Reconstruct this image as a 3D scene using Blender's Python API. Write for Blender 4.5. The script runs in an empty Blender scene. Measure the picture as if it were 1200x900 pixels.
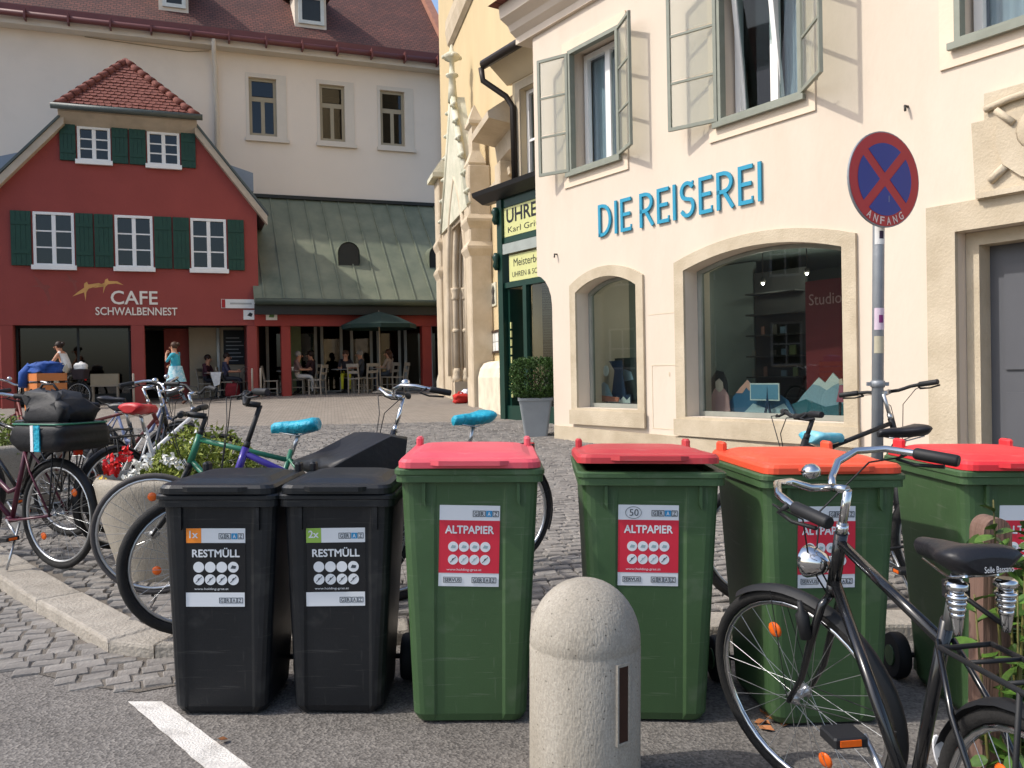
import bpy, bmesh, math, random
import numpy as np
from mathutils import Vector, Matrix, geometry
rnd = random.Random(7)
D = bpy.data; SC = bpy.context.scene; COL = SC.collection
R_ = math.radians

# ---------------------------------------------------------------- camera
CAM_H = 1.357
PITCH, ROLL = 0.0130, 0.020
cr, sr = math.cos(ROLL), math.sin(ROLL)
FWD = Vector((0, math.cos(PITCH), -math.sin(PITCH)))
UP0 = Vector((0, math.sin(PITCH), math.cos(PITCH)))
RIGHT = Vector((1, 0, 0)) * cr - UP0 * sr
UPV = Vector((1, 0, 0)) * sr + UP0 * cr
cam = D.cameras.new('camera'); cam.sensor_width = 36; cam.lens = 30.0
cam.clip_start = 0.05; cam.clip_end = 2000
camo = D.objects.new('camera', cam); COL.objects.link(camo)
m = Matrix((RIGHT, UPV, -FWD)).transposed().to_4x4()
m.translation = (0, 0, CAM_H); camo.matrix_world = m
SC.camera = camo
# ---------------------------------------------------------------- sky, sun, exposure
SUN_EL = R_(47); SUN_DIR = Vector((-1.0, -0.2, 0)).normalized()
w = D.worlds.new('World'); SC.world = w; w.use_nodes = True
nt = w.node_tree; nt.nodes.clear()
sky = nt.nodes.new('ShaderNodeTexSky'); sky.sky_type = 'NISHITA'; sky.sun_disc = False
sky.sun_elevation = SUN_EL; sky.sun_rotation = math.atan2(SUN_DIR.x, SUN_DIR.y)
sky.air_density = 1.0; sky.dust_density = 2.5; sky.ozone_density = 1.0
bg = nt.nodes.new('ShaderNodeBackground'); bg.inputs[1].default_value = 0.15
wo = nt.nodes.new('ShaderNodeOutputWorld')
nt.links.new(sky.outputs[0], bg.inputs[0]); nt.links.new(bg.outputs[0], wo.inputs[0])
sun = D.lights.new('sun', 'SUN'); sun.energy = 2.0; sun.angle = R_(1.0); sun.color = (1.0, 0.955, 0.89)
suno = D.objects.new('sun', sun); COL.objects.link(suno)
tosun = Vector((SUN_DIR.x * math.cos(SUN_EL), SUN_DIR.y * math.cos(SUN_EL), math.sin(SUN_EL)))
suno.rotation_euler = tosun.to_track_quat('Z', 'Y').to_euler(); suno.location = (-20, -8, 25)
vs = SC.view_settings
vs.view_transform = 'Standard'; vs.look = 'None'; vs.exposure = 0.74; vs.gamma = 1.0; vs.use_curve_mapping = False

# ---------------------------------------------------------------- measuring helpers
def ray(px, py):
    return FWD + RIGHT * ((px - 600) / 1000.0) - UPV * ((py - 450) / 1000.0)
def at(px, py, Y):
    d = ray(px, py); t = Y / d.y
    return Vector((d.x * t, Y, CAM_H + d.z * t))
def road_z(x, y=0): return -0.02 * x
def gz(x, y):
    f = max(0.0, min(1.0, (9.5 - y) / 5.5))
    drop = 0.045 * math.exp(-max(0.0, y - kerb_y(max(-8.9, min(x, 6.9)))) / 0.6)   # falls towards the low kerb
    return 0.10 - drop + 0.033 * (min(y, 27) - 3.9) - 0.02 * x * f
def on_road(px, py):
    d = ray(px, py); t = CAM_H / (-(d.z + 0.02 * d.x))
    return Vector((d.x * t, d.y * t, CAM_H + d.z * t))

# ---------------------------------------------------------------- scene helpers
def link(o):
    COL.objects.link(o); return o
def tag(o, label=None, cat=None, group=None, kind=None):
    if label: o['label'] = label
    if cat: o['category'] = cat
    if group: o['group'] = group
    if kind: o['kind'] = kind
    return o
def empty(name, loc=(0, 0, 0), rz=0.0, label=None, cat=None, group=None, rot=None):
    o = link(D.objects.new(name, None)); o.location = loc
    o.rotation_euler = rot if rot else (0, 0, rz); o.empty_display_size = 0.1
    return tag(o, label, cat, group)
def obj(name, me, mat=None, parent=None, loc=None, rot=None, scale=None):
    if isinstance(me, MB): me = me.mesh(name)
    o = link(D.objects.new(name, me))
    if mat is not None and not me.materials:
        for mm in (mat if isinstance(mat, (list, tuple)) else [mat]): me.materials.append(mm)
    if parent: o.parent = parent
    if loc is not None: o.location = loc
    if rot is not None: o.rotation_euler = rot
    if scale is not None: o.scale = scale
    return o

class MB:
    """collects shapes into one mesh"""
    def __init__(s): s.v = []; s.f = []; s.mi = []; s.sm = []; s.cur = 0
    def add(s, vs, fs, smooth=False):
        b = len(s.v); s.v += [tuple(p) for p in vs]
        for f in fs: s.f.append(tuple(i + b for i in f)); s.mi.append(s.cur); s.sm.append(smooth)
        return s
    def box(s, x0, x1, y0, y1, z0, z1):
        v = [(x0,y0,z0),(x1,y0,z0),(x1,y1,z0),(x0,y1,z0),(x0,y0,z1),(x1,y0,z1),(x1,y1,z1),(x0,y1,z1)]
        return s.add(v, [(0,3,2,1),(4,5,6,7),(0,1,5,4),(1,2,6,5),(2,3,7,6),(3,0,4,7)])
    def cbox(s, x0, x1, y0, y1, z0, z1, c=0.01):
        """box with chamfered vertical and top edges"""
        a = [(x0+c,y0),(x1-c,y0),(x1,y0+c),(x1,y1-c),(x1-c,y1),(x0+c,y1),(x0,y1-c),(x0,y0+c)]
        ax, ay = (x0+x1)/2, (y0+y1)/2
        def ins(q): return [(x+(c if x<ax else -c)*0.7, y+(c if y<ay else -c)*0.7) for x,y in q]
        return s.loft([[(x,y,z0) for x,y in a], [(x,y,z1-c) for x,y in a], [(x,y,z1) for x,y in ins(a)]])
    def loft(s, secs, cap=True, smooth=False, closed=True):
        n = len(secs[0]); vs = [p for q in secs for p in q]; fs = []
        for k in range(len(secs)-1):
            for i in range(n if closed else n-1):
                j = (i+1) % n
                fs.append((k*n+i, k*n+j, (k+1)*n+j, (k+1)*n+i))
        s.add(vs, fs, smooth)
        if cap:
            b = len(s.v) - len(vs)
            s.f.append(tuple(b+i for i in range(n-1,-1,-1))); s.mi.append(s.cur); s.sm.append(False)
            e = b + (len(secs)-1)*n
            s.f.append(tuple(e+i for i in range(n))); s.mi.append(s.cur); s.sm.append(False)
        return s
    def tube(s, pts, r, seg=8, cap=True, smooth=True, closed=False, squash=None):
        pts = [Vector(p) for p in pts]; n = len(pts)
        rs = r if isinstance(r, (list, tuple)) else [r]*n
        secs = []; prev = None
        for i, p in enumerate(pts):
            if closed: t = pts[(i+1) % n] - pts[i-1]
            else: t = pts[min(i+1, n-1)] - pts[max(i-1, 0)]
            if t.length < 1e-9: t = Vector((0,0,1))
            t.normalize()
            if prev is None:
                a = Vector((0,0,1)) if abs(t.z) < 0.9 else Vector((1,0,0))
                nx = t.cross(a).normalized()
            else:
                nx = prev - t * prev.dot(t)
                if nx.length < 1e-6: nx = t.cross(Vector((0.3,0.5,0.8)))
                nx.normalize()
            prev = nx; ny = t.cross(nx)
            k = squash if squash else 1.0
            secs.append([p + nx*(rs[i]*math.cos(2*math.pi*j/seg)) + ny*(rs[i]*k*math.sin(2*math.pi*j/seg)) for j in range(seg)])
        if closed:
            secs.append(secs[0]); return s.loft(secs, False, smooth)
        return s.loft(secs, cap, smooth)
    def lathe(s, prof, seg=24, c=(0,0,0), smooth=True, cap=True):
        secs = [[(c[0]+r*math.cos(2*math.pi*j/seg), c[1]+r*math.sin(2*math.pi*j/seg), c[2]+z) for j in range(seg)] for r, z in prof]
        return s.loft(secs, cap, smooth)
    def ball(s, c, rx, ry=None, rz=None, seg=12, rings=8):
        ry = ry or rx; rz = rz or rx
        secs = []
        for k in range(1, rings):
            a = math.pi*k/rings - math.pi/2
            secs.append([(c[0]+rx*math.cos(a)*math.cos(2*math.pi*j/seg), c[1]+ry*math.cos(a)*math.sin(2*math.pi*j/seg), c[2]+rz*math.sin(a)) for j in range(seg)])
        b = len(s.v)
        s.loft(secs, False, True)
        s.add([(c[0],c[1],c[2]-rz),(c[0],c[1],c[2]+rz)], [])
        lo, hi = len(s.v)-2, len(s.v)-1; e = b+(rings-2)*seg
        for j in range(seg):
            s.f.append((lo, b+(j+1)%seg, b+j)); s.mi.append(s.cur); s.sm.append(True)
            s.f.append((hi, e+j, e+(j+1)%seg)); s.mi.append(s.cur); s.sm.append(True)
        return s
    def prism(s, poly, y0, y1, holes=()):
        """polygon in (x,z), extruded along y, with holes"""
        loops = [list(poly)] + [list(h) for h in holes]
        tris = geometry.tessellate_polygon([[Vector((p[0], p[1], 0)) for p in l] for l in loops])
        flat = [p for l in loops for p in l]; n = len(flat)
        vs = [(p[0], y0, p[1]) for p in flat] + [(p[0], y1, p[1]) for p in flat]
        fs = []
        for t in tris:
            a, b, c = [Vector((flat[i][0], flat[i][1])) for i in t]
            if (b-a).cross(c-a) < 0: t = (t[0], t[2], t[1])
            fs.append(tuple(t)); fs.append((t[2]+n, t[1]+n, t[0]+n))
        k = 0
        for li, l in enumerate(loops):
            ar = sum(l[i][0]*l[(i+1)%len(l)][1]-l[(i+1)%len(l)][0]*l[i][1] for i in range(len(l)))
            ccw = ar > 0
            if li > 0: ccw = not ccw
            for i in range(len(l)):
                j = (i+1) % len(l)
                q = (k+i, k+i+n, k+j+n, k+j)
                fs.append(q if ccw else q[::-1])
            k += len(l)
        return s.add(vs, fs)
    def ring(s, outer, inner, y0, y1):
        return s.prism(outer, y0, y1, [inner])
    def xf(s, M, start=0):
        for i in range(start, len(s.v)): s.v[i] = tuple(M @ Vector(s.v[i]))
        return s
    def mesh(s, name='m'):
        me = D.meshes.new(name); me.from_pydata(s.v, [], s.f)
        if any(s.sm): me.polygons.foreach_set('use_smooth', s.sm)
        if any(s.mi): me.polygons.foreach_set('material_index', s.mi)
        me.update(); return me

def rrect(w, d, r, n=4, cx=0, cy=0):
    pts = []
    for (sx, sy, a0) in ((1,-1,-90),(1,1,0),(-1,1,90),(-1,-1,180)):
        for k in range(n+1):
            a = R_(a0 + 90*k/n)
            pts.append((cx + sx*(w/2-r) + r*math.cos(a), cy + sy*(d/2-r) + r*math.sin(a)))
    return pts
def arch_poly(u0, u1, z0, zs, rise, n=14):
    pts = [(u0, z0), (u1, z0), (u1, zs)]
    if rise > 1e-4:
        hw = (u1-u0)/2; R = (hw*hw + rise*rise)/(2*rise); cz = zs + rise - R; cu = (u0+u1)/2
        a1 = math.asin(min(1, hw/R))
        for k in range(1, n):
            a = a1 - 2*a1*k/n
            pts.append((cu + R*math.sin(a), cz + R*math.cos(a)))
    pts.append((u0, zs)); return pts
def rect(u0, u1, z0, z1): return [(u0,z0),(u1,z0),(u1,z1),(u0,z1)]

# ---------------------------------------------------------------- materials
def lin(h):
    h = h.lstrip('#'); o = []
    for i in (0,2,4):
        c = int(h[i:i+2], 16)/255; o.append(c/12.92 if c <= 0.04045 else ((c+0.055)/1.055)**2.4)
    return o
MATS = {}
def M(name, col, rough=0.75, var=0.12, scale=3.0, bump=0.0, bscale=40.0, metal=0.0, spec=0.4, col2=None, stain=0.0, stain_col=None, coat=0.0, stretch=None, detail=5.0, objvar=0.0, scratch=0.0):
    if name in MATS: return MATS[name]
    c = lin(col) if isinstance(col, str) else list(col)
    mt = D.materials.new(name); mt.use_nodes = True; n = mt.node_tree.nodes; L = mt.node_tree.links
    bs = n['Principled BSDF']; bs.inputs['Roughness'].default_value = rough; bs.inputs['Metallic'].default_value = metal
    bs.inputs['Specular IOR Level'].default_value = spec; bs.inputs['Coat Weight'].default_value = coat
    tc = n.new('ShaderNodeTexCoord'); src = tc.outputs['Object']
    if stretch:
        mp = n.new('ShaderNodeMapping'); mp.inputs['Scale'].default_value = stretch; L.new(src, mp.inputs[0]); src = mp.outputs[0]
    nz = n.new('ShaderNodeTexNoise'); nz.inputs['Scale'].default_value = scale; nz.inputs['Detail'].default_value = detail; nz.inputs['Roughness'].default_value = 0.6
    L.new(src, nz.inputs['Vector'])
    rp = n.new('ShaderNodeValToRGB'); rp.color_ramp.elements[0].position = 0.3; rp.color_ramp.elements[1].position = 0.7
    if col2: c2 = lin(col2) if isinstance(col2, str) else list(col2)
    else: c2 = [min(1, x*(1+var)) for x in c]; c = [x*(1-var) for x in c]
    rp.color_ramp.elements[0].color = (*c, 1); rp.color_ramp.elements[1].color = (*c2, 1)
    L.new(nz.outputs[0], rp.inputs[0]); out = rp.outputs[0]
    if stain > 0:
        n2 = n.new('ShaderNodeTexNoise'); n2.inputs['Scale'].default_value = scale*0.37; n2.inputs['Detail'].default_value = 8; n2.inputs['Roughness'].default_value = 0.7
        L.new(src, n2.inputs['Vector'])
        r2 = n.new('ShaderNodeValToRGB'); r2.color_ramp.elements[0].position = 0.5; r2.color_ramp.elements[1].position = 0.78
        r2.color_ramp.elements[1].color = (stain,)*3 + (1,)
        L.new(n2.outputs[0], r2.inputs[0])
        mx = n.new('ShaderNodeMix'); mx.data_type = 'RGBA'
        L.new(r2.outputs[0], mx.inputs[0]); L.new(out, mx.inputs[6])
        mx.inputs[7].default_value = (*(lin(stain_col) if stain_col else [x*0.5 for x in c]), 1); out = mx.outputs[2]
    if scratch > 0:
        for sc3, lo_, hi_, am in (((5,5,110),.64,.70,scratch),((70,70,6),.66,.72,scratch*.8),((9,9,9),.60,.75,scratch*.9)):
            m3 = n.new('ShaderNodeMapping'); m3.inputs['Scale'].default_value = sc3; m3.inputs['Rotation'].default_value = (.3+sc3[0]*.02,.45-sc3[0]*.011,.2); L.new(tc.outputs['Object'], m3.inputs[0])
            n3 = n.new('ShaderNodeTexNoise'); n3.inputs['Scale'].default_value = 1.0; n3.inputs['Detail'].default_value = 3; L.new(m3.outputs[0], n3.inputs['Vector'])
            r3 = n.new('ShaderNodeValToRGB'); r3.color_ramp.elements[0].position = lo_; r3.color_ramp.elements[1].position = hi_; r3.color_ramp.elements[1].color = (am,)*3+(1,); L.new(n3.outputs[0], r3.inputs[0])
            x3 = n.new('ShaderNodeMix'); x3.data_type = 'RGBA'; L.new(r3.outputs[0], x3.inputs[0]); L.new(out, x3.inputs[6]); x3.inputs[7].default_value = (.42,.40,.36,1); out = x3.outputs[2]
    if objvar > 0:
        oi = n.new('ShaderNodeObjectInfo'); hv = n.new('ShaderNodeHueSaturation')
        mr = n.new('ShaderNodeMapRange'); mr.inputs[3].default_value = 1-objvar; mr.inputs[4].default_value = 1+objvar
        L.new(oi.outputs['Random'], mr.inputs[0]); L.new(mr.outputs[0], hv.inputs['Value']); L.new(out, hv.inputs['Color']); out = hv.outputs[0]
    L.new(out, bs.inputs['Base Color'])
    if bump > 0:
        nb = n.new('ShaderNodeTexNoise'); nb.inputs['Scale'].default_value = bscale; nb.inputs['Detail'].default_value = 4
        L.new(src, nb.inputs['Vector'])
        bp = n.new('ShaderNodeBump'); bp.inputs['Strength'].default_value = bump; bp.inputs['Distance'].default_value = 0.02
        L.new(nb.outputs[0], bp.inputs['Height']); L.new(bp.outputs[0], bs.inputs['Normal'])
    MATS[name] = mt; return mt
def glass(name, tint='ffffff', rough=0.02, refl=1.0, opaque=0.0):
    """thin pane: see-through with fresnel reflection; opaque adds a film of dust"""
    if name in MATS: return MATS[name]
    mt = D.materials.new(name); mt.use_nodes = True; n = mt.node_tree.nodes; L = mt.node_tree.links
    n.remove(n['Principled BSDF']); o = n['Material Output']
    tr = n.new('ShaderNodeBsdfTransparent'); tr.inputs[0].default_value = (*lin(tint), 1)
    gl = n.new('ShaderNodeBsdfGlossy'); gl.inputs['Roughness'].default_value = rough
    fr = n.new('ShaderNodeFresnel'); fr.inputs[0].default_value = 1.45 + 0.4*(refl-1)
    ge = n.new('ShaderNodeNewGeometry'); om = n.new('ShaderNodeMath'); om.operation = 'SUBTRACT'; om.inputs[0].default_value = 1.0; L.new(ge.outputs['Backfacing'], om.inputs[1])
    fm = n.new('ShaderNodeMath'); fm.operation = 'MULTIPLY'; L.new(fr.outputs[0], fm.inputs[0]); L.new(om.outputs[0], fm.inputs[1])
    mx = n.new('ShaderNodeMixShader'); L.new(fm.outputs[0], mx.inputs[0]); L.new(tr.outputs[0], mx.inputs[1]); L.new(gl.outputs[0], mx.inputs[2])
    res = mx.outputs[0]
    if opaque > 0:
        df = n.new('ShaderNodeBsdfDiffuse'); df.inputs[0].default_value = (0.6,0.6,0.58,1)
        m2 = n.new('ShaderNodeMixShader'); m2.inputs[0].default_value = opaque
        L.new(res, m2.inputs[1]); L.new(df.outputs[0], m2.inputs[2]); res = m2.outputs[0]
    L.new(res, o.inputs[0]); MATS[name] = mt; return mt
def asphalt():
    mt = M('asphalt', '716b65', rough=0.9, var=0.2, scale=1.3, bump=0.0)
    n = mt.node_tree.nodes; L = mt.node_tree.links; bs = n['Principled BSDF']
    tc = n.new('ShaderNodeTexCoord')
    nl = n.new('ShaderNodeTexNoise'); nl.inputs['Scale'].default_value = 0.9; nl.inputs['Detail'].default_value = 9; nl.inputs['Roughness'].default_value = .72; L.new(tc.outputs['Object'], nl.inputs['Vector'])
    rl = n.new('ShaderNodeValToRGB'); rl.color_ramp.elements[0].position = .36; rl.color_ramp.elements[0].color = (.62,.61,.60,1); rl.color_ramp.elements[1].position = .62; rl.color_ramp.elements[1].color = (1,1,1,1); L.new(nl.outputs[0], rl.inputs[0])
    v = n.new('ShaderNodeTexVoronoi'); v.inputs['Scale'].default_value = 95; L.new(tc.outputs['Object'], v.inputs['Vector'])
    rp = n.new('ShaderNodeValToRGB'); e = rp.color_ramp.elements
    e[0].position = 0.0; e[0].color = (0.36,0.335,0.30,1); e[1].position = 1.0; e[1].color = (0.035,0.034,0.034,1)
    sep = n.new('ShaderNodeSeparateColor'); L.new(v.outputs['Color'], sep.inputs[0])
    L.new(sep.outputs[0], rp.inputs[0])
    mx = n.new('ShaderNodeMix'); mx.data_type = 'RGBA'; mx.inputs[0].default_value = 0.42
    old = bs.inputs['Base Color'].links[0].from_socket
    L.new(old, mx.inputs[6]); L.new(rp.outputs[0], mx.inputs[7])
    ml = n.new('ShaderNodeMix'); ml.data_type = 'RGBA'; ml.blend_type = 'MULTIPLY'; ml.inputs[0].default_value = 1; L.new(mx.outputs[2], ml.inputs[6]); L.new(rl.outputs[0], ml.inputs[7]); L.new(ml.outputs[2], bs.inputs['Base Color'])
    bp = n.new('ShaderNodeBump'); bp.inputs['Strength'].default_value = 0.55; bp.inputs['Distance'].default_value = 0.006
    L.new(v.outputs['Distance'], bp.inputs['Height']); L.new(bp.outputs[0], bs.inputs['Normal'])
    return mt
def rooftile(name, c1, c2, sx, sz):
    """distant tile courses: fine relief and colour only"""
    mt = D.materials.new(name); mt.use_nodes = True; n = mt.node_tree.nodes; L = mt.node_tree.links; bs = n['Principled BSDF']
    bs.inputs['Roughness'].default_value = 0.85
    tc = n.new('ShaderNodeTexCoord'); br = n.new('ShaderNodeTexBrick'); mp = n.new('ShaderNodeMapping')
    mp.inputs['Rotation'].default_value = (0, 0, 0)
    cb = n.new('ShaderNodeCombineXYZ'); sp = n.new('ShaderNodeSeparateXYZ'); L.new(tc.outputs['Object'], sp.inputs[0])
    L.new(sp.outputs[0], cb.inputs[0]); L.new(sp.outputs[2], cb.inputs[1]); L.new(cb.outputs[0], br.inputs['Vector'])
    br.inputs['Scale'].default_value = 1; br.inputs['Brick Width'].default_value = sx; br.inputs['Row Height'].default_value = sz
    br.inputs['Mortar Size'].default_value = 0.012; br.inputs['Color1'].default_value = (*lin(c1),1); br.inputs['Color2'].default_value = (*lin(c2),1)
    br.inputs['Mortar'].default_value = (*[x*0.35 for x in lin(c1)],1)
    nz = n.new('ShaderNodeTexNoise'); nz.inputs['Scale'].default_value = 0.9; nz.inputs['Detail'].default_value = 8; L.new(tc.outputs['Object'], nz.inputs['Vector'])
    mx = n.new('ShaderNodeMix'); mx.data_type = 'RGBA'; mx.blend_type = 'MULTIPLY'; mx.inputs[0].default_value = 0.7
    rp = n.new('ShaderNodeValToRGB'); rp.color_ramp.elements[0].position = .3; rp.color_ramp.elements[0].color = (.55,.55,.55,1); rp.color_ramp.elements[1].position = .7
    L.new(nz.outputs[0], rp.inputs[0]); L.new(br.outputs[0], mx.inputs[6]); L.new(rp.outputs[0], mx.inputs[7]); L.new(mx.outputs[2], bs.inputs['Base Color'])
    bp = n.new('ShaderNodeBump'); bp.inputs['Strength'].default_value = 0.6; bp.inputs['Distance'].default_value = 0.03; bp.invert = True
    L.new(br.outputs['Fac'], bp.inputs['Height']); L.new(bp.outputs[0], bs.inputs['Normal'])
    MATS[name] = mt; return mt
def concrete(name, c1, c2):
    mt = M(name, c1, rough=0.9, scale=6, col2=c2, bump=0.25, bscale=140, stretch=(1,1,0.35))
    n = mt.node_tree.nodes; L = mt.node_tree.links; bs = n['Principled BSDF']
    tc = n.new('ShaderNodeTexCoord'); v = n.new('ShaderNodeTexVoronoi'); v.inputs['Scale'].default_value = 38; L.new(tc.outputs['Object'], v.inputs['Vector'])
    rp = n.new('ShaderNodeValToRGB'); rp.color_ramp.elements[0].position = 0.06; rp.color_ramp.elements[0].color = (0.3,0.29,0.27,1); rp.color_ramp.elements[1].position = 0.14
    L.new(v.outputs['Distance'], rp.inputs[0])
    v2 = n.new('ShaderNodeTexVoronoi'); v2.inputs['Scale'].default_value = 190; L.new(tc.outputs['Object'], v2.inputs['Vector'])
    sp = n.new('ShaderNodeSeparateColor'); L.new(v2.outputs['Color'], sp.inputs[0])
    r2 = n.new('ShaderNodeValToRGB'); r2.color_ramp.elements[0].color = (0.72,0.72,0.72,1); r2.color_ramp.elements[1].color = (1.0,1.0,1.0,1); L.new(sp.outputs[0], r2.inputs[0])
    m1 = n.new('ShaderNodeMix'); m1.data_type = 'RGBA'; m1.blend_type = 'MULTIPLY'; m1.inputs[0].default_value = 1
    m2 = n.new('ShaderNodeMix'); m2.data_type = 'RGBA'; m2.blend_type = 'MULTIPLY'; m2.inputs[0].default_value = 0.8
    old = bs.inputs['Base Color'].links[0].from_socket
    L.new(old, m1.inputs[6]); L.new(rp.outputs[0], m1.inputs[7]); L.new(m1.outputs[2], m2.inputs[6]); L.new(r2.outputs[0], m2.inputs[7]); L.new(m2.outputs[2], bs.inputs['Base Color'])
    return mt

# ---------------------------------------------------------------- lettering
def text_mesh(s, h, wid=None, ext=0.001, bold=0.0, fat=0.0):
    """mesh of a line of text in the x-z plane, base line at z=0, centred on x=0, front towards -y"""
    cu = D.curves.new('text', 'FONT'); cu.body = s; cu.size = 1.0; cu.extrude = 0.0; cu.offset = bold; cu.align_x = 'LEFT'; cu.resolution_u = 3
    o = D.objects.new('text', cu); link(o)
    me0 = D.meshes.new_from_object(o.evaluated_get(bpy.context.evaluated_depsgraph_get()))
    D.objects.remove(o); D.curves.remove(cu)
    co = np.zeros(len(me0.vertices)*3); me0.vertices.foreach_get('co', co); co = co.reshape(-1,3)
    fs = [tuple(p.vertices) for p in me0.polygons]; D.meshes.remove(me0)
    mb = MB()
    if len(co) == 0: return mb
    x0, x1 = co[:,0].min(), co[:,0].max()
    ch = 0.70; sz = h/ch; sx = (wid/(x1-x0)) if wid else sz
    vv = [((p[0]-(x0+x1)/2)*sx, 0, p[1]*sz) for p in co]
    n = len(vv)
    mb.add([(a,-ext,c) for a,b,c in vv], fs)
    for q, (dx, dz) in enumerate(((fat,0),(-fat,0),(0,fat),(0,-fat)) if fat else ()):
        mb.add([(a+dx,-ext-.00004*(q+1),c+dz) for a,b,c in vv], fs)
    ed = {}
    for f in fs:
        for i in range(len(f)):
            a, b = f[i], f[(i+1)%len(f)]; k = (min(a,b), max(a,b)); ed.setdefault(k, []).append((a,b))
    if ext > 0.003:
        mb.add(vv, []); q = []
        for k, l in ed.items():
            if len(l) == 1: a, b = l[0]; q.append((a, a+n, b+n, b))
        for f in q: mb.f.append(f); mb.mi.append(0); mb.sm.append(False)
    return mb
def text(name, s, h, mat, parent, x, y, z, wid=None, ext=0.001, bold=0.0, rot=None, fat=0.0):
    return obj(name, text_mesh(s, h, wid, ext, bold, fat), mat, parent, (x, y, z), rot)

class Frame:
    """a facade plane: origin on the ground line, x along it, y into the building"""
    def __init__(s, O, u):
        s.O = Vector((O[0], O[1], 0)); s.u = Vector((u[0], u[1], 0)).normalized(); s.n = Vector((-s.u.y, s.u.x, 0))
        s.ang = math.atan2(s.u.y, s.u.x)
    def uz(s, px, py, v=0.0):
        d = ray(px, py); C = Vector((0,0,CAM_H)); P0 = s.O + s.n*v
        t = (P0 - C).dot(s.n)/d.dot(s.n); p = C + d*t
        return (p - s.O).dot(s.u), p.z
    def u_(s, px, py=400, v=0.0): return s.uz(px, py, v)[0]
    def z_(s, px, py, v=0.0): return s.uz(px, py, v)[1]
    def w(s, u, v, z=0): return s.O + s.u*u + s.n*v + Vector((0,0,z))
def wall_poly(poly, holes, thick): return MB().prism(poly, 0, thick, holes)
# ================================================================ ground
m_asph = asphalt()
m_sand = M('joint_sand', '6a635a', rough=0.95, var=0.25, scale=6, bump=0.5, bscale=90)
m_sett = M('sett_stone', '6e6964', rough=0.8, scale=5.0, col2='8f8a83', bump=0.45, bscale=45, objvar=0.16)
m_settb = M('sett_stone_field', '6e6964', rough=0.8, scale=4.0, col2='8f8a83', stain=.5, stain_col='5c5853', bump=0.45, bscale=45)
m_kerb = M('kerb_granite', '8d867b', rough=0.85, scale=7, col2='a8a094', bump=0.5, bscale=60, objvar=0.1)
m_paint = M('road_paint', 'd6d1c9', rough=0.75, var=0.06, scale=16, bump=0.4, bscale=110, stain=0.85, stain_col='8f8982')
m_far = M('paving_far', '857d73', rough=0.9, scale=3, col2='9b9286', bump=0.5, bscale=9)

g = MB().box(-300, 300, -300, 300, -2.0, -0.55)
tag(obj('ground', g, m_far), 'wide grey ground under the whole place', 'ground', kind='structure')
rd = MB(); rd.add([(-30,-30,road_z(-30)),(30,-30,road_z(30)),(30,4.6,road_z(30)),(-30,4.6,road_z(-30))], [(0,1,2,3)])
# the road runs on under the kerb to the left, where the kerb swings back
rd.add([(-30,4.6,road_z(-30)),(-2.0,4.6,road_z(-2)),(-2.0,5.2,road_z(-2)),(-6.5,9.5,road_z(-6)),(-30,30,road_z(-30))], [(0,1,2,3,4)])
tag(obj('road', rd, m_asph), 'grey asphalt road the bins stand on', 'road', kind='structure')

KO = [(-9.0,11.2),(-6.0,8.15),(-3.1,5.18),(-2.34,4.42),(-2.12,4.20),(-1.92,4.06),(-1.62,4.00),(-1.25,4.06),(-0.8,4.20),(-0.3,4.28),(1.0,4.30),(3.0,4.30),(7.0,4.30)]
def offs(pl, d):
    out = []
    for i, p in enumerate(pl):
        a = Vector(pl[max(i-1,0)]); b = Vector(pl[min(i+1,len(pl)-1)]); t = (b-a).normalized()
        out.append((p[0]-t.y*d, p[1]+t.x*d))
    return out
KI = offs(KO, 0.24)
# square: sloping bed sheet that starts under the kerb
def kerb_y(x):
    for (a, b) in zip(KI[:-1], KI[1:]):
        if a[0] <= x <= b[0]: return a[1] + (b[1]-a[1])*(x-a[0])/(b[0]-a[0])
    return 4.5 if x > 0 else 30
xs = np.concatenate([np.linspace(-30,-9,6), np.linspace(-8.5,8,56), np.linspace(9,30,6)])
bed = MB(); cols = []
for x in xs:
    y0 = kerb_y(max(-8.9,min(x,6.9))) - 0.05
    if x < -8.9: y0 = 11.2 + (-8.9-x)*1.03
    ys = [y0 + (30.5-y0)*(k/40)**1.3 for k in range(41)]
    cols.append([(x, y, gz(x,y)-0.012) for y in ys])
for i in range(len(cols)-1):
    bed.loft([cols[i], cols[i+1]], False, True, closed=False)
# loft order gives downward faces; flip
bed.f = [tuple(reversed(f)) for f in bed.f]
square = tag(obj('square', bed, m_sand), 'sloping town square paved with small grey setts', 'square', kind='structure')

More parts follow.
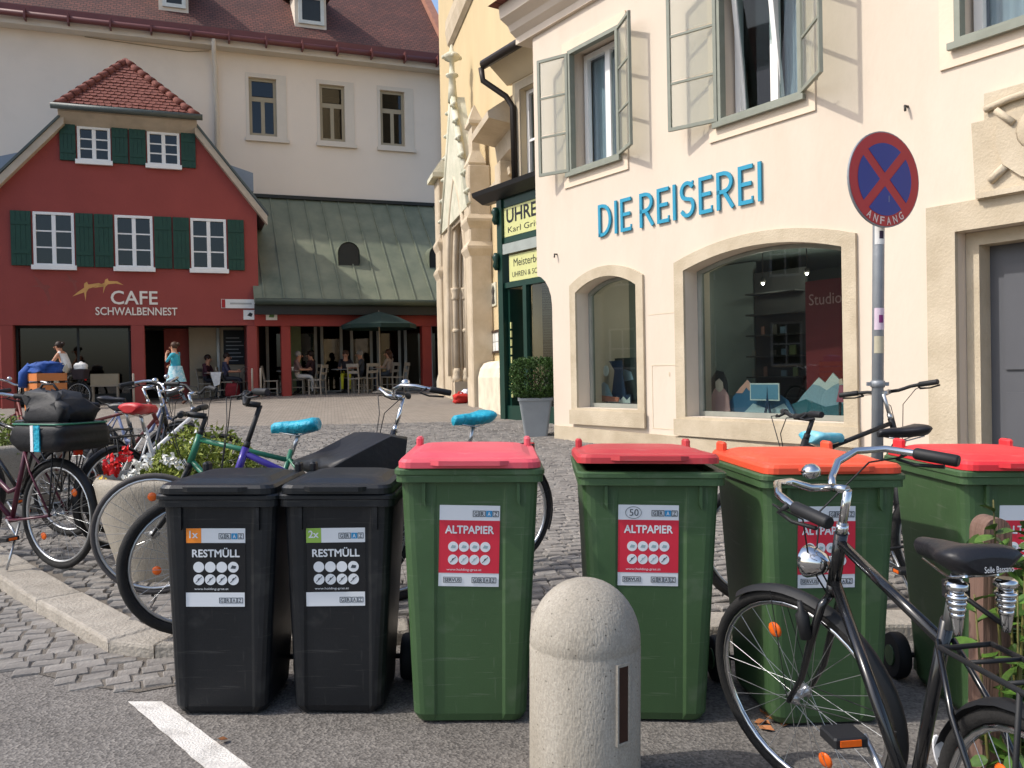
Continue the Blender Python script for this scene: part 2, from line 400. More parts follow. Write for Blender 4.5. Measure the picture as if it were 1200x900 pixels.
def sett_verts(L, W, H, r):
    """one hewn block, top edges worn"""
    t = [( -L/2, -W/2), (L/2, -W/2), (L/2, W/2), (-L/2, W/2)]
    j = lambda s: r.uniform(-s, s)
    base = [(x+j(.006), y+j(.006)) for x,y in t]
    up = [(x*0.97, y*0.96) for x,y in base]; top = [(x*0.86+j(.004), y*0.82+j(.004)) for x,y in base]
    dz = [j(.004) for _ in range(4)]
    v = [(x,y,-.04) for x,y in base] + [(x,y,H-.009+dz[k]) for k,(x,y) in enumerate(up)] + [(x,y,H+dz[k]) for k,(x,y) in enumerate(top)]
    f = []
    for a in (0,4):
        for k in range(4): f.append((a+k, a+(k+1)%4, a+4+(k+1)%4, a+4+k))
    f.append((8,9,10,11)); return v, f
def setts_in(region, zf, ang, Wrow=0.098, ymax=16):
    """positions of setts laid in rows turned by ang over a region test"""
    ca, sa = math.cos(ang), math.sin(ang); out = []
    r = random.Random(3)
    for i in range(-80, 215):
        y = i*Wrow; x = -22 + r.uniform(0,.15)
        while x < 16:
            L = r.uniform(.090,.150)
            cx, cy = x+L/2, y
            wob = 0.05*math.sin(cx*1.3+y*.7)
            X, Y = ca*cx - sa*(cy+wob), sa*cx + ca*(cy+wob)
            if region(X, Y): out.append((X, Y, zf(X,Y), ang+0.06*math.cos(cx*1.3+y*.7)+r.uniform(-.03,.03), L-.006, Wrow-.007))
            x += L
    return out
def vis(X, Y, lo=-60, hi=1260):
    if Y < 0.5: return False
    px = 600 + 1000*X/Y
    return lo < px < hi
def reg_square(X, Y):
    return -8.9 < X < 6.9 and kerb_y(X)+.05 < Y < 15.5 and vis(X, Y)
GB = [(-5.2,6.3),(-2.32,3.90),(-1.83,3.66),(-1.61,3.60),(-1.42,3.72),(-1.40,3.95)]   # lower edge of the sett gutter
def gut_y(x):
    for (a, b) in zip(GB[:-1], GB[1:]):
        if a[0] <= x <= b[0]: return a[1] + (b[1]-a[1])*(x-a[0])/(b[0]-a[0])
    return 99
def ko_y(x):
    for (a, b) in zip(KO[:-1], KO[1:]):
        if a[0] <= x <= b[0]: return a[1] + (b[1]-a[1])*(x-a[0])/(b[0]-a[0])
    return -99
def reg_gut(X, Y): return gut_y(X)-.02 < Y < ko_y(X)+.02 and vis(X, Y)
S1 = setts_in(reg_square, lambda x,y: gz(x,y)+0.004, R_(12))
S2 = setts_in(reg_gut, lambda x,y: road_z(x)+0.004, R_(27))
def shown(s):
    px = 600+1000*s[0]/s[1]; py = 437-0.02*(px-600)+1000*(CAM_H-s[2])/s[1]
    if not (0 <= px <= 1200 and py <= 900): return 0
    if 197 < px < 465 or 470 < px < 612 or 665 < px < 815 or px > 870: return 0
    return 1
allS = [(s, 'q') for s in S1] + [(s, 'g') for s in S2]
front = sorted([a for a in allS if shown(a[0])], key=lambda a: a[0][1])
near_q = [a for a in front if a[1] == 'q'][:290]; near_g = [a for a in front if a[1] == 'g'][:290]
ids = set(id(a[0]) for a in near_q + near_g)
vr = random.Random(11); VAR = []
for k in range(8):
    v, f = sett_verts(0.128, 0.100, 0.006, vr); mb = MB(); mb.add(v, f); me = mb.mesh('sett'); me.materials.append(m_sett); VAR.append(me)
gutter = MB(); gp = [(x, y, road_z(x)+.004) for x, y in GB] + [(x, y+.02, road_z(x)+.004) for x, y in reversed(KO[1:8])]
tris = geometry.tessellate_polygon([[Vector(p) for p in gp]])
gutter.add(gp, [t if (Vector(gp[t[1]])-Vector(gp[t[0]])).cross(Vector(gp[t[2]])-Vector(gp[t[0]])).z > 0 else t[::-1] for t in tris])
gut = tag(obj('gutter', gutter, m_sand), 'gutter strip of worn setts between asphalt and kerb', 'gutter', kind='structure')
for (s, c) in near_q + near_g:
    me = VAR[vr.randrange(8)]
    o = link(D.objects.new('sett', me)); o.parent = square if c == 'q' else gut
    o.location = s[:3]; o.rotation_euler = (vr.uniform(-.03,.03), vr.uniform(-.03,.03), s[3] + (math.pi if vr.random() < .5 else 0)); o.scale = (s[4]/.128, s[5]/.100, 1)
def field(name, lst, par):
    mb = MB()
    for s in lst:
        v, f = sett_verts(s[4], s[5], 0.006, vr); ca, sa = math.cos(s[3]), math.sin(s[3])
        mb.add([(s[0]+ca*x-sa*y, s[1]+sa*x+ca*y, s[2]+z) for x,y,z in v], f)
    o = obj(name, mb, m_settb, par); o['kind'] = 'stuff'
field('setts', [s for s, c in allS if c == 'q' and id(s) not in ids], square)
if any(c == 'g' and id(s) not in ids for s, c in allS): field('setts', [s for s, c in allS if c == 'g' and id(s) not in ids], gut)
# far paving in place of the setts that are too small to tell apart
fp = MB(); cols = []
for x in np.linspace(-20, 16, 40):
    cols.append([(x, y, gz(x,y)-.004) for y in np.linspace(15.4, 30.4, 24)])
for i in range(len(cols)-1): fp.loft([cols[i], cols[i+1]], False, True, closed=False)
fp.f = [tuple(reversed(f)) for f in fp.f]
def far_setts():
    mt = D.materials.new('far_setts'); mt.use_nodes = True; n = mt.node_tree.nodes; L = mt.node_tree.links; bs = n['Principled BSDF']; bs.inputs['Roughness'].default_value = .85
    tc = n.new('ShaderNodeTexCoord'); mp = n.new('ShaderNodeMapping'); mp.inputs['Rotation'].default_value = (0,0,R_(-12)); L.new(tc.outputs['Object'], mp.inputs[0])
    br = n.new('ShaderNodeTexBrick'); br.inputs['Scale'].default_value = 1; br.inputs['Brick Width'].default_value = .14; br.inputs['Row Height'].default_value = .112; br.inputs['Mortar Size'].default_value = .009
    br.inputs['Color1'].default_value = (*lin('9a9186'),1); br.inputs['Color2'].default_value = (*lin('877e74'),1); br.inputs['Mortar'].default_value = (*lin('746c62'),1)
    L.new(mp.outputs[0], br.inputs['Vector']); nz = n.new('ShaderNodeTexNoise'); nz.inputs['Scale'].default_value = .8; L.new(tc.outputs['Object'], nz.inputs['Vector'])
    rp = n.new('ShaderNodeValToRGB'); rp.color_ramp.elements[0].color = (.7,.7,.7,1); rp.color_ramp.elements[1].color = (1,1,1,1); L.new(nz.outputs[0], rp.inputs[0])
    mx = n.new('ShaderNodeMix'); mx.data_type = 'RGBA'; mx.blend_type = 'MULTIPLY'; mx.inputs[0].default_value = .8
    L.new(br.outputs[0], mx.inputs[6]); L.new(rp.outputs[0], mx.inputs[7]); L.new(mx.outputs[2], bs.inputs['Base Color'])
    bp = n.new('ShaderNodeBump'); bp.inputs['Distance'].default_value = .015; bp.invert = True; L.new(br.outputs['Fac'], bp.inputs['Height']); L.new(bp.outputs[0], bs.inputs['Normal'])
    return mt
o = obj('setts', fp, far_setts(), square); o['kind'] = 'stuff'
# kerb: separate stones along the curve
kb = tag(empty('kerb', (KO[4][0], KO[4][1], 0)), 'granite kerb curving round the edge of the square', 'kerb', kind='structure')
def along(pl, s):
    acc = 0
    for a, b in zip(pl[:-1], pl[1:]):
        l = math.hypot(b[0]-a[0], b[1]-a[1])
        if acc + l >= s: t = (s-acc)/l; return (a[0]+(b[0]-a[0])*t, a[1]+(b[1]-a[1])*t)
        acc += l
    return pl[-1]
LEN = sum(math.hypot(b[0]-a[0], b[1]-a[1]) for a, b in zip(KO[:-1], KO[1:]))
s = 0.0; sB = sum(math.hypot(b[0]-a[0], b[1]-a[1]) for a, b in zip(KO[:3], KO[1:4]))
LENI = sum(math.hypot(b[0]-a[0], b[1]-a[1]) for a, b in zip(KI[:-1], KI[1:]))
def ki_near(p):
    best = None
    for a, b in zip(KI[:-1], KI[1:]):
        A, B, P = Vector(a), Vector(b), Vector(p); d = B-A; t = max(0, min(1, (P-A).dot(d)/d.dot(d))); q = A+d*t
        if best is None or (P-q).length < best[0]: best = ((P-q).length, q)
    return best[1]
while s < LEN-0.1:
    L = 1.0 if s < sB - 0.5 else rnd.uniform(.26,.36)
    if s > sB + 2.2: L = 0.9
    a0, a1 = along(KO, s+.004), along(KO, min(LEN, s+L-.004)); b0, b1 = ki_near(a0), ki_near(a1)
    tz = lambda p: gz(p[0],p[1]) + .012 + jz
    jz = rnd.uniform(-.006,.006)
    ctr = Vector(((a0[0]+b1[0])/2, (a0[1]+b1[1])/2, 0))
    e = .018
    q = [a0, a1, b1, b0]
    cen = (sum(p[0] for p in q)/4, sum(p[1] for p in q)/4)
    def ins(p, k): return (p[0]+(cen[0]-p[0])*k, p[1]+(cen[1]-p[1])*k)
    mb = MB().loft([[(p[0],p[1],road_z(p[0])-.06) for p in q], [(p[0],p[1],tz(p)-e) for p in q], [(*ins(p,.045),tz(p)-.004) for p in q], [(*ins(p,.12),tz(p)) for p in q]])
    o = obj('kerb_stone', mb, m_kerb, kb); o.matrix_parent_inverse = Matrix.Translation((-KO[4][0], -KO[4][1], 0))
    s += L
# painted line on the asphalt
a = on_road(150,823); b = on_road(190,823); c = on_road(293,900); d = on_road(238,900)
ext = (c-b).normalized()*1.2
ln = MB(); n_ = 46; secs = []
for k in range(n_+1):
    t = k/n_; p = a.lerp(d + (d-a).normalized()*1.2, t); q = b.lerp(c+ext, t)
    j1, j2 = rnd.uniform(-.003,.003), rnd.uniform(-.003,.003)
    secs.append([(p.x+j1, p.y, road_z(p.x)+.004), (q.x+j2, q.y, road_z(q.x)+.004)])
ln.loft(secs, False, closed=False); ln.f = [f if True else f for f in ln.f]
lo = obj('painted_line', ln, m_paint); tag(lo, 'white parking line painted on the asphalt', 'road marking', kind='structure')

# ================================================================ cream building with the travel shop
FR = Frame((0.41, 12.8), (0.555, -0.832))
FU = Frame((-0.4125, 16.5), (0.555, -0.832))
FC = Frame((-2.28, 25.3), (0.231, -0.973))
FL = Frame((-13.68, 22.67), (0.936, 0.353))
FG = Frame((-7.5, 25.0), (0.936, 0.353))
FB = Frame(tuple((FL.O + FL.n*3.4)[:2]), (0.936, 0.353))

m_cream = M('cream_render', 'd4c5b3', rough=0.92, var=0.04, scale=1.1, stretch=(1,1,.35), bump=0.16, bscale=22, stain=0.5, stain_col='bfae97')
m_stone = M('surround_stone', 'b3a48b', rough=0.9, scale=2.2, col2='c8baa2', bump=0.3, bscale=50, stain=0.75, stain_col='96866c')
m_sage = M('sage_paint', '85887b', rough=0.6, var=0.1, scale=6, stain=0.3, stain_col='6c7058')
m_white = M('white_frame', 'e9e7e2', rough=0.45, var=0.03)
m_pane = glass('window_glass', 'dfe6e6')
m_sashpane = glass('sash_glass', 'f2f4f0', opaque=0.13)
m_room = M('room_wall', '66706d', rough=0.95, var=0.06)
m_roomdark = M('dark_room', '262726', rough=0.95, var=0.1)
m_curtain = M('curtain_or_sky_sheet', 'b9c0ca', rough=0.95, var=0.15, scale=9, stretch=(1,1,0.05))
m_roofR = rooftile('roof_tile_red', '6d3c31', '84493a', .18, .11)
m_teal = M('teal_letter', '2a8fae', rough=0.5, var=0.06)

def poly_room(mb, u0, u1, v0, v1, z0, z1):
    """open-fronted box seen from inside"""
    v = [(u0,v0,z0),(u1,v0,z0),(u1,v1,z0),(u0,v1,z0),(u0,v0,z1),(u1,v0,z1),(u1,v1,z1),(u0,v1,z1)]
    return mb.add(v, [(0,1,2,3),(7,6,5,4),(5,6,2,1),(6,7,3,2),(7,4,0,3)])
def frame_mb(u0, u1, z0, z1, b, y0, y1, cols=1, rows=1, mb_=None, mid=None, midr=None):
    """window frame with glazing bars; b bar width"""
    mb = mb_ or MB()
    mb.box(u0, u0+b, y0, y1, z0, z1); mb.box(u1-b, u1, y0, y1, z0, z1)
    mb.box(u0+b, u1-b, y0, y1, z0, z0+b); mb.box(u0+b, u1-b, y0, y1, z1-b, z1)
    t = mid or b*.6
    for i in range(1, cols):
        x = u0 + (u1-u0)*i/cols; mb.box(x-t/2, x+t/2, y0+.003, y1-.003, z0+b, z1-b)
    t2 = midr or t
    for j in range(1, rows):
        z = z0 + (z1-z0)*j/rows; mb.box(u0+b, u1-b, y0+.006, y1-.006, z-t2/2, z+t2/2)
    return mb
def panes(par, u0, u1, z0, z1, y, cols, rows, mat, gap=0.01):
    for i in range(cols):
        for j in range(rows):
            a0 = u0+(u1-u0)*i/cols+gap; a1 = u0+(u1-u0)*(i+1)/cols-gap; b0 = z0+(z1-z0)*j/rows+gap; b1 = z0+(z1-z0)*(j+1)/rows-gap
            obj('pane', MB().box(a0, a1, y, y+.005, b0, b1), mat, par)

br = empty('shop_building', FR.w(0,0,0), FR.ang, 'cream rendered building with stone shop windows and teal lettering', 'building')
US = [ # shop windows: u0,u1,z0,zs,rise, outer margin
    (FR.u_(677,400), FR.u_(748,400), 0.85, 2.46, 0.17),
    (FR.u_(804,400), FR.u_(990,400), 0.79, 2.54, 0.16)]
UW = [ # upper windows
    (FR.u_(668,130), FR.u_(727,100)), (FR.u_(842,80), FR.u_(942,60)), (FR.u_(1120,20), FR.u_(1120,20)+1.25)]
ZW0, ZW1 = 4.14, 5.86
du0, dz1 = FR.u_(1124,400), FR.z_(1150,268); du1 = du0 + 1.35
U_END = 10.6
body = [(0.36,-.2),(U_END,-.2),(U_END,6.55),(0,6.55),(0,2.80),(.10,2.77),(.20,2.70),(.28,2.60),(.335,2.48),(.36,2.34)]
holes = [arch_poly(*a) for a in US] + [rect(a, b, ZW0, ZW1) for a, b in UW] + [rect(du0, du1, 0.1, dz1)]
obj('wall', wall_poly(body, holes, 0.42), m_cream, br)
pl = MB(); pl.prism([(0.40,-.2),(du0-.30,-.2),(du0-.30,.50),(0.40,.58)], -.035, -.001)
obj('plinth', pl, m_stone, br)
# surrounds of the shop windows
for k, (u0,u1,z0,zs,ri) in enumerate(US):
    mar = .13 if k == 0 else .155
    o = obj('window_surround', MB().ring(arch_poly(u0-mar,u1+mar,z0-.22,zs+.11,ri+.03), arch_poly(u0,u1,z0,zs,ri), -.035, .0), m_stone, br)
    obj('window_sill', MB().box(u0-mar-.02, u1+mar+.02, -.06, -.036, z0-.23, z0-.03), m_stone, o)
    fb = .06
    outer = arch_poly(u0+.003,u1-.003,z0+.003,zs-.003,ri-.003); inner = arch_poly(u0+fb,u1-fb,z0+fb,zs-fb*.6,ri-.01)
    fr = obj('window', MB().ring(outer, inner, .20, .26), M('window_lead', '8b8d84', rough=.6), br)
    obj('pane', MB().prism(inner, .228, .234), glass('shop_glass', 'dbe2df', refl=1.9), fr)
M('shop_wall_pale', '8d978f', rough=.95, var=.04)
rm = MB(); poly_room(rm, .55, US[1][1]+.25, .425, 3.4, .7, 2.80); obj('shop_interior', rm, m_room, br)
uq0, uq1 = FR.u_(676,400,1.1)-.1, FR.u_(752,400,1.1)+.15
obj('partition', MB().box(max(uq0,.57), uq1, 1.10, 1.16, .72, 2.78), M('partition_pale','a3aea7',rough=.9,var=.03), br)
uq2, uq3 = FR.u_(812,400,1.6), FR.u_(884,400,1.6)
obj('partition', MB().box(max(uq2,uq1+.1), uq3, 1.60, 1.66, .72, 2.78), M('partition_grey','6d7775',rough=.9,var=.03), br)
# door in its stone surround
o = obj('door_surround', MB().prism([(du0-.26,0),(du0,0),(du0,dz1),(du1,dz1),(du1,0),(du1+.26,0),(du1+.26,dz1+.25),(du0-.26,dz1+.25)], -.05, -.001), m_stone, br)
obj('door_jamb', MB().ring(rect(du0+.004,du1-.004,.1,dz1-.004), rect(du0+.12,du1-.12,.11,dz1-.12), .12, .41), m_stone, br)
obj('door', MB().box(du0+.121, du1-.121, .30, .36, .1, dz1-.121).box(du0+.25, du1-.25, .28, .30, .3, 1.1).box(du0+.25, du1-.25, .28, .30, 1.3, dz1-.3), M('grey_door', '55565a', rough=.5, var=.05), br)
# carved coat of arms
r0 = FR.uz(1149,170)[0]; zr0, zr1 = FR.z_(1160,234), FR.z_(1160,112)
rel = MB().prism([(r0,zr0),(r0+1.05,zr0),(r0+1.05,zr1),(r0+.08,zr1),(r0+.08,zr1-.22),(r0-.03,zr1-.22)], -.09, -.001)
relo = obj('carved_panel', rel, m_stone, br)
sh = [(.2,.82),(.85,.82),(.86,.5),(.80,.3),(.66,.15),(.525,.09),(.39,.15),(.25,.3),(.19,.5)]
W, H = 1.05, zr1-zr0
obj('shield', MB().prism([(r0+x, zr0+z*H*.92) for x,z in sh], -.13, -.091), m_stone, relo)
bn = MB(); bn.tube([(r0+.1,-.115,zr0+.84*H),(r0+.3,-.12,zr0+.88*H),(r0+.55,-.12,zr0+.9*H),(r0+1.0,-.115,zr0+.86*H)], .03, 8)
bn.tube([(r0+.13,-.11,zr0+.15*H),(r0+.26,-.12,zr0+.26*H)], .035, 6); bn.tube([(r0+.2,-.13,zr0+.8*H),(r0+.34,-.135,zr0+.64*H)], .03, 6)
bn.ball((r0+.52,-.13,zr0+.55*H), .17, .03, .17); bn.box(r0+.02,r0+1.04,-.12,-.091,zr0+.005,zr0+.05)
obj('relief', bn, m_stone, relo)
# cornice and roof
pr = [(0,6.35),(-.06,6.35),(-.06,6.45),(-.16,6.52),(-.20,6.60),(-.34,6.68),(-.36,6.86),(0.0,6.86)]
secs = [[(u, v+(0 if v < 0 else .3), z) for v, z in pr] for u in (-.36, U_END)]
obj('cornice', MB().loft(secs), m_cream, br)
obj('roof', MB().loft([[(u,-.5,6.87),(u,5.2,11.0),(u,5.2,10.8),(u,.2,6.865)] for u in (-.45, U_END)]), m_roofR, br)
obj('side_wall', MB().box(0.37, 0.8, .421, 3.3, -.2, 6.5), m_cream, br); obj('side_wall', MB().box(U_END-.4, U_END, .421, 5, -.2, 6.5), m_cream, br)
# upper windows with outward casements
def casement(hinge, side, ang, w, name='casement'):
    """open outer sash; side -1 hangs to the left, +1 to the right; ang turned out of the wall plane"""
    b = .04; h = ZW1-ZW0-.06
    x0, x1 = (0, w) if side > 0 else (-w, 0)
    mb = MB(); frame_mb(x0, x1, 0, h, b, -.018, .018, 1, 3, mb, midr=.026)
    fr = obj(name, mb, m_sage, br, (hinge, -.035, ZW0+.03), (0,0, -ang if side > 0 else ang))
    for j in range(3):
        obj('pane', MB().box(x0+b, x1-b, -.002, .002, h*j/3+.03, h*(j+1)/3-.02), m_sashpane, fr)
    obj('hook', MB().tube([((x0+x1)/2,.02,.03),((x0+x1)/2+.03,.05,.02),((x0+x1)/2+.05,.05,.05)], .006, 5), m_sage, fr)
for k, (a, b) in enumerate(UW):
    zf0, zf1 = ZW0, ZW1
    pt = MB().ring(rect(a-.14, b+.14, zf0-.18, zf1+.14), rect(a-.001, b+.001, zf0-.001, zf1+.001), -.022, .0)
    obj('window_border', pt, M('window_border', 'dfcdb6', rough=.92, var=.04, bump=.1, bscale=30), br)
    ofr = obj('window_frame', MB().ring(rect(a+.002,b-.002,zf0+.002,zf1-.002), rect(a+.055,b-.055,zf0+.055,zf1-.055), -.04, .05).box(a-.04, b+.04, -.085, -.0405, zf0-.045, zf0+.015), m_sage, br)
    inn = MB(); frame_mb(a+.03, b-.03, zf0+.03, zf1-.03, .075, .24, .31, 2, 1, inn, mid=.10)
    ifr = obj('window', inn, m_white, br)
    panes(ifr, a+.1, b-.1, zf0+.1, zf1-.1, .272, 2, 1, m_pane, .05)
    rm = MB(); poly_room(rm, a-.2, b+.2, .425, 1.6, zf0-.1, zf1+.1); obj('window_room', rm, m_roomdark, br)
    if k == 1: obj('curtain_or_sky_sheet', MB().loft([[(a+(b-a)*(.52+.012*i),.40+.02*math.sin(i*1.9),z) for i in range(39)] for z in (zf0+.05,zf1-.05)], False, True, closed=False), m_curtain, br)
    if k != 1:
        cur = MB(); ptsc = [(a+.05+(b-a-.1)*i/40, .38+.02*math.sin(i*1.9)) for i in range(41)]
        cur.loft([[(x,y,zf0+.05) for x,y in ptsc],[(x,y,zf1-.05) for x,y in ptsc]], False, True, closed=False)
        obj('curtain_or_sky_sheet', cur, m_curtain, br)
    else:
        ts = MB(); frame_mb(-.28,.28,0,1.5,.06,-.025,.025,1,1,ts); t_ = obj('tilted_sash', ts, m_white, br, (a+.36,.33,zf0+.1), (R_(7),0,0))
        obj('pane', MB().box(-.22,.22,-.003,.003,.06,1.44), m_pane, t_)
    if k == 0:
        casement(a+.005, -1, R_(22), .50); casement(b-.005, 1, R_(24), .52)
    elif k == 1:
        casement(a+.005, -1, R_(18), .62); casement(b-.005, 1, R_(36), .62)
# stroke lettering DIE REISEREI
def strokes(ch):
    A = lambda cx,cz,rx,rz,a0,a1,n=10: [(cx+rx*math.cos(R_(a0+(a1-a0)*k/n)), cz+rz*math.sin(R_(a0+(a1-a0)*k/n))) for k in range(n+1)]
    if ch == 'I': return .0, [[(0,0),(0,1)]]
    if ch == 'E': return .38, [[(.38,0),(0,0),(0,1),(.38,1)], [(0,.52),(.33,.52)]]
    if ch == 'D': return .52, [[(0,0),(0,1),(.14,1)] + A(.14,.5,.38,.5,88,-88) + [(.14,0),(0,0)]]
    if ch == 'R': return .48, [[(0,0),(0,1),(.18,1)] + A(.18,.73,.28,.27,85,-85) + [(.18,.46),(0,.46)], [(.2,.46),(.48,0)]]
    if ch == 'S': return .46, [A(.23,.75,.22,.25,35,230,12)+[(.26,.5)] + A(.23,.27,.23,.27,50,-145,12)]
def ribbon(mb, pts, t, y0, y1):
    P = [Vector((p[0], 0, p[1])) for p in pts]; n = len(P); secs = []
    for i, p in enumerate(P):
        a = (P[i]-P[i-1]).normalized() if i > 0 else (P[1]-P[0]).normalized(); b = (P[i+1]-P[i]).normalized() if i < n-1 else a
        tdir = (a+b); tdir = tdir.normalized() if tdir.length > .05 else a
        nr = Vector((tdir.z,0,-tdir.x)); k = 1/max(.5, nr.dot(Vector((a.z,0,-a.x))))
        c = p + (Vector((0,0,0)) if 0 < i < n-1 else (a*(-t/2) if i == 0 else a*(t/2)))
        o1, o2 = c+nr*(t/2*k), c-nr*(t/2*k)
        secs.append([(o1.x,y0,o1.z),(o2.x,y0,o2.z),(o2.x,y1,o2.z),(o1.x,y1,o1.z)])
    mb.loft(secs)
def sign_letters(s, u0, u1, z0, h, par, mat, t, gap, space):
    ws = []; x = 0
    for c in s:
        if c == ' ': x += space; continue
        wd, st = strokes(c); ws.append((x, c, st)); x += wd + gap
    tot = x - gap; sx = (u1-u0-t)/tot
    for (x, c, st) in ws:
        mb = MB()
        for k, ps in enumerate(st): ribbon(mb, [(p[0]*sx, p[1]*(h-t)) for p in ps], t, -.032+.002*k, -.012)
        # stand-off pins hold the letter in front of the wall
        p0 = st[0][0]; mb.box(p0[0]*sx-.012, p0[0]*sx+.012, -.013, .002, p0[1]*(h-t)+.03, p0[1]*(h-t)+.06)
        obj('letter', mb, mat, par, (u0+t/2+x*sx, 0, z0+t/2))
sign_letters('DIE REISEREI', FR.u_(703,260), FR.u_(894,215), 3.165, .43, br, m_teal, .045, .28, .22)
# cable and small fittings on the wall
for (px,py) in ((653,298),(1064,125)):
    u,z = FR.uz(px,py); obj('wall_hook', MB().tube([(u,0.005,z),(u,-.05,z),(u+.01,-.06,z-.05)], .012, 6), M('dark_iron','3a3733',rough=.6), br)
ub, ut = FR.uz(785,428); obj('meter_hatch', MB().ring(rect(ub-.32,ub+.22,.62,1.42), rect(ub-.31,ub+.21,.63,1.41), -.004,-.0005).box(ub-.02,ub,-.006,-.0005,1.28,1.33), M('hatch','d3c2a8',rough=.9), br)
uc, zc = FR.uz(800,370); obj('wall_seam', MB().box(US[0][1]+.2, US[1][0]-.2, -.003, -.0005, 2.05, 2.06), M('hatch','d3c2a8'), br)

# ---- things shown in the shop windows: thin cut-out display boards standing on the window boards
def cutout(name, polys, label, cat, frame_u, frame_z, v, par_rot, thick=.012, group=None):
    root = empty(name, FR.w(frame_u, v, frame_z), FR.ang, label, cat, group)
    for k, (pn, poly, mt) in enumerate(polys):
        obj(pn, MB().prism(poly, -thick-.003*k, -.003*k), mt, root)
    return root
cB = lambda n,c: M('print_'+n, c, rough=.6, var=.03)
u0, u1 = US[1][0], US[1][1]; Wd = u1-u0; zb = US[1][2]+.0
ledge = obj('window_board', MB().box(u0-.45, u1+.1, .426, .75, zb-.12, zb+.03), M('board_white','d9d7d0',rough=.6), br)
cutout('mountain_board', [
    ('mountain', [(0,0),(.3,.30),(.42,.40),(.62,.22),(.8,.28),(1.0,.16),(1.1,0)], cB('blue','3d6c93')),
    ('snowcap', [(.24,.24),(.3,.30),(.42,.40),(.52,.31),(.44,.27),(.40,.31),(.34,.24)], cB('peach','e0a79a')),
    ('ice_floe', [(.35,0),(.5,.12),(.75,.05),(.95,.13),(1.05,0)], cB('ice','b8cbd8'))],
    'blue printed mountain board with peach snowcap in travel shop window', 'display board', FR.u_(846,480,.52), zb+.03, .52, 0)
cutout('mountain_board', [
    ('mountain', [(0,0),(.2,.22),(.42,.42),(.5,.36),(.6,.47),(.75,.32),(.85,.36),(.85,0)], cB('paleblue','9fb9cc')),
    ('snowcap', [(.34,.345),(.42,.42),(.5,.36),(.6,.47),(.70,.37),(.60,.33),(.52,.28),(.43,.33)], cB('white','e6e9ea')),
    ('sea', [(0,0),(.0,.10),(.25,.18),(.5,.10),(.85,.16),(.85,0)], cB('teal','39707f'))],
    'pale blue printed mountain board with white peaks in travel shop window', 'display board', FR.u_(924,480,.56), zb+.03, .56, 0)
cutout('figure_board', [
    ('body', [(0,0),(.02,.2),(.08,.3),(.24,.3),(.30,.2),(.32,0)], cB('rose','d4a3a5')),
    ('hair', [(.0,.22),(.03,.42),(.12,.52),(.22,.50),(.28,.38),(.29,.24),(.23,.30),(.21,.38),(.13,.40),(.09,.30)], cB('ink','23242a')),
    ('face', [(.10,.29),(.10,.38),(.16,.42),(.22,.37),(.22,.29),(.16,.25)], cB('skin','e8cfc0'))],
    'printed cut-out of a black haired figure in rose, travel shop window', 'display board', FR.u_(833,480,.46), zb+.03, .46, 0)
cutout('figure_board', [
    ('dress', [(.04,.16),(.16,.16),(.13,.28),(.12,.34),(.08,.34),(.07,.28)], cB('pinkish','c56f86')),
    ('legs', [(.07,0),(.09,0),(.10,.16),(.07,.16)], cB('ink','23242a')),
    ('head', [(.08,.34),(.08,.40),(.12,.41),(.13,.35)], cB('skin','e8cfc0'))],
    'printed cut-out of a slim figure in a pink dress before white peaks', 'display board', FR.u_(977,480,.42), zb+.03, .42, 0)
cutout('postcard_board', [
    ('card', rect(0,.42,.16,.36), cB('white','e6e9ea')), ('view', rect(.015,.405,.175,.345), cB('sky','6f9fc0')),
    ('tower', [(.2,.0),(.24,.14),(.255,.33),(.27,.14),(.31,0),(.28,0),(.255,.1),(.23,0)], cB('navy','2a3f5e'))],
    'printed postcard board with a navy lattice tower shape', 'display board', FR.u_(880,480,.44), zb+.03, .44, 0)
ps = empty('poster', FR.w(FR.u_(968,380,.95), .95, .95), FR.ang, 'tall red poster reading Studios hung inside the travel shop', 'poster')
obj('sheet', MB().box(-.27,.34,-.006,.006,.0,1.40), cB('posterred','80292f'), ps)
text('lettering', 'Studios', .13, cB('palepink','d9a7a4'), ps, .03, -.008, 1.12, .50)
dk = empty('shelf_tower', FR.w(FR.u_(918,400,1.5), 1.5, .705), FR.ang, 'dark brochure shelf standing inside the travel shop', 'shelf')
obj('back_panel', MB().box(-.45,.35,.0,.04,0,1.9), m_roomdark, dk)
for k in range(6): obj('shelf', MB().box(-.44,.34,-.2,-.001,.25+k*.27,.27+k*.27), m_roomdark, dk)
for k in range(15):
    c = ['77746c','4a5c6b','6e4a3e','59613f','3c3a36'][(k*7)%5]; jx, jh = rnd.uniform(-.02,.03), rnd.uniform(.06,.17)
    if k % 4 != 2: obj('brochure', MB().box(-.40+.15*(k%5)+.02+jx, -.40+.15*(k%5)+.02+jx+rnd.uniform(.04,.09), -.14+.03*jx,-.12,.272+.27*(k//5+1),.272+jh+.27*(k//5+1)), M('brochure_'+str((k*7)%5), c), dk)
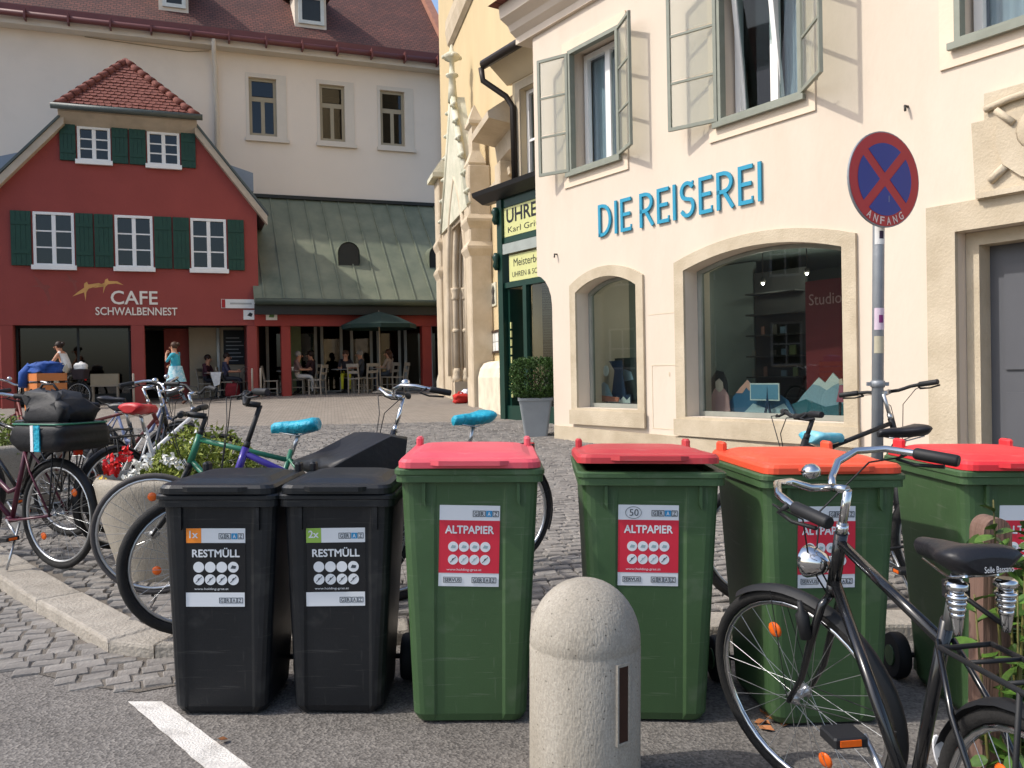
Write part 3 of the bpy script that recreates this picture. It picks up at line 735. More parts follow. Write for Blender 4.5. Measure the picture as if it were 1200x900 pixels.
# lamps seen glowing inside the shop
m_lamp = D.materials.new('lamp_glow'); m_lamp.use_nodes = True
_b = m_lamp.node_tree.nodes['Principled BSDF']; _b.inputs['Emission Color'].default_value = (1,.9,.7,1); _b.inputs['Emission Strength'].default_value = 6
for k, (uu, vv, zz, lb) in enumerate(((u0+.75,1.3,2.50,'small glowing spotlight over the dark brochure shelf'),(u0+.25,1.1,2.42,'small glowing spotlight above the black haired cut-out figure'),(u0+1.45,1.3,2.45,'small glowing spotlight above the red poster'),(US[0][0]+.75,1.0,2.35,'small glowing spotlight in the narrow shop window'))):
    r = empty('spotlight', FR.w(uu,vv,zz), FR.ang, lb, 'lamp', 'shop spotlights')
    obj('housing', MB().lathe([(.006,.4 if k!=3 else .5),(.006,.06),(.03,.05),(.03,0.0)], 10), M('dark_iron','3a3733'), r)
    obj('bulb', MB().ball((0,0,-.005), .022), m_lamp, r)
    pl_ = D.lights.new('spotlight_bulb','POINT'); pl_.energy = 5; pl_.color = (1,.93,.82); pl_.shadow_soft_size = .03
    lo_ = link(D.objects.new('spotlight_bulb', pl_)); lo_.parent = r; lo_.location = (0,0,-.05)
u0, u1 = US[0][0], US[0][1]; zb = US[0][2]
obj('window_board', MB().box(u0-.16, u1+.08, .426, .8, zb-.12, zb+.03), M('board_white','d9d7d0',rough=.6), br)
cutout('wave_board', [
    ('sea', [(0,0),(0,.14),(.95,.14),(.95,0)], cB('navy','2a3f5e')),
    ('wave', [(.45,.02)] + [(.45+.07*k, .11 if k%2 else .06) for k in range(1,8)] + [(.94,.02)], cB('white','e6e9ea')),
    ('sail', [(.55,.14),(.62,.48),(.50,.62),(.78,.62),(.80,.40),(.86,.14)], cB('navy','2a3f5e'))],
    'navy printed sea board with white zigzag waves in narrow shop window', 'display board', FR.u_(690,470,.60), zb+.03, .60, 0)
cutout('figure_board', [
    ('coat', [(0,0),(.02,.22),(.06,.30),(.14,.30),(.19,.2),(.2,0)], cB('white','e6e9ea')), ('hat', rect(.05,.13,.40,.46), cB('ink','23242a')), ('face', [(.05,.30),(.05,.40),(.13,.40),(.13,.30)], cB('skin','e8cfc0'))],
    'printed cut-out of a small figure in a white coat and black hat', 'display board', FR.u_(688,470,.46), zb+.05, .46, 0)
cutout('iceberg_board', [
    ('berg', [(0,0),(.06,.2),(.16,.28),(.25,.24),(.36,.05),(.4,0)], cB('paleblue','9fb9cc')), ('moon', [(.22+.06*math.cos(a*.5236), .44+.08*math.sin(a*.5236)) for a in range(12)], cB('white','e6e9ea')), ('hull', [(.08,.0),(.05,.09),(.5,.06),(.48,0)], cB('coral','d9836c'))],
    'printed iceberg board with coral hull and round pale moon', 'display board', FR.u_(700,470,.50), zb+.07, .50, 0)
cutout('picture_board', [('sheet', rect(0,.52,0,.66), cB('slate','3c4648')), ('cloud', [(.1,.4),(.2,.5),(.35,.46),(.4,.35),(.2,.32)], cB('paleblue','9fb9cc'))],
    'slate grey picture board standing in the narrow shop window', 'display board', FR.u_(722,470,.72), zb+.03, .72, 0)

# ================================================================ watchmaker's house with the green shop front
m_yel = M('yellow_render', 'cdb27c', rough=.92, var=.06, scale=1.2, bump=.15, bscale=25, stain=.25, stain_col='b08d54')
m_cream2 = M('pale_render', 'd8c6a4', rough=.92, var=.05, scale=1.5, bump=.1, bscale=25)
m_green = M('bottle_green', '12352b', rough=.4, var=.12, scale=5)
m_signy = M('sign_cream', 'c9c98a', rough=.5, var=.04)
m_black = M('black_paint', '17181a', rough=.4, var=.1)
bu = empty('watch_shop', FU.w(0,0,0), FU.ang, 'narrow house with dark green shop front and UHREN sign', 'building')
ug0, ug1 = FU.u_(611,160), FU.u_(611,160)+.9
zg0, zg1 = FU.z_(620,222), FU.z_(620,100)
ztop = FU.z_(600,80)
zf = FU.z_(600,228)      # top of shop front
us = FU.u_(590,400)
obj('wall', wall_poly([(us,0),(3.2,0),(3.2,ztop),(.95,ztop),(.95,zf+.05),(us,zf+.05)], [rect(ug0,ug1,zg0,zg1), rect(us+.1,3.1,.2,zf-.05)], .35), m_cream2, bu)
obj('side_wall', MB().box(us+.002,us+.2,.351,1.6,0,zf), m_cream2, bu)
fw = obj('window', frame_mb(ug0+.01, ug1-.01, zg0+.01, zg1-.01, .07, .12, .2, 2, 2), m_white, bu)
panes(fw, ug0+.08, ug1-.08, zg0+.08, zg1-.08, .16, 2, 2, m_pane, .02)
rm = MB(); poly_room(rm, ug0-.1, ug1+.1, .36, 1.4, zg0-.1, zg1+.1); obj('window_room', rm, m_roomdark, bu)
obj('window_border', MB().ring(rect(ug0-.14,ug1+.14,zg0-.14,zg1+.14), rect(ug0,ug1,zg0,zg1), -.03, -.001), m_stone, bu)
# eave, gutter and downpipe
obj('eave', MB().loft([[(u,-.45,ztop+.06),(u,.34,ztop+.06),(u,.34,ztop-.2),(u,-.02,ztop-.28)] for u in (.80,3.2)]), m_cream2, bu)
obj('roof', MB().loft([[(u,-.52,ztop+.07),(u,3.2,ztop+2.6),(u,3.2,ztop+2.45),(u,-.4,ztop+.065)] for u in (.75,3.2)]), m_roofR, bu)
obj('gutter', MB().tube([(FU.u_(567,90,-.52),-.52,ztop+.02),(3.2,-.52,ztop+.04)], .085, 10), M('dark_copper','2e2722',rough=.5,metal=.3), bu)
obj('downpipe', MB().tube([(.72,-.52,ztop-.02),(.74,-.50,ztop-.25),(.98,-.16,ztop-.55),(1.08,-.09,ztop-.75),(1.10,-.09,zf+.1)], .055, 10), M('dark_copper','2e2722'), bu)
# shop front
sf = MB()
sf.box(us,us+.16,-.10,.05,.25,zf); sf.box(3.0,3.16,-.10,.05,.25,zf)
sf.box(us+.161,2.999,-.06,.05,zf-.22,zf-.02); zs2 = FU.z_(606,297); zs3 = FU.z_(612,330)
sf.box(us+.161,2.999,-.06,.05,FU.z_(606,283)-.0,FU.z_(606,276)); sf.box(us+.161,2.999,-.06,.05,zs3-.08,zs3+.02)
sf.box(us+.161,2.999,-.05,.05,.25,.75); sf.box(1.25,1.36,-.07,.05,.75,zs3-.081)
obj('shop_front', sf, m_green, bu)
obj('shop_cornice', MB().loft([[(u,-.12,zf-.06),(u,-.34,zf+.06),(u,-.36,zf+.14),(u,.02,zf+.2),(u,.02,zf-.06)] for u in (.02,3.19)]), m_black, bu)
for zz in (zf-.35, zs2-.1):
    obj('bracket', MB().lathe([(.03,-.16),(.07,-.08),(.05,0),(.08,.08),(.04,.16)], 8, (us+.02,-.14,zz)), m_green, bu)
zt0 = FU.z_(606,276)+.01; zt1 = zf-.225
sb = obj('sign_board', MB().box(us+.17,2.95,-.045,.0,zt0,zt1), m_signy, bu)
hh = zt1-zt0
text('lettering', 'UHREN', hh*.46, m_black, sb, us+.22+.66, -.047, zt0+hh*.47, 1.25, bold=.02)
text('lettering', 'Karl Gritsch', hh*.20, m_black, sb, us+.95, -.047, zt0+hh*.12, 1.3)
sb2 = obj('sign_board', MB().box(us+.3,2.95,-.035,.0,zs3+.03,FU.z_(606,298)), m_signy, bu)
hh = FU.z_(606,298)-zs3-.03
text('lettering', 'Meisterbetrieb', hh*.30, m_black, sb2, us+1.05, -.037, zs3+.03+hh*.55, 1.2)
text('lettering', 'UHREN & SCHMUCK', hh*.2, m_black, sb2, us+1.05, -.037, zs3+.03+hh*.15, 1.3)
obj('blind_box', MB().box(us+.17,2.95,-.09,-.061,FU.z_(606,296),FU.z_(606,284)), M('awning_grey','9aa09a',rough=.7), bu)
gl = obj('shop_pane', MB().box(1.361,2.99,.0,.008,.751,zs3-.081), glass('shop_glass2','eef1ef',refl=1.2), bu)
obj('open_door', MB().box(us+.17,us+.24,.0,.9,.25,zs3-.09), m_green, bu)
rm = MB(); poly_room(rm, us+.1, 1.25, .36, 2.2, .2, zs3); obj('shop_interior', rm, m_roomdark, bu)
rm = MB(); poly_room(rm, 1.25, 3.1, .36, 1.3, .2, zs3); obj('shop_interior', rm, M('shop_wall_pale','8d978f'), bu)
cl = MB()
for k in range(9): cl.box(us+.245,us+.275,-.005+.0*k,.02,.9+k*.16,.9+k*.16+.12)
obj('watch_strip', cl, m_signy, bu)

# ================================================================ church
m_lime = M('limestone', 'b9a98f', rough=.9, scale=1.8, col2='d0c1aa', bump=.3, bscale=30, stain=.45, stain_col='9c8a6c')
m_pale = M('weathered_limestone', 'b9b9a2', rough=.9, scale=2.6, col2='d6d0bc', bump=.4, bscale=25, stain=.4, stain_col='8c927c')
m_ylw = M('church_render', 'c9b48c', rough=.92, var=.07, scale=1.0, bump=.15, bscale=20, stain=.35, stain_col='b3986a', stretch=(1,1,.4))
ch = empty('church', FC.w(0,0,0), FC.ang, 'yellow rendered church with a carved gothic stone portal', 'church')
VW = .46                                   # the rendered wall stands back behind the portal front
pu0, pu1 = FC.u_(527,300), FC.u_(547,300); spz, apz = FC.z_(537,338), FC.z_(537,212)
def gothic(u0, u1, z0, zs, za, n=9):
    """pointed arch outline: right jamb up, over the point, left jamb down"""
    hw = (u1-u0)/2; H = za-zs; R = (hw*hw+H*H)/(2*hw); cu = (u0+u1)/2
    pr = []
    for k in range(n+1):
        a = math.asin(min(1,H/R))*k/n; pr.append((u1-R+R*math.cos(a), zs+R*math.sin(a)))
    pl_ = [(2*cu-x, z) for x, z in reversed(pr[:-1])]
    return [(u1,z0)] + pr + pl_ + [(u0,z0)]
go = gothic(pu0, pu1, .3, spz, apz)
CT = 17.0
wu0, wu1 = FC.u_(531,40,VW)-.2, FC.u_(556,40,VW)
obj('wall', MB().prism([(-.8,0),(9.7,0),(9.7,CT),(-.8,CT)], VW, VW+.8, [list(reversed(gothic(pu0-.1,pu1+.1,.2,spz+.1,apz+.2))), gothic(wu0+.3,wu1-.1,11.0,14.2,16.2)]), m_ylw, ch)
pb0, pb1 = FC.u_(517,300), FC.u_(552,250); pbz = FC.z_(552,240)
obj('portal_block', MB().prism([(pb0,.2),(pb1,.2),(pb1,pbz),(pb0,pbz)], 0, VW-.001, [list(reversed(go))]), m_lime, ch)
obj('portal_back', MB().box(pu0-.3,pu1+.3,VW+.75,VW+.9,.2,apz+.2), m_lime, ch)
obj('portal_door', MB().box(pu0+.35,pu1-.35,VW+.6,VW+.749,.3,spz-.2), M('dark_oak','3a2a1e',rough=.6,scale=8,stretch=(8,8,.4)), ch)
# roll mouldings: jamb shafts that run on into the arch
for k, (ex, v, r) in enumerate(((.10,-.02,.07),(-.06,.13,.085),(-.10,.24,.045),(-.12,.37,.085),(-.2,.56,.07))):
    path = gothic(pu0-ex, pu1+ex, 1.3, spz, apz+ex*1.3)
    obj('archivolt', MB().tube([(x, v, z) for x, z in path], r, 8), m_lime, ch)
    if k in (1,3):
        for sx in (pu0-ex, pu1+ex):
            obj('capital', MB().lathe([(r*1.05,0),(r*1.4,.05),(r*1.2,.12),(r*1.5,.26),(r*1.6,.32)], 8, (sx,v,spz-.2)), m_lime, ch)
            obj('shaft_ring', MB().lathe([(r*1.02,0),(r*1.3,.03),(r*1.3,.08),(r*1.02,.11)], 8, (sx,v,FC.z_(537,388))), m_lime, ch)
            obj('shaft_base', MB().lathe([(r*1.6,0),(r*1.6,.12),(r*1.25,.2),(r*1.4,.26),(r,.36)], 8, (sx,v,1.15)), m_lime, ch)
for (a_,b_) in ((pu0-.1,pu0+.28),(pu1-.28,pu1+.1)): obj('portal_plinth', MB().box(a_,b_,.02,VW+.5,.3,1.16), m_lime, ch)
# gable over the portal with crockets and finial
ga_u, ga_z = (pb0+pb1)/2+.25, FC.z_(534,108); gb = pb1; gbz = pbz+.001; gl_ = 2*ga_u-gb
gm = MB().prism([(gl_,gbz),(gb,gbz),(ga_u,ga_z)], -.06, .28)
gab = obj('gable', gm, m_pale, ch)
rk = MB()
for sgn in (-1,1): rk.tube([(ga_u+sgn*(gb-ga_u), -.02, gbz), (ga_u, -.02, ga_z)], .085, 6)
obj('gable_coping', rk, m_pale, gab)
for sgn in (-1,1):
    for k in range(6):
        t = (k+.5)/6.3; x = ga_u+sgn*(gb-ga_u)*(1-t); z = gbz+(ga_z-gbz)*t
        mb = MB().ball((x+sgn*.08,-.05,z+.07), .085,.08,.08, 8,6); mb.ball((x+sgn*.16,-.05,z+.10), .055,.055,.05, 8,6); mb.ball((x+sgn*.09,-.12,z+.06), .045,.045,.045, 8,6)
        obj('crocket', mb, m_pale, gab)
fz = ga_z
fin = MB().lathe([(.12,0),(.10,.35),(.08,.6),(.16,.65),(.16,.69),(.07,.73),(.06,1.0),(.20,1.07),(.23,1.14),(.15,1.21),(.06,1.25),(.03,1.42)], 8, (ga_u,-.02,fz-.15))
for a in range(4): fin.ball((ga_u+.20*math.cos(a*1.57), -.02+.20*math.sin(a*1.57), fz+.96), .06,.06,.055, 8,6)
obj('finial', fin, m_pale, gab)
# piers left and right of the portal
def moulded(par, u0, u1, v0, v1, zc, o=.07):
    obj('moulding', MB().loft([[(u0-o+e,v0-o+e,z),(u1+o-e,v0-o+e,z),(u1+o-e,v1,z),(u0-o+e,v1,z)] for e,z in ((o,zc-.16),(.0,zc),(.0,zc+.06),(o*.95,zc+.17))]), m_lime, par)
pR = obj('pier', MB().cbox(pb1-.62,pb1+.05,-.05,VW-.002,.2,pbz+.9,.03), m_lime, ch)
for py in (257,290): moulded(pR, pb1-.62, pb1+.05, -.05, VW-.003, FC.z_(555,py))
z5 = pbz+.9
obj('pinnacle', MB().loft([[(pb1-.62+e,-.05+e,z),(pb1+.05-e,-.05+e,z),(pb1+.05-e,VW-.1-e,z),(pb1-.62+e,VW-.1-e,z)] for e,z in ((.02,z5),(.0,z5+.05),(.12,z5+.35),(.12,z5+.9),(.05,z5+.95),(.05,z5+1.02),(.2,z5+1.4))]), m_lime, pR)
zl = FC.z_(519,205); pL = obj('pier', MB().cbox(pb0-.5,pb0+.25,-.08,VW-.002,.2,zl,.03), m_lime, ch)
for py in (284,318): moulded(pL, pb0-.5, pb0+.25, -.08, VW-.003, FC.z_(521,py), .06)
obj('pier_cap', MB().loft([[(pb0-.7,-.25,zl),(pb0+.4,-.25,zl),(pb0+.4,VW-.002,zl),(pb0-.7,VW-.002,zl)],[(pb0-.7,-.25,zl+.12),(pb0+.4,-.25,zl+.12),(pb0+.4,VW-.002,zl+.12),(pb0-.7,VW-.002,zl+.12)],[(pb0-.4,.3,zl+.9),(pb0+.2,.3,zl+.9),(pb0+.2,VW-.002,zl+.9),(pb0-.4,VW-.002,zl+.9)]]), m_pale, pL)
# shed cornice and string course to the right of the portal
vc = -.28; zc0 = FC.z_(553,166,vc); cu0, cu1 = FC.u_(553,166,vc), 9.6
obj('cornice', MB().loft([[(u,VW-.01,zc0-.55),(u,VW-.22,zc0-.42),(u,VW-.26,zc0-.10),(u,vc,zc0),(u,vc-.02,zc0+.12),(u,VW-.01,zc0+.62)] for u in (cu0,cu1)]), m_lime, ch)
obj('buttress', MB().cbox(cu0+.1,cu0+.55,VW-.3,VW-.001,pbz-.5,zc0-.5,.02), m_lime, ch)
zc1 = FC.z_(574,222,.3); sc0 = FC.u_(573,222,.3); obj('string_course', MB().loft([[(u,VW,zc1-.1),(u,VW-.13,zc1-.06),(u,VW-.15,zc1+.08),(u,VW,zc1+.16)] for u in (sc0,sc0+1.9)]), m_lime, ch)
# window above with a sloping hood
obj('window_surround', MB().prism([(wu0,10.9),(wu1+.2,10.9),(wu1+.2,11.15),(wu0,11.15)], VW-.18, VW-.001), m_lime, ch)
obj('window_hood', MB().loft([[(u,VW-.02,10.45),(u,VW-.12,10.55),(u,VW-.18,10.9),(u,VW-.02,11.0)] for u in (wu0-.1,wu1+.25)]), m_lime, ch)
obj('window', MB().box(wu0+.2,wu1,VW+.5,VW+.55,11,16.2), m_roomdark, ch)
# rounded white base blocks at the foot
b1 = FC.u_(589,450,.12)
for (a,b,zt,vf) in ((pb1+.12,b1,1.62,.06),(pb0-1.4,pb0-.55,1.5,.0)):
    obj('base_block', MB().loft([[(a,vf+e,z),(b-e,vf+e,z),(b-e,VW-.001,z),(a,VW-.001,z)] for e,z in ((0,.2),(0,zt-.35),(.05,zt-.16),(.14,zt-.04),(.26,zt))]), M('whitewash','d9cfb9',rough=.9,scale=3,stain=.6,stain_col='948a74',bump=.3), ch)
def on_wall(px,py): u,z = FC.uz(px,py,VW); return u,z
un, zn0 = on_wall(582,414); _, zn1 = on_wall(582,387); hb = zn1-zn0
nb = empty('notice_board', FC.w(un,VW-.002,(zn0+zn1)/2), FC.ang, 'small dark framed notice board on the yellow church wall', 'notice board')
obj('frame', MB().ring(rect(-.5,.5,-hb/2,hb/2), rect(-.43,.43,-hb/2+.05,hb/2-.05), -.05, .02), M('dark_oak','3a2a1e'), nb)
obj('back', MB().box(-.435,.435,-.02,.015,-hb/2+.05,hb/2-.05), M('paper_grey','a7a8a2'), nb)
for k in range(4): obj('notice', MB().box(-.38+.4*(k%2),-.05+.4*(k%2),-.026,-.021,-hb*.4+hb*.42*(k//2),-hb*.03+hb*.42*(k//2)), M('paper_white','d8d8d2'), nb)
up_, zp = on_wall(580,345)
pq = empty('wall_plaque', FC.w(up_,VW-.002,zp), FC.ang, 'narrow carved plaque with a dark figure on the church wall', 'plaque')
obj('plate', MB().box(-.22,.22,-.03,.01,-.26,.26), m_pale, pq); obj('figure', MB().prism([(-.12,-.2),(.12,-.2),(.05,-.02),(.12,.08),(.0,.2),(-.12,.08),(-.05,-.02)], -.05, -.031), M('dark_iron','3a3733'), pq)

# ================================================================ house across the square, outside the frame, mirrored in the shop panes
oh = empty('opposite_house', (-19, 11, 0), R_(90), 'plain grey house facing the shop from across the square', 'house')
m_oh = M('opposite_render','9a948a',rough=.93,var=.05,scale=.7)
hw_ = [rect(-6.4+3.0*i, -5.3+3.0*i, z0_, z0_+1.6) for i in range(5) for z0_ in (1.4,4.6)]
obj('wall', wall_poly([(-7.5,0),(7.5,0),(7.5,7.2),(-7.5,7.2)], hw_, .4), m_oh, oh)
for q in hw_:
    f = obj('window', frame_mb(q[0][0]+.01,q[1][0]-.01,q[0][1]+.01,q[2][1]-.01,.08,.1,.18,2,2), m_white, oh)
    obj('pane', MB().box(q[0][0]+.08,q[1][0]-.08,.13,.136,q[0][1]+.08,q[2][1]-.08), M('dormer_dark','2d2e2a',rough=.15,var=.1), f)
obj('side_wall', MB().box(-7.5,-7.1,.401,6,0,7.2), m_oh, oh); obj('side_wall', MB().box(7.1,7.5,.401,6,0,7.2), m_oh, oh)
obj('roof', MB().loft([[(u,-.5,7.21),(u,3.2,9.6),(u,6.5,7.21)] for u in (-7.8,7.8)]), m_roofR, oh)
# ================================================================ tall beige building behind
m_beige = M('beige_render', 'dfd0be', rough=.93, var=.03, scale=.5, bump=.08, bscale=15, stain=.3, stain_col='a8988a')
m_trim = M('beige_trim', 'cfc4b4', rough=.9, var=.03)
m_gutr = M('red_gutter', '683a37', rough=.5, var=.1, scale=2)
m_tan = M('tan_frame', '9c9078', rough=.6, var=.05)
m_dglass = glass('dark_glass', '8f9890', refl=1.5)
bb = empty('long_building', FB.w(0,0,0), FB.ang, 'long beige building with brown tiled roof and dormers behind cafe', 'building')
zE = FB.z_(300,60); bu0, bu1 = -4.0, FB.u_(508,200)+.9
WB = [(FB.uz(291,88), FB.uz(325,158)), (FB.uz(374,98), FB.uz(405,167)), (FB.uz(445,107), FB.uz(475,174))]
zw1 = sum(a[1] for a,b in WB)/3; zw0 = sum(b[1] for a,b in WB)/3
hs = [rect(a[0], b[0], zw0, zw1) for a,b in WB]
obj('wall', wall_poly([(bu0,0),(bu1,0),(bu1,zE),(bu0,zE)], hs, .4), m_beige, bb)
for (a,b) in WB:
    u0, u1 = a[0], b[0]
    f = obj('window', MB().ring(rect(u0,u1,zw0,zw1), rect(u0+.10,u1-.10,zw0+.10,zw1-.10), .08, .16).box(u0+.1,u1-.1,.09,.15,zw0+(zw1-zw0)*.6,zw0+(zw1-zw0)*.68).box((u0+u1)/2-.06,(u0+u1)/2+.06,.085,.155,zw0+.1,zw0+(zw1-zw0)*.6), m_tan, bb)
    zm = zw0+(zw1-zw0)*.6; um = (u0+u1)/2
    for q in ((u0+.1,um-.06,zw0+.1,zm),(um+.06,u1-.1,zw0+.1,zm),(u0+.1,u1-.1,zm+.18,zw1-.1)): obj('pane', MB().box(q[0],q[1],.115,.122,q[2],q[3]), m_dglass, f)
    obj('window_border', MB().ring(rect(u0-.10,u1+.32,zw0-.12,zw1+.14), rect(u0,u1,zw0,zw1), -.02, -.001), m_trim, bb)
    obj('window_sill', MB().box(u0-.14,u1+.38,-.10,-.021,zw0-.2,zw0-.09), m_trim, bb)
    rm = MB(); poly_room(rm, u0-.2,u1+.2,.405,1.6,zw0-.1,zw1+.1); obj('window_room', rm, M('brown_room','4c443c',rough=.9), bb)
RUN = 4.1
def roofz(v): return zE+.15+(v+.5)*1.0
obj('roof', MB().loft([[(u,-.5,roofz(-.5)),(u,RUN,roofz(RUN)),(u,RUN+4.6,zE),(u,.0,zE)] for u in (bu0-.3,bu1-.35)]), rooftile('roof_tile_brown','5d3a32','744539',.17,.10), bb)
obj('eave_board', MB().box(bu0-.3,bu1,-.45,-.001,zE-.12,zE+.10), m_trim, bb)
gt = obj('gutter', MB().tube([(bu0-.3,-.62,zE+.12),(bu1,-.62,zE+.12)], .095, 8), m_gutr, bb)
obj('snow_guard', MB().box(bu0,bu1,-.42,-.38,roofz(-.40)+.01,roofz(-.40)+.22), m_gutr, gt)
for k in range(16): obj('gutter_bracket', MB().box(bu0+1+k*1.15,bu0+1.05+k*1.15,-.77,-.47,zE-.04,zE+.28), m_gutr, gt)
obj('fire_wall', MB().prism([(0,0)]*0 or [(bu1-.34,zE-.3),(bu1+.05,zE-.3),(bu1+.05,zE+.2),(bu1-.34,zE+.2)], -.7, .0).loft([[(bu1-.34,-.5,roofz(-.5)-.3),(bu1-.05,-.5,roofz(-.5)-.3),(bu1-.05,RUN,roofz(RUN)-.3),(bu1-.34,RUN,roofz(RUN)-.3)],[(bu1-.34,-.5,roofz(-.5)+.3),(bu1-.05,-.5,roofz(-.5)+.3),(bu1-.05,RUN,roofz(RUN)+.3),(bu1-.34,RUN,roofz(RUN)+.3)]]), M('pink_brick','9a6b58',rough=.9,scale=4), bb)
rg = MB()
for k in range(56):
    u = bu0+k*(bu1-bu0-.4)/56; rg.tube([(u,RUN,roofz(RUN)+.02),(u+.34,RUN,roofz(RUN)+.06)], .12, 6)
o = obj('ridge_tiles', rg, MATS['roof_tile_brown'], bb); o['kind'] = 'stuff'
for (px0, px1, py0, py1) in ((340,388,42,6),(180,226,16,-24)):
    # dormers: window box standing on the roof slope
    v = .55
    u0, za = FB.uz(px0+6,py0,v); u1, zb_ = FB.uz(px1-6,py1,v)
    zr = roofz(v); hgt = 1.15
    d = obj('dormer', MB().loft([[(u0,v,zr-.1),(u0,v+1.5,zr+1.4),(u0,v+1.5,zr+hgt+.3),(u0,v,zr+hgt)],[(u1,v,zr-.1),(u1,v+1.5,zr+1.4),(u1,v+1.5,zr+hgt+.3),(u1,v,zr+hgt)]]), m_trim, bb)
    obj('dormer_roof', MB().loft([[(u0-.25,v-.3,zr+hgt+.02),(u0-.25,v+2.4,zr+hgt+.5),(u0-.25,v+2.4,zr+hgt+.65),(u0-.25,v-.3,zr+hgt+.14)],[(u1+.25,v-.3,zr+hgt+.02),(u1+.25,v+2.4,zr+hgt+.5),(u1+.25,v+2.4,zr+hgt+.65),(u1+.25,v-.3,zr+hgt+.14)]]), MATS['roof_tile_brown'], d)
    obj('window_frame', MB().ring(rect(u0+.12,u1-.08,zr+.12,zr+hgt-.06), rect(u0+.24,u1-.2,zr+.24,zr+hgt-.18), v-.06, v-.001), M('grey_white','c9ccc6'), d)
    obj('pane', MB().box(u0+.23,u1-.19,v-.02,v-.004,zr+.23,zr+hgt-.17), M('dormer_dark','2d2e2a',rough=.15,var=.1), d)
dp = obj('downpipe', MB().tube([(FB.u_(250,60),-.6,zE+.05),(FB.u_(250,60),-.35,zE-.35),(FB.u_(252,80),-.12,zE-.7),(FB.u_(255,200),-.12,zE-7)], .07, 8), m_trim, bb)
obj('downpipe', MB().tube([(bu1-.55,-.5,zE+.05),(bu1-.52,-.12,zE-.7),(bu1-.52,-.12,1)], .07, 8), M('tan_frame','9c9078'), bb)
obj('wall_cable', MB().tube([(bu0+6,-.02,FB.z_(50,38)),(bu0+9,-.02,FB.z_(100,48)),(FB.u_(245,58),-.02,FB.z_(245,60))], .012, 5), m_tan, bb)

# ================================================================ low building with the green copper roof
m_copper = M('copper_patina', '5b6353', rough=.62, scale=1.1, col2='7d806b', metal=0.0, stain=.5, stain_col='44503f', detail=8, bump=.05, bscale=8)
m_redpaint = M('red_paint', '8e3128', rough=.6, var=.08, scale=3)
m_dark = M('dark_frame', '1c1f1d', rough=.5, var=.1)
bgn = empty('copper_roof_building', FG.w(0,0,0), FG.ang, 'low building with green standing seam copper roof over red posts', 'building')
gl1 = FG.u_(519,400)+1.2
zEa = FG.z_(400,352,-.45); zRg = FG.z_(400,236,3.38)
vE, vR = -.45, 3.38
def rz(v): return zEa+(v-vE)*(zRg-zEa)/(vR-vE)
rf = obj('roof', MB().loft([[(u,vE,zEa),(u,vR,zRg),(u,vR,zRg-.25),(u,vE+.02,zEa-.1)] for u in (-.02,gl1)]), m_copper, bgn)
nrm = Vector((0, -(zRg-zEa), (vR-vE))).normalized()
for k in range(13):
    ut_ = -.3+k*.56; ub_ = ut_ + 0.0
    if 0 <= ut_ <= gl1: obj('seam', MB().loft([[(ut_-.02,vE,rz(vE)-.01),(ut_+.02,vE,rz(vE)-.01),(ut_+.02,vE,rz(vE)+.055),(ut_-.02,vE,rz(vE)+.055)],[(ut_-.02,vR-.02,rz(vR-.02)-.01),(ut_+.02,vR-.02,rz(vR-.02)-.01),(ut_+.02,vR-.02,rz(vR-.02)+.055),(ut_-.02,vR-.02,rz(vR-.02)+.055)]]), m_copper, rf)
obj('ridge_flashing', MB().box(0,gl1,vR-.12,vR,zRg-.02,zRg+.09), m_dark, rf)
obj('gutter', MB().tube([(0,vE-.06,zEa-.06),(gl1,vE-.06,zEa-.06)], .10, 8), M('patina_dark','3e463a',rough=.6), bgn)
obj('fascia', MB().box(-.01,gl1,vE+.05,vE+.25,zEa-.42,zEa-.11), m_dark, bgn)
for (px,py) in ((409,300),(515,302)):
    # barrel vent dormers
    vv = vE + (FG.z_(px,py,.9)-zEa)/(rz(1)-rz(0)); vv = .75
    u, z = FG.uz(px, py, vv); z = rz(vv)-.02; r = .34
    prof = [(r*math.cos(R_(a)), .45+r*math.sin(R_(a))) for a in range(0,181,15)]; prof = [(r,0)] + prof + [(-r,0)]
    vb = obj('vent_dormer', MB().loft([[(u+x, vv, z+zz) for x,zz in prof],[(u+x, vv+1.35*(.25+zz/.8), z+zz+.02) for x,zz in prof]], False), m_copper, rf)
    obj('louvre', MB().prism([(u+x*.93,z+zz*.96+.01) for x,zz in prof], vv+.04, vv+.06), m_dark, rf)
zbm = FG.z_(400,382); zbt = zEa-.3
obj('beam', MB().box(-.005,gl1,-.05,.3,zbm,zbt), m_redpaint, bgn)
for (a,b) in ((330,341),(495,506),(556,566)):
    u0,u1 = FG.u_(a,420),FG.u_(b,420); obj('post', MB().cbox(u0,u1,-.02,.27,.55,zbm+.001,.015), m_redpaint, bgn)
GV = 2.3
gw = MB(); frames = []
cw = [(FG.u_(312,420,GV),FG.u_(333,420,GV)),(FG.u_(345,420,GV),FG.u_(372,420,GV)),(FG.u_(376,420,GV),FG.u_(402,420,GV)),(FG.u_(411,420,GV),FG.u_(437,420,GV)),(FG.u_(442,420,GV),FG.u_(470,420,GV)),(FG.u_(474,420,GV),FG.u_(500,420,GV)),(FG.u_(504,420,GV),FG.u_(530,420,GV))]
m_ofr = M('old_white', '9a988f', rough=.7)
for (a,b) in cw:
    f = obj('glazed_door', MB().ring(rect(a,b,.6,3.1), rect(a+.09,b-.09,.9,3.0), GV, GV+.07), m_ofr, bgn)
    obj('pane', MB().box(a+.09,b-.09,GV+.03,GV+.036,.9,3.0), m_dglass, f)
obj('back_wall', MB().box(-.1,gl1,GV+.9,GV+1.0,.5,zEa), M('warm_dark','3a332b',rough=.9), bgn)
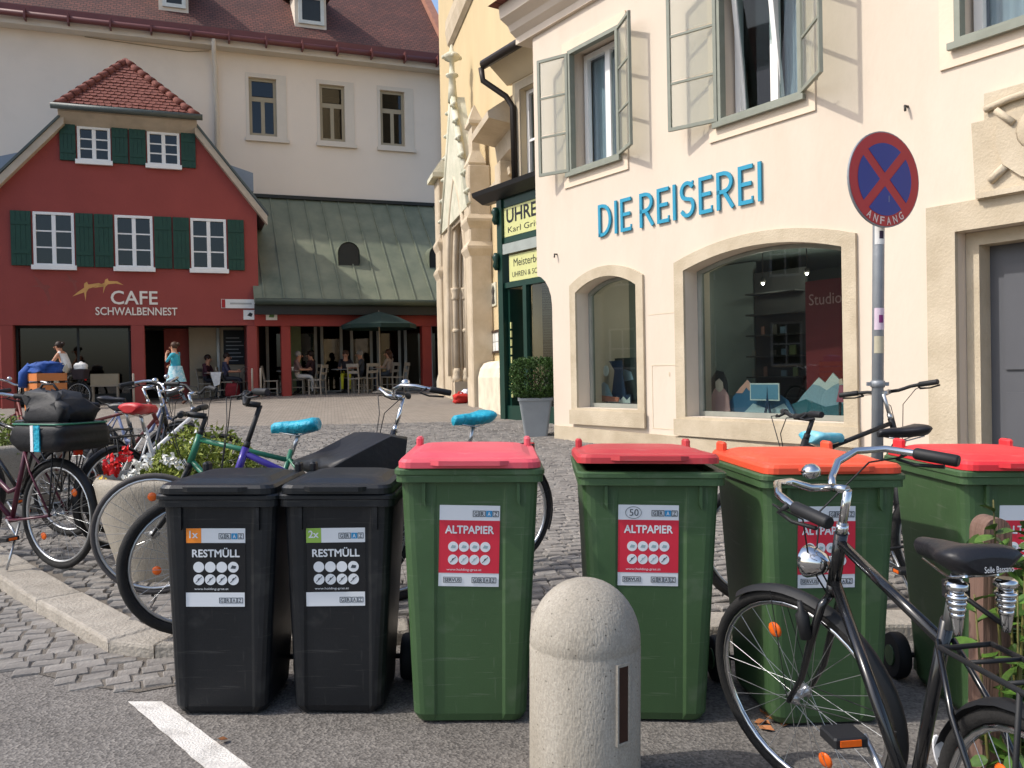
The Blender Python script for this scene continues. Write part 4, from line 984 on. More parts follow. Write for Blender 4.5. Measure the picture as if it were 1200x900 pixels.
obj('soffit', MB().box(-.1,gl1,.301,GV+.95,zbt-.12,zbt-.02), M('warm_dark','3a332b'), bgn)
obj('green_panel', MB().box(FG.u_(340,420,GV),FG.u_(353,420,GV),GV-.02,GV-.001,.6,3.05), M('pale_green','7c8460',rough=.9), bgn)
sg = empty('small_sign', FG.w(FG.u_(318,370),-.055,FG.z_(318,370)), FG.ang, 'small white square sign on red beam under the copper roof', 'sign')
obj('plate', MB().box(-.16,.16,-.02,.004,-.13,.13), M('sign_white','dcdad4',rough=.5), sg); obj('emblem', MB().prism([(-.08,-.05),(.06,-.06),(.09,.06),(.0,.02),(-.05,.05)], -.024,-.021), M('emblem_green','5a7a4a'), sg)

# ================================================================ red cafe house
m_redw = M('oxblood_render', '94463f', rough=.9, var=.06, scale=.9, bump=.15, bscale=20, stain=.45, stain_col='743430')
m_shut = M('shutter_green', '173f2f', rough=.5, var=.12, scale=4)
m_verge = M('verge_cream', 'b5a794', rough=.8)
m_zinc = M('zinc', '7d848c', rough=.45, var=.08, metal=.4)
m_tile = M('clay_tile', '69392f', rough=.85, scale=6, col2='824d40', bump=.2, bscale=40)
rh = empty('cafe_house', FL.w(0,0,0), FL.ang, 'dark red cafe house with green shutters and hipped gable', 'house')
uL, uR = -0.15, FL.u_(302,300)
zc = FL.z_(150,381)
gT = (FL.u_(76,143), FL.u_(228,150)); zT = FL.z_(150,143)
zB = FL.z_(298,238)   # eaves
zBl = FL.z_(0,225)
win_lo = [(FL.uz(38,247), FL.uz(88,312)), (FL.uz(134,251), FL.uz(180,315)), (FL.uz(223,257), FL.uz(266,317))]
win_hi = [(FL.uz(90,147), FL.uz(130,190)), (FL.uz(172,154), FL.uz(211,196))]
def wn(l):
    z1 = sum(a[1] for a,b in l)/len(l); z0 = sum(b[1] for a,b in l)/len(l); return [(a[0], b[0], z0, z1) for a,b in l]
win_lo, win_hi = wn(win_lo), wn(win_hi)
hs = [rect(*q) for q in win_lo+win_hi]
obj('wall', wall_poly([(uL,zc),(uR,zc),(uR,zB),(gT[1],zT),(gT[0],zT),(uL,zBl)], hs, .35), m_redw, rh)
HD = 3.3
obj('side_wall', MB().box(uR-.35,uR-.002,.351,HD,.5,zB-.1), m_redw, rh); obj('side_wall', MB().box(uL+.002,uL+.35,.351,HD,.5,zBl-.1), m_redw, rh)
# main roof slopes run back from the gable
for sgn, (eu, ez, tu) in ((1,(uR,zB,gT[1])),(-1,(uL,zBl,gT[0]))):
    o_ = .28*sgn; dz_ = (zT-ez)/abs(tu-eu)*.28
    apu, apz_ = (gT[0]+gT[1])/2, zT + (zT-ez)/abs(tu-eu)*abs(tu-(gT[0]+gT[1])/2)
    p0, p1 = (eu+o_, ez-dz_), (apu, apz_)
    secs = []
    # lower slope in front of the hip, then the full slope behind it
    hipd = 1.75
    lowx, lowz = p0; midx, midz = tu, zT
    rfm = MB()
    A = [(lowx,-.22,lowz),(midx,-.22,midz),(apu,hipd,apz_),(apu,HD+.0,apz_),(lowx,HD+.0,lowz)]
    t_ = .12
    top = [Vector(p) for p in A]; bot = [Vector(p)-Vector((0,0,t_)) for p in A]
    n5 = len(A); fs = [tuple(range(n5)), tuple(range(2*n5-1,n5-1,-1))] + [(i,i+n5,(i+1)%n5+n5,(i+1)%n5) for i in range(n5)]
    if sgn < 0: fs = [f[::-1] for f in fs]
    rfm.add(top+bot, [f[::-1] for f in fs])
    mr = obj('roof_slope', rfm, m_zinc, rh)
    # verge boards
    obj('verge_board', MB().loft([[(lowx-.0*sgn,-.25,lowz-.30),(lowx,-.25,lowz-.04),(lowx,-.0,lowz-.04),(lowx,-.0,lowz-.30)],[(midx,-.25,midz-.24),(midx,-.25,midz+.02),(midx,-.0,midz+.02),(midx,-.0,midz-.24)]]), m_verge, mr)
    obj('verge_flashing', MB().loft([[(lowx+.03*sgn,-.29,lowz-.035),(lowx+.03*sgn,-.29,lowz+.05),(lowx+.03*sgn,-.1,lowz+.05),(lowx+.03*sgn,-.1,lowz-.035)],[(midx,-.29,midz+.025),(midx,-.29,midz+.11),(midx,-.1,midz+.11),(midx,-.1,midz+.025)]]), M('dark_zinc','4d5450',rough=.5), mr)
    # small lean-to dormer on the slope
    f_ = .45; dx = lowx+(midx-lowx)*f_; dz2 = lowz+(midz-lowz)*f_
    obj('dormer', MB().loft([[(dx+.05*sgn,.5,dz2-.2),(dx+.55*sgn,.5,dz2-.3),(dx+.55*sgn,.5,dz2+.25),(dx-.35*sgn,.5,dz2+.52)],[(dx+.05*sgn,1.5,dz2-.2),(dx+.55*sgn,1.5,dz2-.3),(dx+.55*sgn,1.5,dz2+.25),(dx-.35*sgn,1.5,dz2+.52)]]), m_zinc, mr)
# tiled hip over the gable
apu = (gT[0]+gT[1])/2-.2; hipd = 1.75
hl, hr, hz = gT[0]-.12, gT[1]+.06, zT+.16
apz_ = hz + FL.z_(135,72,hipd) - zT - .16
obj('hip_base', MB().add([(hl,-.45,hz),(hr,-.45,hz),(apu,hipd,apz_),(hl,-.45,hz-.06),(hr,-.45,hz-.06)], [(0,1,2),(3,4,1,0)]), M('clay_dark','5a2f26'), rh)
ht = MB(); rows = 17
sl = Vector((0, hipd+.45, apz_-hz)); sl_n = Vector((0, -(apz_-hz), hipd+.45)).normalized()
for r_i in range(rows):
    t0, t1 = r_i/rows, (r_i+1.35)/rows
    a0, a1 = hl+(apu-hl)*t0+.02, hr+(apu-hr)*t0-.02; nt_ = max(1, int((a1-a0)/.17)); wtl = (a1-a0)/nt_
    off = 0
    for k in range(nt_):
        x0 = a0+k*wtl+.006; x1 = a0+(k+1)*wtl-.006; lift = rnd.uniform(.03,.05); t1c = min(t1,1.0)
        p = lambda x,t,h: Vector((x,-.45,hz))+sl*t+sl_n*h
        xm = (x0+x1)/2
        v = [p(x0,t0,lift),p(x1,t0,lift),p(x1,t1c,.008),p(x0,t1c,.008),p(x0,t0,0.0),p(x1,t0,0.0),p(xm,t0-.012,lift)]
        ht.add(v, [(0,6,1,2,3),(4,5,1,6,0)])
o = obj('roof_tiles', ht, m_tile, rh); o['kind'] = 'stuff'
for sgn, hu in ((-1,hl),(1,hr)):
    for k in range(10):
        t0, t1 = k/10, (k+1.15)/10
        p = Vector((hu,-.45,hz+.03)).lerp(Vector((apu,hipd,apz_+.03)), t0); q = Vector((hu,-.45,hz+.03)).lerp(Vector((apu,hipd,apz_+.03)), min(1.04,t1))
        obj('hip_tile', MB().tube([p,q], [.13,.085], 8), m_tile, rh)
obj('hip_gutter', MB().tube([(hl-.15,-.55,hz-.02),(hr+.15,-.55,hz-.02)], .085, 8), M('dark_zinc','4d5450'), rh)
obj('hip_cornice', MB().loft([[(u,-.02,zT-.22),(u,-.16,zT-.14),(u,-.42,zT+.05),(u,-.42,zT+.10),(u,-.02,zT+.10)] for u in (gT[0]-.12,gT[1]+.06)]), m_verge, rh)
# windows and shutters
def rh_window(q, rows, sheet_span, cmat=None):
    u0,u1,z0,z1 = q
    f = obj('window', MB().ring(rect(u0,u1,z0,z1), rect(u0+.07,u1-.07,z0+.07,z1-.07), -.02, .08), m_white, rh)
    mb = MB(); um = (u0+u1)/2; mb.box(um-.05,um+.05,.0,.07,z0+.07,z1-.07)
    for j in range(1, rows):
        z = z0+.07+(z1-z0-.14)*j/rows; mb.box(u0+.07,um-.05,.01,.06,z-.018,z+.018); mb.box(um+.05,u1-.07,.01,.06,z-.018,z+.018)
    obj('glazing_bars', mb, m_white, f)
    for sd in (0,1):
        x0, x1 = (u0+.07,um-.05) if sd == 0 else (um+.05,u1-.07)
        for j in range(rows):
            za = z0+.07+(z1-z0-.14)*j/rows; zb_ = z0+.07+(z1-z0-.14)*(j+1)/rows
            obj('pane', MB().box(x0,x1,.03,.036,za+.018,zb_-.018), m_dglass, f)
    obj('window_sill', MB().box(u0-.05,u1+.05,-.12,-.021,z0-.10,z0+.02), m_white, rh)
    rm = MB(); poly_room(rm, u0-.1,u1+.1,.355,1.3,z0-.1,z1+.1); obj('window_room', rm, m_roomdark, rh)
    if sheet_span:
        x0,x1 = sheet_span; pc = [(u0+(u1-u0)*x0+(u1-u0)*(x1-x0)*i/20, .12+.02*math.sin(i*1.8)) for i in range(21)]
        obj('curtain_or_sky_sheet', MB().loft([[(x,y,z0+.05) for x,y in pc],[(x,y,z1-.05) for x,y in pc]], False, True, closed=False), cmat or M('linen','8b8066',rough=.95,scale=9,stretch=(1,1,.05)), rh)
for i,q in enumerate(win_lo): rh_window(q, 3, ((.05,.95),(.05,.40),(.55,.96))[i], (M('sky_reflection_blue','8b96ad',rough=.9,scale=9,stretch=(1,1,.05)),None,None)[i])  # first window: sky reflection put in as a blue sheet; the others are curtains
for i,q in enumerate(win_hi): rh_window(q, 3, (.55,1) if i == 0 else None)
def shutter(u0,u1,z0,z1):
    s_ = MB().box(u0,u1,-.05,-.004,z0,z1)
    o = obj('shutter', s_, m_shut, rh)
    n = 4; wv = (u1-u0)/n
    for k in range(n): obj('board', MB().box(u0+k*wv+.006,u0+(k+1)*wv-.006,-.062,-.0505,z0+.005,z1-.005), m_shut, o)
    for zz in (z0+.25*(z1-z0), z0+.78*(z1-z0)): obj('batten', MB().box(u0+.02,u1-.02,-.078,-.0625,zz-.05,zz+.05), m_shut, o)
ul = lambda px,py: FL.u_(px,py)
for (a,b) in ((13,37),(89,109.5),(111,133),(181,201.5),(203,222),(267,286)): shutter(ul(a,285), ul(b,285), win_lo[0][2]-.0, win_lo[0][3]+.0)
for (a,b) in ((70,89),(131,150),(151.5,171),(212,229)): shutter(ul(a,170), ul(b,170), win_hi[0][2]-.02, win_hi[0][3]+.02)
# ground floor: posts, beam, recess
for (a,b) in ((0,16),(154,170),(290,302)):
    u0,u1 = FL.u_(a,420),FL.u_(b,420); obj('post', MB().cbox(u0,u1,.0,.34,.4,zc+.001,.02), m_redw, rh)
RV = 1.5
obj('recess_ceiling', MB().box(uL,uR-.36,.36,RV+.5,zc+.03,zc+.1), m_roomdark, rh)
sw = obj('shop_window', MB().ring(rect(FL.u_(19,420,.5),FL.u_(153,420,.5),.75,zc), rect(FL.u_(22,420,.5),FL.u_(151,420,.5),1.0,zc-.06), .5, .58), m_dark, rh)
um = FL.u_(92,420,.5); obj('pane', MB().box(FL.u_(22,420,.5),um-.03,.53,.537,1.0,zc-.06), m_dglass, sw); obj('pane', MB().box(um+.03,FL.u_(151,420,.5),.53,.537,1.0,zc-.06), m_dglass, sw)
obj('mullion', MB().box(um-.03,um+.03,.51,.57,1.0,zc-.06), m_dark, sw)
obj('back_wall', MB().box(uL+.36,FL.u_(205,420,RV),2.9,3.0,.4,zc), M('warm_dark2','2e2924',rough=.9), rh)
obj('passage_wall', MB().box(FL.u_(222,420,RV),uR-.36,RV,RV+.1,.4,zc+.02), M('passage_beige','a2937c',rough=.9,var=.05), rh)
obj('passage_door', MB().box(FL.u_(205,420,RV)-.3,FL.u_(222,420,RV)-.005,RV+.3,RV+.36,.4,zc), m_redw, rh)
obj('drainpipe', MB().tube([(FL.u_(256,420,RV),RV-.06,.5),(FL.u_(256,420,RV),RV-.06,zc)], .05, 6), M('grey_white','c9ccc6'), rh)
bbd = empty('menu_board', FL.w(FL.u_(276,408,RV),RV-.004,FL.z_(276,427,RV)), FL.ang, 'black chalk menu board hung on the passage wall of cafe', 'menu board')
wb_ = FL.u_(290,408,RV)-FL.u_(262,408,RV); hb_ = FL.z_(276,387,RV)-FL.z_(276,427,RV)
obj('board', MB().box(-wb_/2,wb_/2,-.04,.006,0,hb_), M('slate','1d2225',rough=.7), bbd)
for k in range(7): obj('chalk_line', MB().box(-wb_*.4,wb_*(.1+.3*((k*37)%10)/10),-.043,-.041,hb_*(.1+.11*k),hb_*(.1+.11*k)+.025), M('chalk','8d9294'), bbd)
# lettering and painted swallows
m_let = M('cafe_letter', 'e6ddcf', rough=.6, var=.03)
def word(s, pxa, pya, pxb, pyb, h, bold):
    u0,z0 = FL.uz(pxa,pya); u1,z1 = FL.uz(pxb,pyb); n = len(s)
    text('lettering', s, h, m_let, rh, (u0+u1)/2, -.002, (z0+z1)/2, u1-u0, ext=.02, bold=bold)
word('CAFE', 130,356, 185,357, FL.z_(157,341)-FL.z_(157,356.5), .012)
word('SCHWALBENNEST', 112,369, 208,369.5, FL.z_(160,360)-FL.z_(160,369), .012)
bird = [(-.5,.28),(-.28,.2),(-.06,.10),(.06,.16),(.16,.12),(.10,.03),(.30,-.22),(.34,-.5),(.20,-.24),(-.02,-.04),(-.16,-.03),(-.44,-.14),(-.20,.03)]
for (px,py,sc,rt,mt) in ((52,338,.62,-25,M('swallow_faint','8a4a42',rough=.9)),(86,331,.42,-28,M('swallow_faint','8a4a42')),(103,337,.62,62,M('swallow_gold','cf9c5c',rough=.8)),(126,332,.52,50,M('swallow_gold','cf9c5c'))):
    u,z = FL.uz(px,py); c,s_ = math.cos(R_(rt)),math.sin(R_(rt))
    obj('painted_swallow', MB().prism([(u+sc*(c*x-s_*y)*1.3, z+sc*(s_*x+c*y)*1.3) for x,y in bird], -.004,-.0005), mt, rh)
# direction sign on the corner
ds = empty('street_sign', FL.w(FL.u_(278,356),-.003,FL.z_(278,356)), FL.ang, 'long white street sign plate on the red cafe house', 'sign')
obj('plate', MB().box(-.44,.52,-.03,.004,-.13,.13), M('sign_white','dcdad4'), ds); obj('crest', MB().box(-.43,-.33,-.034,-.031,-.12,.12), M('crest_red','a32a2a'), ds); obj('letter_row', MB().box(-.2,.4,-.034,-.031,-.02,.03), M('sign_grey','a9a8a2'), ds)
ds2 = empty('small_sign', FL.w(FL.u_(292,370),-.003,FL.z_(292,369)), FL.ang, 'square white sign with black arrow below the street sign', 'sign')
obj('plate', MB().box(-.16,.20,-.03,.004,-.14,.14), M('sign_white','dcdad4'), ds2); obj('emblem', MB().prism([(-.06,-.02),(.06,-.06),(.1,.03),(.02,.07)], -.034,-.031), m_black, ds2)
# ================================================================ wheelie bins
m_bk = M('bin_black', '111418', rough=.42, var=.12, scale=4, scratch=.045, bump=.05, bscale=180, stain=.5, stain_col='25292d')
m_gr = M('bin_green', '3b5534', rough=.48, var=.09, scale=3, scratch=.08, bump=.05, bscale=180, stain=.5, stain_col='56704e')
m_rub = M('bin_rubber', '17181a', rough=.7, var=.15, scale=9)
m_lab_w = M('label_white', 'd5d8da', rough=.5, var=.02); m_lab_r = M('label_red', 'c8283c', rough=.5, var=.03)
m_lab_k = M('label_black', '131417', rough=.45, var=.05); m_lab_o = M('label_orange','ef8a2c',rough=.5,var=.03); m_lab_g = M('label_green','8db04c',rough=.5,var=.03)
m_ink = M('label_ink', '3f464c', rough=.6, var=.1); m_pic = M('label_grey','8fa3a6',rough=.6); m_blue = M('label_blue','2c87b8',rough=.5)
def bin_section(w, y0, y1, r, rec, pw, z):
    """outline of the tub with the front panel set back between two side columns"""
    pts = []
    n = 4
    def arc(cx, cy, a0): return [(cx+r*math.cos(R_(a0+90*k/n)), cy+r*math.sin(R_(a0+90*k/n))) for k in range(n+1)]
    pts += arc(-w/2+r, y0+r, 180)
    pts += [(-pw-.008, y0), (-pw+.004, y0+rec), (pw-.004, y0+rec), (pw+.008, y0)]
    pts += arc(w/2-r, y0+r, 270) + arc(w/2-r, y1-r, 0) + arc(-w/2+r, y1-r, 90)
    return [(x,y,z) for x,y in pts]
def bin_thing(name, X, Y, rz, W, H, Dp, m_body, m_lid, label, cat, group, lid_open=0.0, lid_shift=0.0, kind='paper', mark=None, tilt=0.02):
    root = empty(name, (X, Y, road_z(X)), 0, label, cat, group, rot=(0, tilt, rz))
    k = W/.58
    wb, wt = .44*k, .535*k; zt = H*.93; pw = .13*k if kind == 'paper' else .155*k
    y0b, y0t = .045, .035; y1b, y1t = Dp*.74, Dp*.92
    secs = []
    for i, t in enumerate((0,.03,.10,.55,.84,.97,1.0)):
        w_ = wb+(wt-wb)*t - (.03 if i == 0 else 0)
        secs.append(bin_section(w_, y0b+(y0t-y0b)*t+(.012 if i == 0 else 0), y1b+(y1t-y1b)*t, .045, .007 if .02 < t < .95 else .0015, pw, .012+(zt-.012)*t))
    body = obj('body', MB().loft(secs, True, False), m_body, root)
    body.data.polygons.foreach_set('use_smooth', [False]*len(body.data.polygons))
    # collar below the lid, hollow
    rim = MB(); R1 = rrect(W, Dp, .04, 4, 0, Dp/2); R0 = rrect(W-.05, Dp-.05, .03, 4, 0, Dp/2); Ri = rrect(wt-.03, Dp-.10, .03, 4, 0, Dp/2)
    zr0, zr1 = zt-.03, H*.955
    R1b = rrect(W-.012, Dp-.012, .04, 4, 0, Dp/2)
    rim.loft([[(x,y,zr0) for x,y in R0],[(x,y,zr0+.004) for x,y in R1b],[(x,y,zr0+.03) for x,y in R1b],[(x,y,zr0+.034) for x,y in R1],[(x,y,zr1-.006) for x,y in R1],[(x,y,zr1) for x,y in R1b],[(x,y,zr1) for x,y in Ri],[(x,y,zr0+.01) for x,y in Ri]], False)
    obj('rim', rim, m_body, root)
    # ribs under the collar
    for sx in (-1,1):
        obj('corner_rib', MB().prism([(sx*wt*.34,zr0),(sx*wt*.34+.012,zr0),(sx*wt*.34+.012,zr0-.09),(sx*wt*.34,zr0-.07)][::1], .018, .034), m_body, root)
    # lid, hinged at the back
    lroot_loc = (lid_shift, Dp-.02, zr1+.002)
    lid = MB(); Ld = Dp+.005; yb = -(Dp-.02)
    def lsec(w_, a, b, r, z): return [(x, y, z) for x,y in rrect(w_, b-a, r, 4, 0, (a+b)/2)]
    lw = W-.03
    lid.loft([lsec(lw,yb-.004,.02,.05,0.0), lsec(lw,yb-.004,.02,.05,.022), lsec(lw-.02,yb+.006,.015,.045,.034), lsec(lw-.07,yb+.05,-.02,.06,.036), lsec(lw-.13,yb+.10,-.06,.08,.050), lsec(lw-.20,yb+.16,-.11,.08,.055)], True)
    lo = obj('lid', lid, m_lid, root, lroot_loc, (R_(-lid_open),0,0))
    hd = MB()
    hd.loft([[(-W*.26,yb-.002,.012),(-W*.2,yb-.028,.012),(W*.2,yb-.028,.012),(W*.26,yb-.002,.012)],[(-W*.26,yb-.002,.028),(-W*.2,yb-.028,.030),(W*.2,yb-.028,.030),(W*.26,yb-.002,.028)]])
    obj('lid_lip', hd, m_lid, lo)
    for sx in (-1,1):
        obj('lid_lug', MB().cbox(sx*W*.42-.014, sx*W*.42+.014, -.10 if kind == 'paper' else -.08, -.02, .030, .075, .008), m_lid, lo)
    obj('push_bar', MB().tube([(-W*.40,.02,zr1-.015),(-W*.40,.075,zr1-.005),(W*.40,.075,zr1-.005),(W*.40,.02,zr1-.015)], .016, 8), m_body, root, (0,Dp-.02,0))
    obj('hinge_block', MB().box(-W*.36,-W*.26,Dp-.03,Dp+.05,zr1-.05,zr1+.02).box(W*.26,W*.36,Dp-.03,Dp+.05,zr1-.05,zr1+.02), m_body, root)
    # wheels
    wr_ = .10 if kind == 'paper' else .10
    for sx in (-1,1):
        wl = obj('wheel', MB().tube([(sx*W*.43,0,0),(sx*W*.43+sx*.012,0,0),(sx*W*.43+sx*.044,0,0),(sx*W*.43+sx*.056,0,0)], [wr_*.93,wr_,wr_,wr_*.93], 20), m_rub, root, (0,y1b+.04,wr_))
        obj('hub', MB().tube([(sx*W*.43+sx*.05,0,0),(sx*W*.43+sx*.062,0,0)], wr_*.45, 12), m_body, wl)
    obj('axle', MB().tube([(-W*.44,y1b+.04,wr_),(W*.44,y1b+.04,wr_)], .012, 8), m_rub, root)
    obj('wheel_housing', MB().box(-W*.33,W*.33,y1b-.03,y1b+.06,.03,.26), m_body, root)
    obj('grip_bump', MB().cbox(-wb*.3,wb*.3,y1b-.02,y1b+.01,.45,.52,.01), m_body, root)
    # label
    def ly(z): t = (z-.012)/(zt-.012); return y0b+(y0t-y0b)*t+.007
    if kind == 'paper':
        z0, z1, lwid, xo = .535, .848, .232, (mark or {}).get('x',0)
    else: z0, z1, lwid, xo = .435, .745, .232, (mark or {}).get('x',-.01)
    hL = z1-z0; ylab = ly(z0)
    sl_ = math.atan2(ly(z0)-ly(z1), z1-z0)
    lb = obj('label', MB().box(-lwid/2,lwid/2,-.0012,.003,0,hL), m_lab_w if kind == 'paper' else m_lab_k, root, (xo, ylab-.001, z0), (sl_,(mark or {}).get('skew',0),0))
    if kind == 'paper':
        obj('red_field', MB().box(-lwid/2,lwid/2,-.0022,-.0014,hL*.165,hL*.815), m_lab_r, lb)
        text('lettering','ALTPAPIER',hL*.095,m_lab_w,lb,0,-.0025,hL*.655,lwid*.80,bold=.0,ext=.0004,fat=.0011); r_ = hL*.062; zrow = (.49,.33)
        col_d = m_lab_w
    else:
        obj('white_band', MB().box(-lwid/2,lwid/2,-.0022,-.0014,hL*.815,hL), m_lab_w, lb); obj('white_band', MB().box(-lwid/2-.004,lwid/2-.004,-.0022,-.0014,0,hL*.18), m_lab_w, lb)
        obj('colour_square', MB().box(-lwid/2,-lwid/2+hL*.19,-.003,-.0023,hL*.815,hL), m_lab_o if (mark or {}).get('n') == '1x' else m_lab_g, lb)
        text('lettering',(mark or {}).get('n','1x'),hL*.09,m_lab_w,lb,-lwid/2+hL*.095,-.0033,hL*.88,bold=.02,ext=.0003)
        text('lettering','RESTMÜLL',hL*.095,m_lab_w,lb,0,-.0017,hL*.635,lwid*.80,bold=.0,ext=.0004,fat=.0011); r_ = hL*.069; zrow = (.505,.345)
        col_d = m_lab_w
    for j in range(2):
        for i in range(4):
            x = (-1.5+i)*r_*2.12; z = hL*zrow[j]
            d_ = obj('icon_disc', MB().prism([(r_*math.cos(a*.3142),r_*math.sin(a*.3142)) for a in range(20)], -.003,-.0023), col_d, lb, (x,0,z))
            if kind == 'paper' or j == 1 or i == 3:
                ic = MB()
                if j == 1: ic.prism([(-.6*r_,-.5*r_),(-.5*r_,-.6*r_),(.6*r_,.5*r_),(.5*r_,.6*r_)],-.0005,0); ic.prism([(-.25*r_,.05*r_),(.05*r_,.35*r_),(.25*r_,.15*r_),(-.05*r_,-.2*r_)],-.0003,.0001)
                else: ic.prism([(-.5*r_,-.25*r_),(.4*r_,-.3*r_),(.55*r_,.2*r_),(-.2*r_,.35*r_)],-.0005,0)
                io = obj('icon', ic, m_ink if (j == 1 and i in (0,3)) or kind != 'paper' else m_pic, lb, (x,-.0032,z))
    text('lettering','www.holding-graz.at',hL*.028,m_lab_w,lb,-lwid*.08,-.0025,hL*(.215 if kind != 'paper' else .195),lwid*.58,ext=.0003)
    def logo(x0, zc_, hh, hot):
        for i, c in enumerate('GRAZ'):
            obj('logo_tile', MB().ring(rect(x0+i*hh*1.08,x0+i*hh*1.08+hh,zc_-hh/2,zc_+hh/2), rect(x0+i*hh*1.08+hh*.1,x0+i*hh*1.08+hh*.9,zc_-hh*.4,zc_+hh*.4), -.0031,-.0024) if i != hot else MB().box(x0+i*hh*1.08,x0+i*hh*1.08+hh,-.0031,-.0024,zc_-hh/2,zc_+hh/2), m_ink if i != hot else m_blue, lb)
            text('lettering',c,hh*.62,m_ink if i != hot else m_lab_w,lb,x0+i*hh*1.08+hh/2,-.0034,zc_-hh*.31,hh*.5,bold=.02,ext=.0002)
    hh = hL*.075
    logo(lwid*.05, hL*.90, hh, 2); logo(lwid*.05, hL*.08, hh*.95, -1)
    if kind == 'paper':
        obj('logo_frame', MB().ring(rect(-lwid*.42,-lwid*.12,hL*.045,hL*.115), rect(-lwid*.41,-lwid*.13,hL*.051,hL*.109), -.0031,-.0024), m_ink, lb)
        text('lettering','SERVUS',hL*.042,m_ink,lb,-lwid*.27,-.003,hL*.06,lwid*.26,bold=.02,ext=.0003)
    if mark and mark.get('hand'):
        text('lettering',mark['hand'],hL*.085,m_ink,lb,-lwid*.24,-.003,hL*.865,hL*.11,ext=.0003)
        pr_ = [(-lwid*.25+hL*.10*math.cos(a*.2618), hL*.905+hL*.075*math.sin(a*.2618)) for a in range(24)]; pi_ = [(-lwid*.25+hL*.095*math.cos(a*.2618), hL*.905+hL*.07*math.sin(a*.2618)) for a in range(24)]
        obj('pen_circle', MB().ring(pr_, pi_, -.0031,-.0025), m_ink, lb)
    return root
lid = lambda n,c,c2: M(n, c, rough=.5, scale=2.5, col2=c2, scratch=.10, bump=.03, bscale=150)
bin_thing('rubbish_bin', -1.180, 3.31, R_(0), .485, .925, .56, m_bk, m_bk, 'black bin labelled RESTMÜLL with an orange corner square', 'bin', 'bins in a row on the asphalt', kind='rest', mark={'n':'1x','x':-.012,'skew':.0})
bin_thing('rubbish_bin', -.715, 3.32, R_(0), .47, .925, .56, m_bk, m_bk, 'black bin labelled RESTMÜLL with a light green corner square', 'bin', 'bins in a row on the asphalt', kind='rest', mark={'n':'2x','x':-.004,'skew':-.012})
bin_thing('paper_bin', -.188, 3.23, R_(1), .575, 1.04, .70, m_gr, lid('lid_faded','cf4a58','d85f68'), 'green paper bin with faded pink lid, beside the black bins', 'bin', 'bins in a row on the asphalt', mark={'x':-.005,'skew':.02})
bin_thing('paper_bin', .508, 3.24, R_(-2), .575, 1.025, .70, m_gr, lid('lid_crimson','b0343a','bb4042'), 'green paper bin with crimson lid ajar and 50 written on label', 'bin', 'bins in a row on the asphalt', lid_open=2.6, lid_shift=-.012, mark={'hand':'50','x':-.012,'skew':.008})
bin_thing('paper_bin', 1.195, 3.21, R_(4), .575, 1.02, .70, m_gr, lid('lid_orange','d4482c','da5838'), 'green paper bin with orange red lid behind the black bicycle', 'bin', 'bins in a row on the asphalt', mark={'x':-.02})
bin_thing('paper_bin', 1.963, 3.23, R_(0), .575, 1.03, .70, m_gr, lid('lid_scarlet','cf2a33','d6363a'), 'green paper bin with bright scarlet lid behind the wooden post', 'bin', 'bins in a row on the asphalt', mark={'x':0})

# ================================================================ bollard
bp_ = Vector((.212, 2.78, 0)); bo = empty('bollard', (bp_.x, bp_.y, road_z(bp_.x)), 0, 'pale concrete bollard with domed top and rusty slot', 'bollard', rot=(0,.02,0))
rb = .181; zd = .475; zt_ = CAM_H-(680-437)*2.78/1000+.02*.24
prof = [(rb,-.05),(rb,.1),(rb,zd-.005),(rb-.002,zd),(rb-.0003,zd+.005)]
nd = 12
for k in range(1,nd): a = k/nd*math.pi/2; prof.append((rb*math.cos(a), zd+.01+(zt_-zd-.01)*math.sin(a)))
prof.append((.004, zt_))
obj('shaft', MB().lathe(prof, 48), concrete('bollard_concrete','9a9284','b0a99c'), bo)
for k, (zz0, zz1) in enumerate(((.21,.45),)):
    a = R_(-55); ca, sa = math.cos(a), math.sin(a)
    mb = MB().box(-.021,.021,-.004,.03,zz0,zz1); mb.xf(Matrix.Translation((rb*ca, rb*sa, 0)) @ Matrix.Rotation(a+math.pi/2,4,'Z'))
    so = obj('slot', mb, M('slot_rust','3a2317',rough=.9,scale=20), bo)
    mb = MB().ring(rect(-.027,.027,zz0-.006,zz1+.006), rect(-.0195,.0195,zz0+.002,zz1-.002), -.007, .02); mb.xf(Matrix.Translation((rb*ca, rb*sa, 0)) @ Matrix.Rotation(a+math.pi/2,4,'Z'))
    obj('slot_edge', mb, MATS['bollard_concrete'], bo)

# ================================================================ no-stopping sign on its pole
sp = at(1024, 420, 5.5); gp_ = gz(sp.x, 5.5)
sr_ = empty('road_sign', (sp.x, 5.5, gp_), 0, 'round blue and red no stopping sign reading ANFANG on grey pole', 'road sign', rot=(0,.02,0))
m_pole = M('galvanised', '8b8f92', rough=.5, var=.12, scale=8, metal=.35, bump=.08, bscale=60)
m_sred = M('sign_red','b01f26',rough=.35,var=.03); m_sblu = M('sign_blue','1b2f86',rough=.35,var=.03); m_swh = M('sign_letter','d9c4bd',rough=.4)
ztop_ = at(1026,250,5.5).z - gp_
pole = obj('pole', MB().lathe([(.036,-.02),(.036,ztop_),(.034,ztop_+.01),(.01,ztop_+.015)], 16), m_pole, sr_)
cz_ = (at(1036,211,5.42).z - gp_); rs = .302; yaw = R_(24)
cs = Vector((at(1033,211,5.42).x - sp.x - .04, -.09, cz_))
plate = obj('disc', MB().prism([(rs*math.cos(a*math.pi/24),rs*math.sin(a*math.pi/24)) for a in range(48)], -.008,.006), [m_pole], sr_, cs, (0,-.02,yaw))
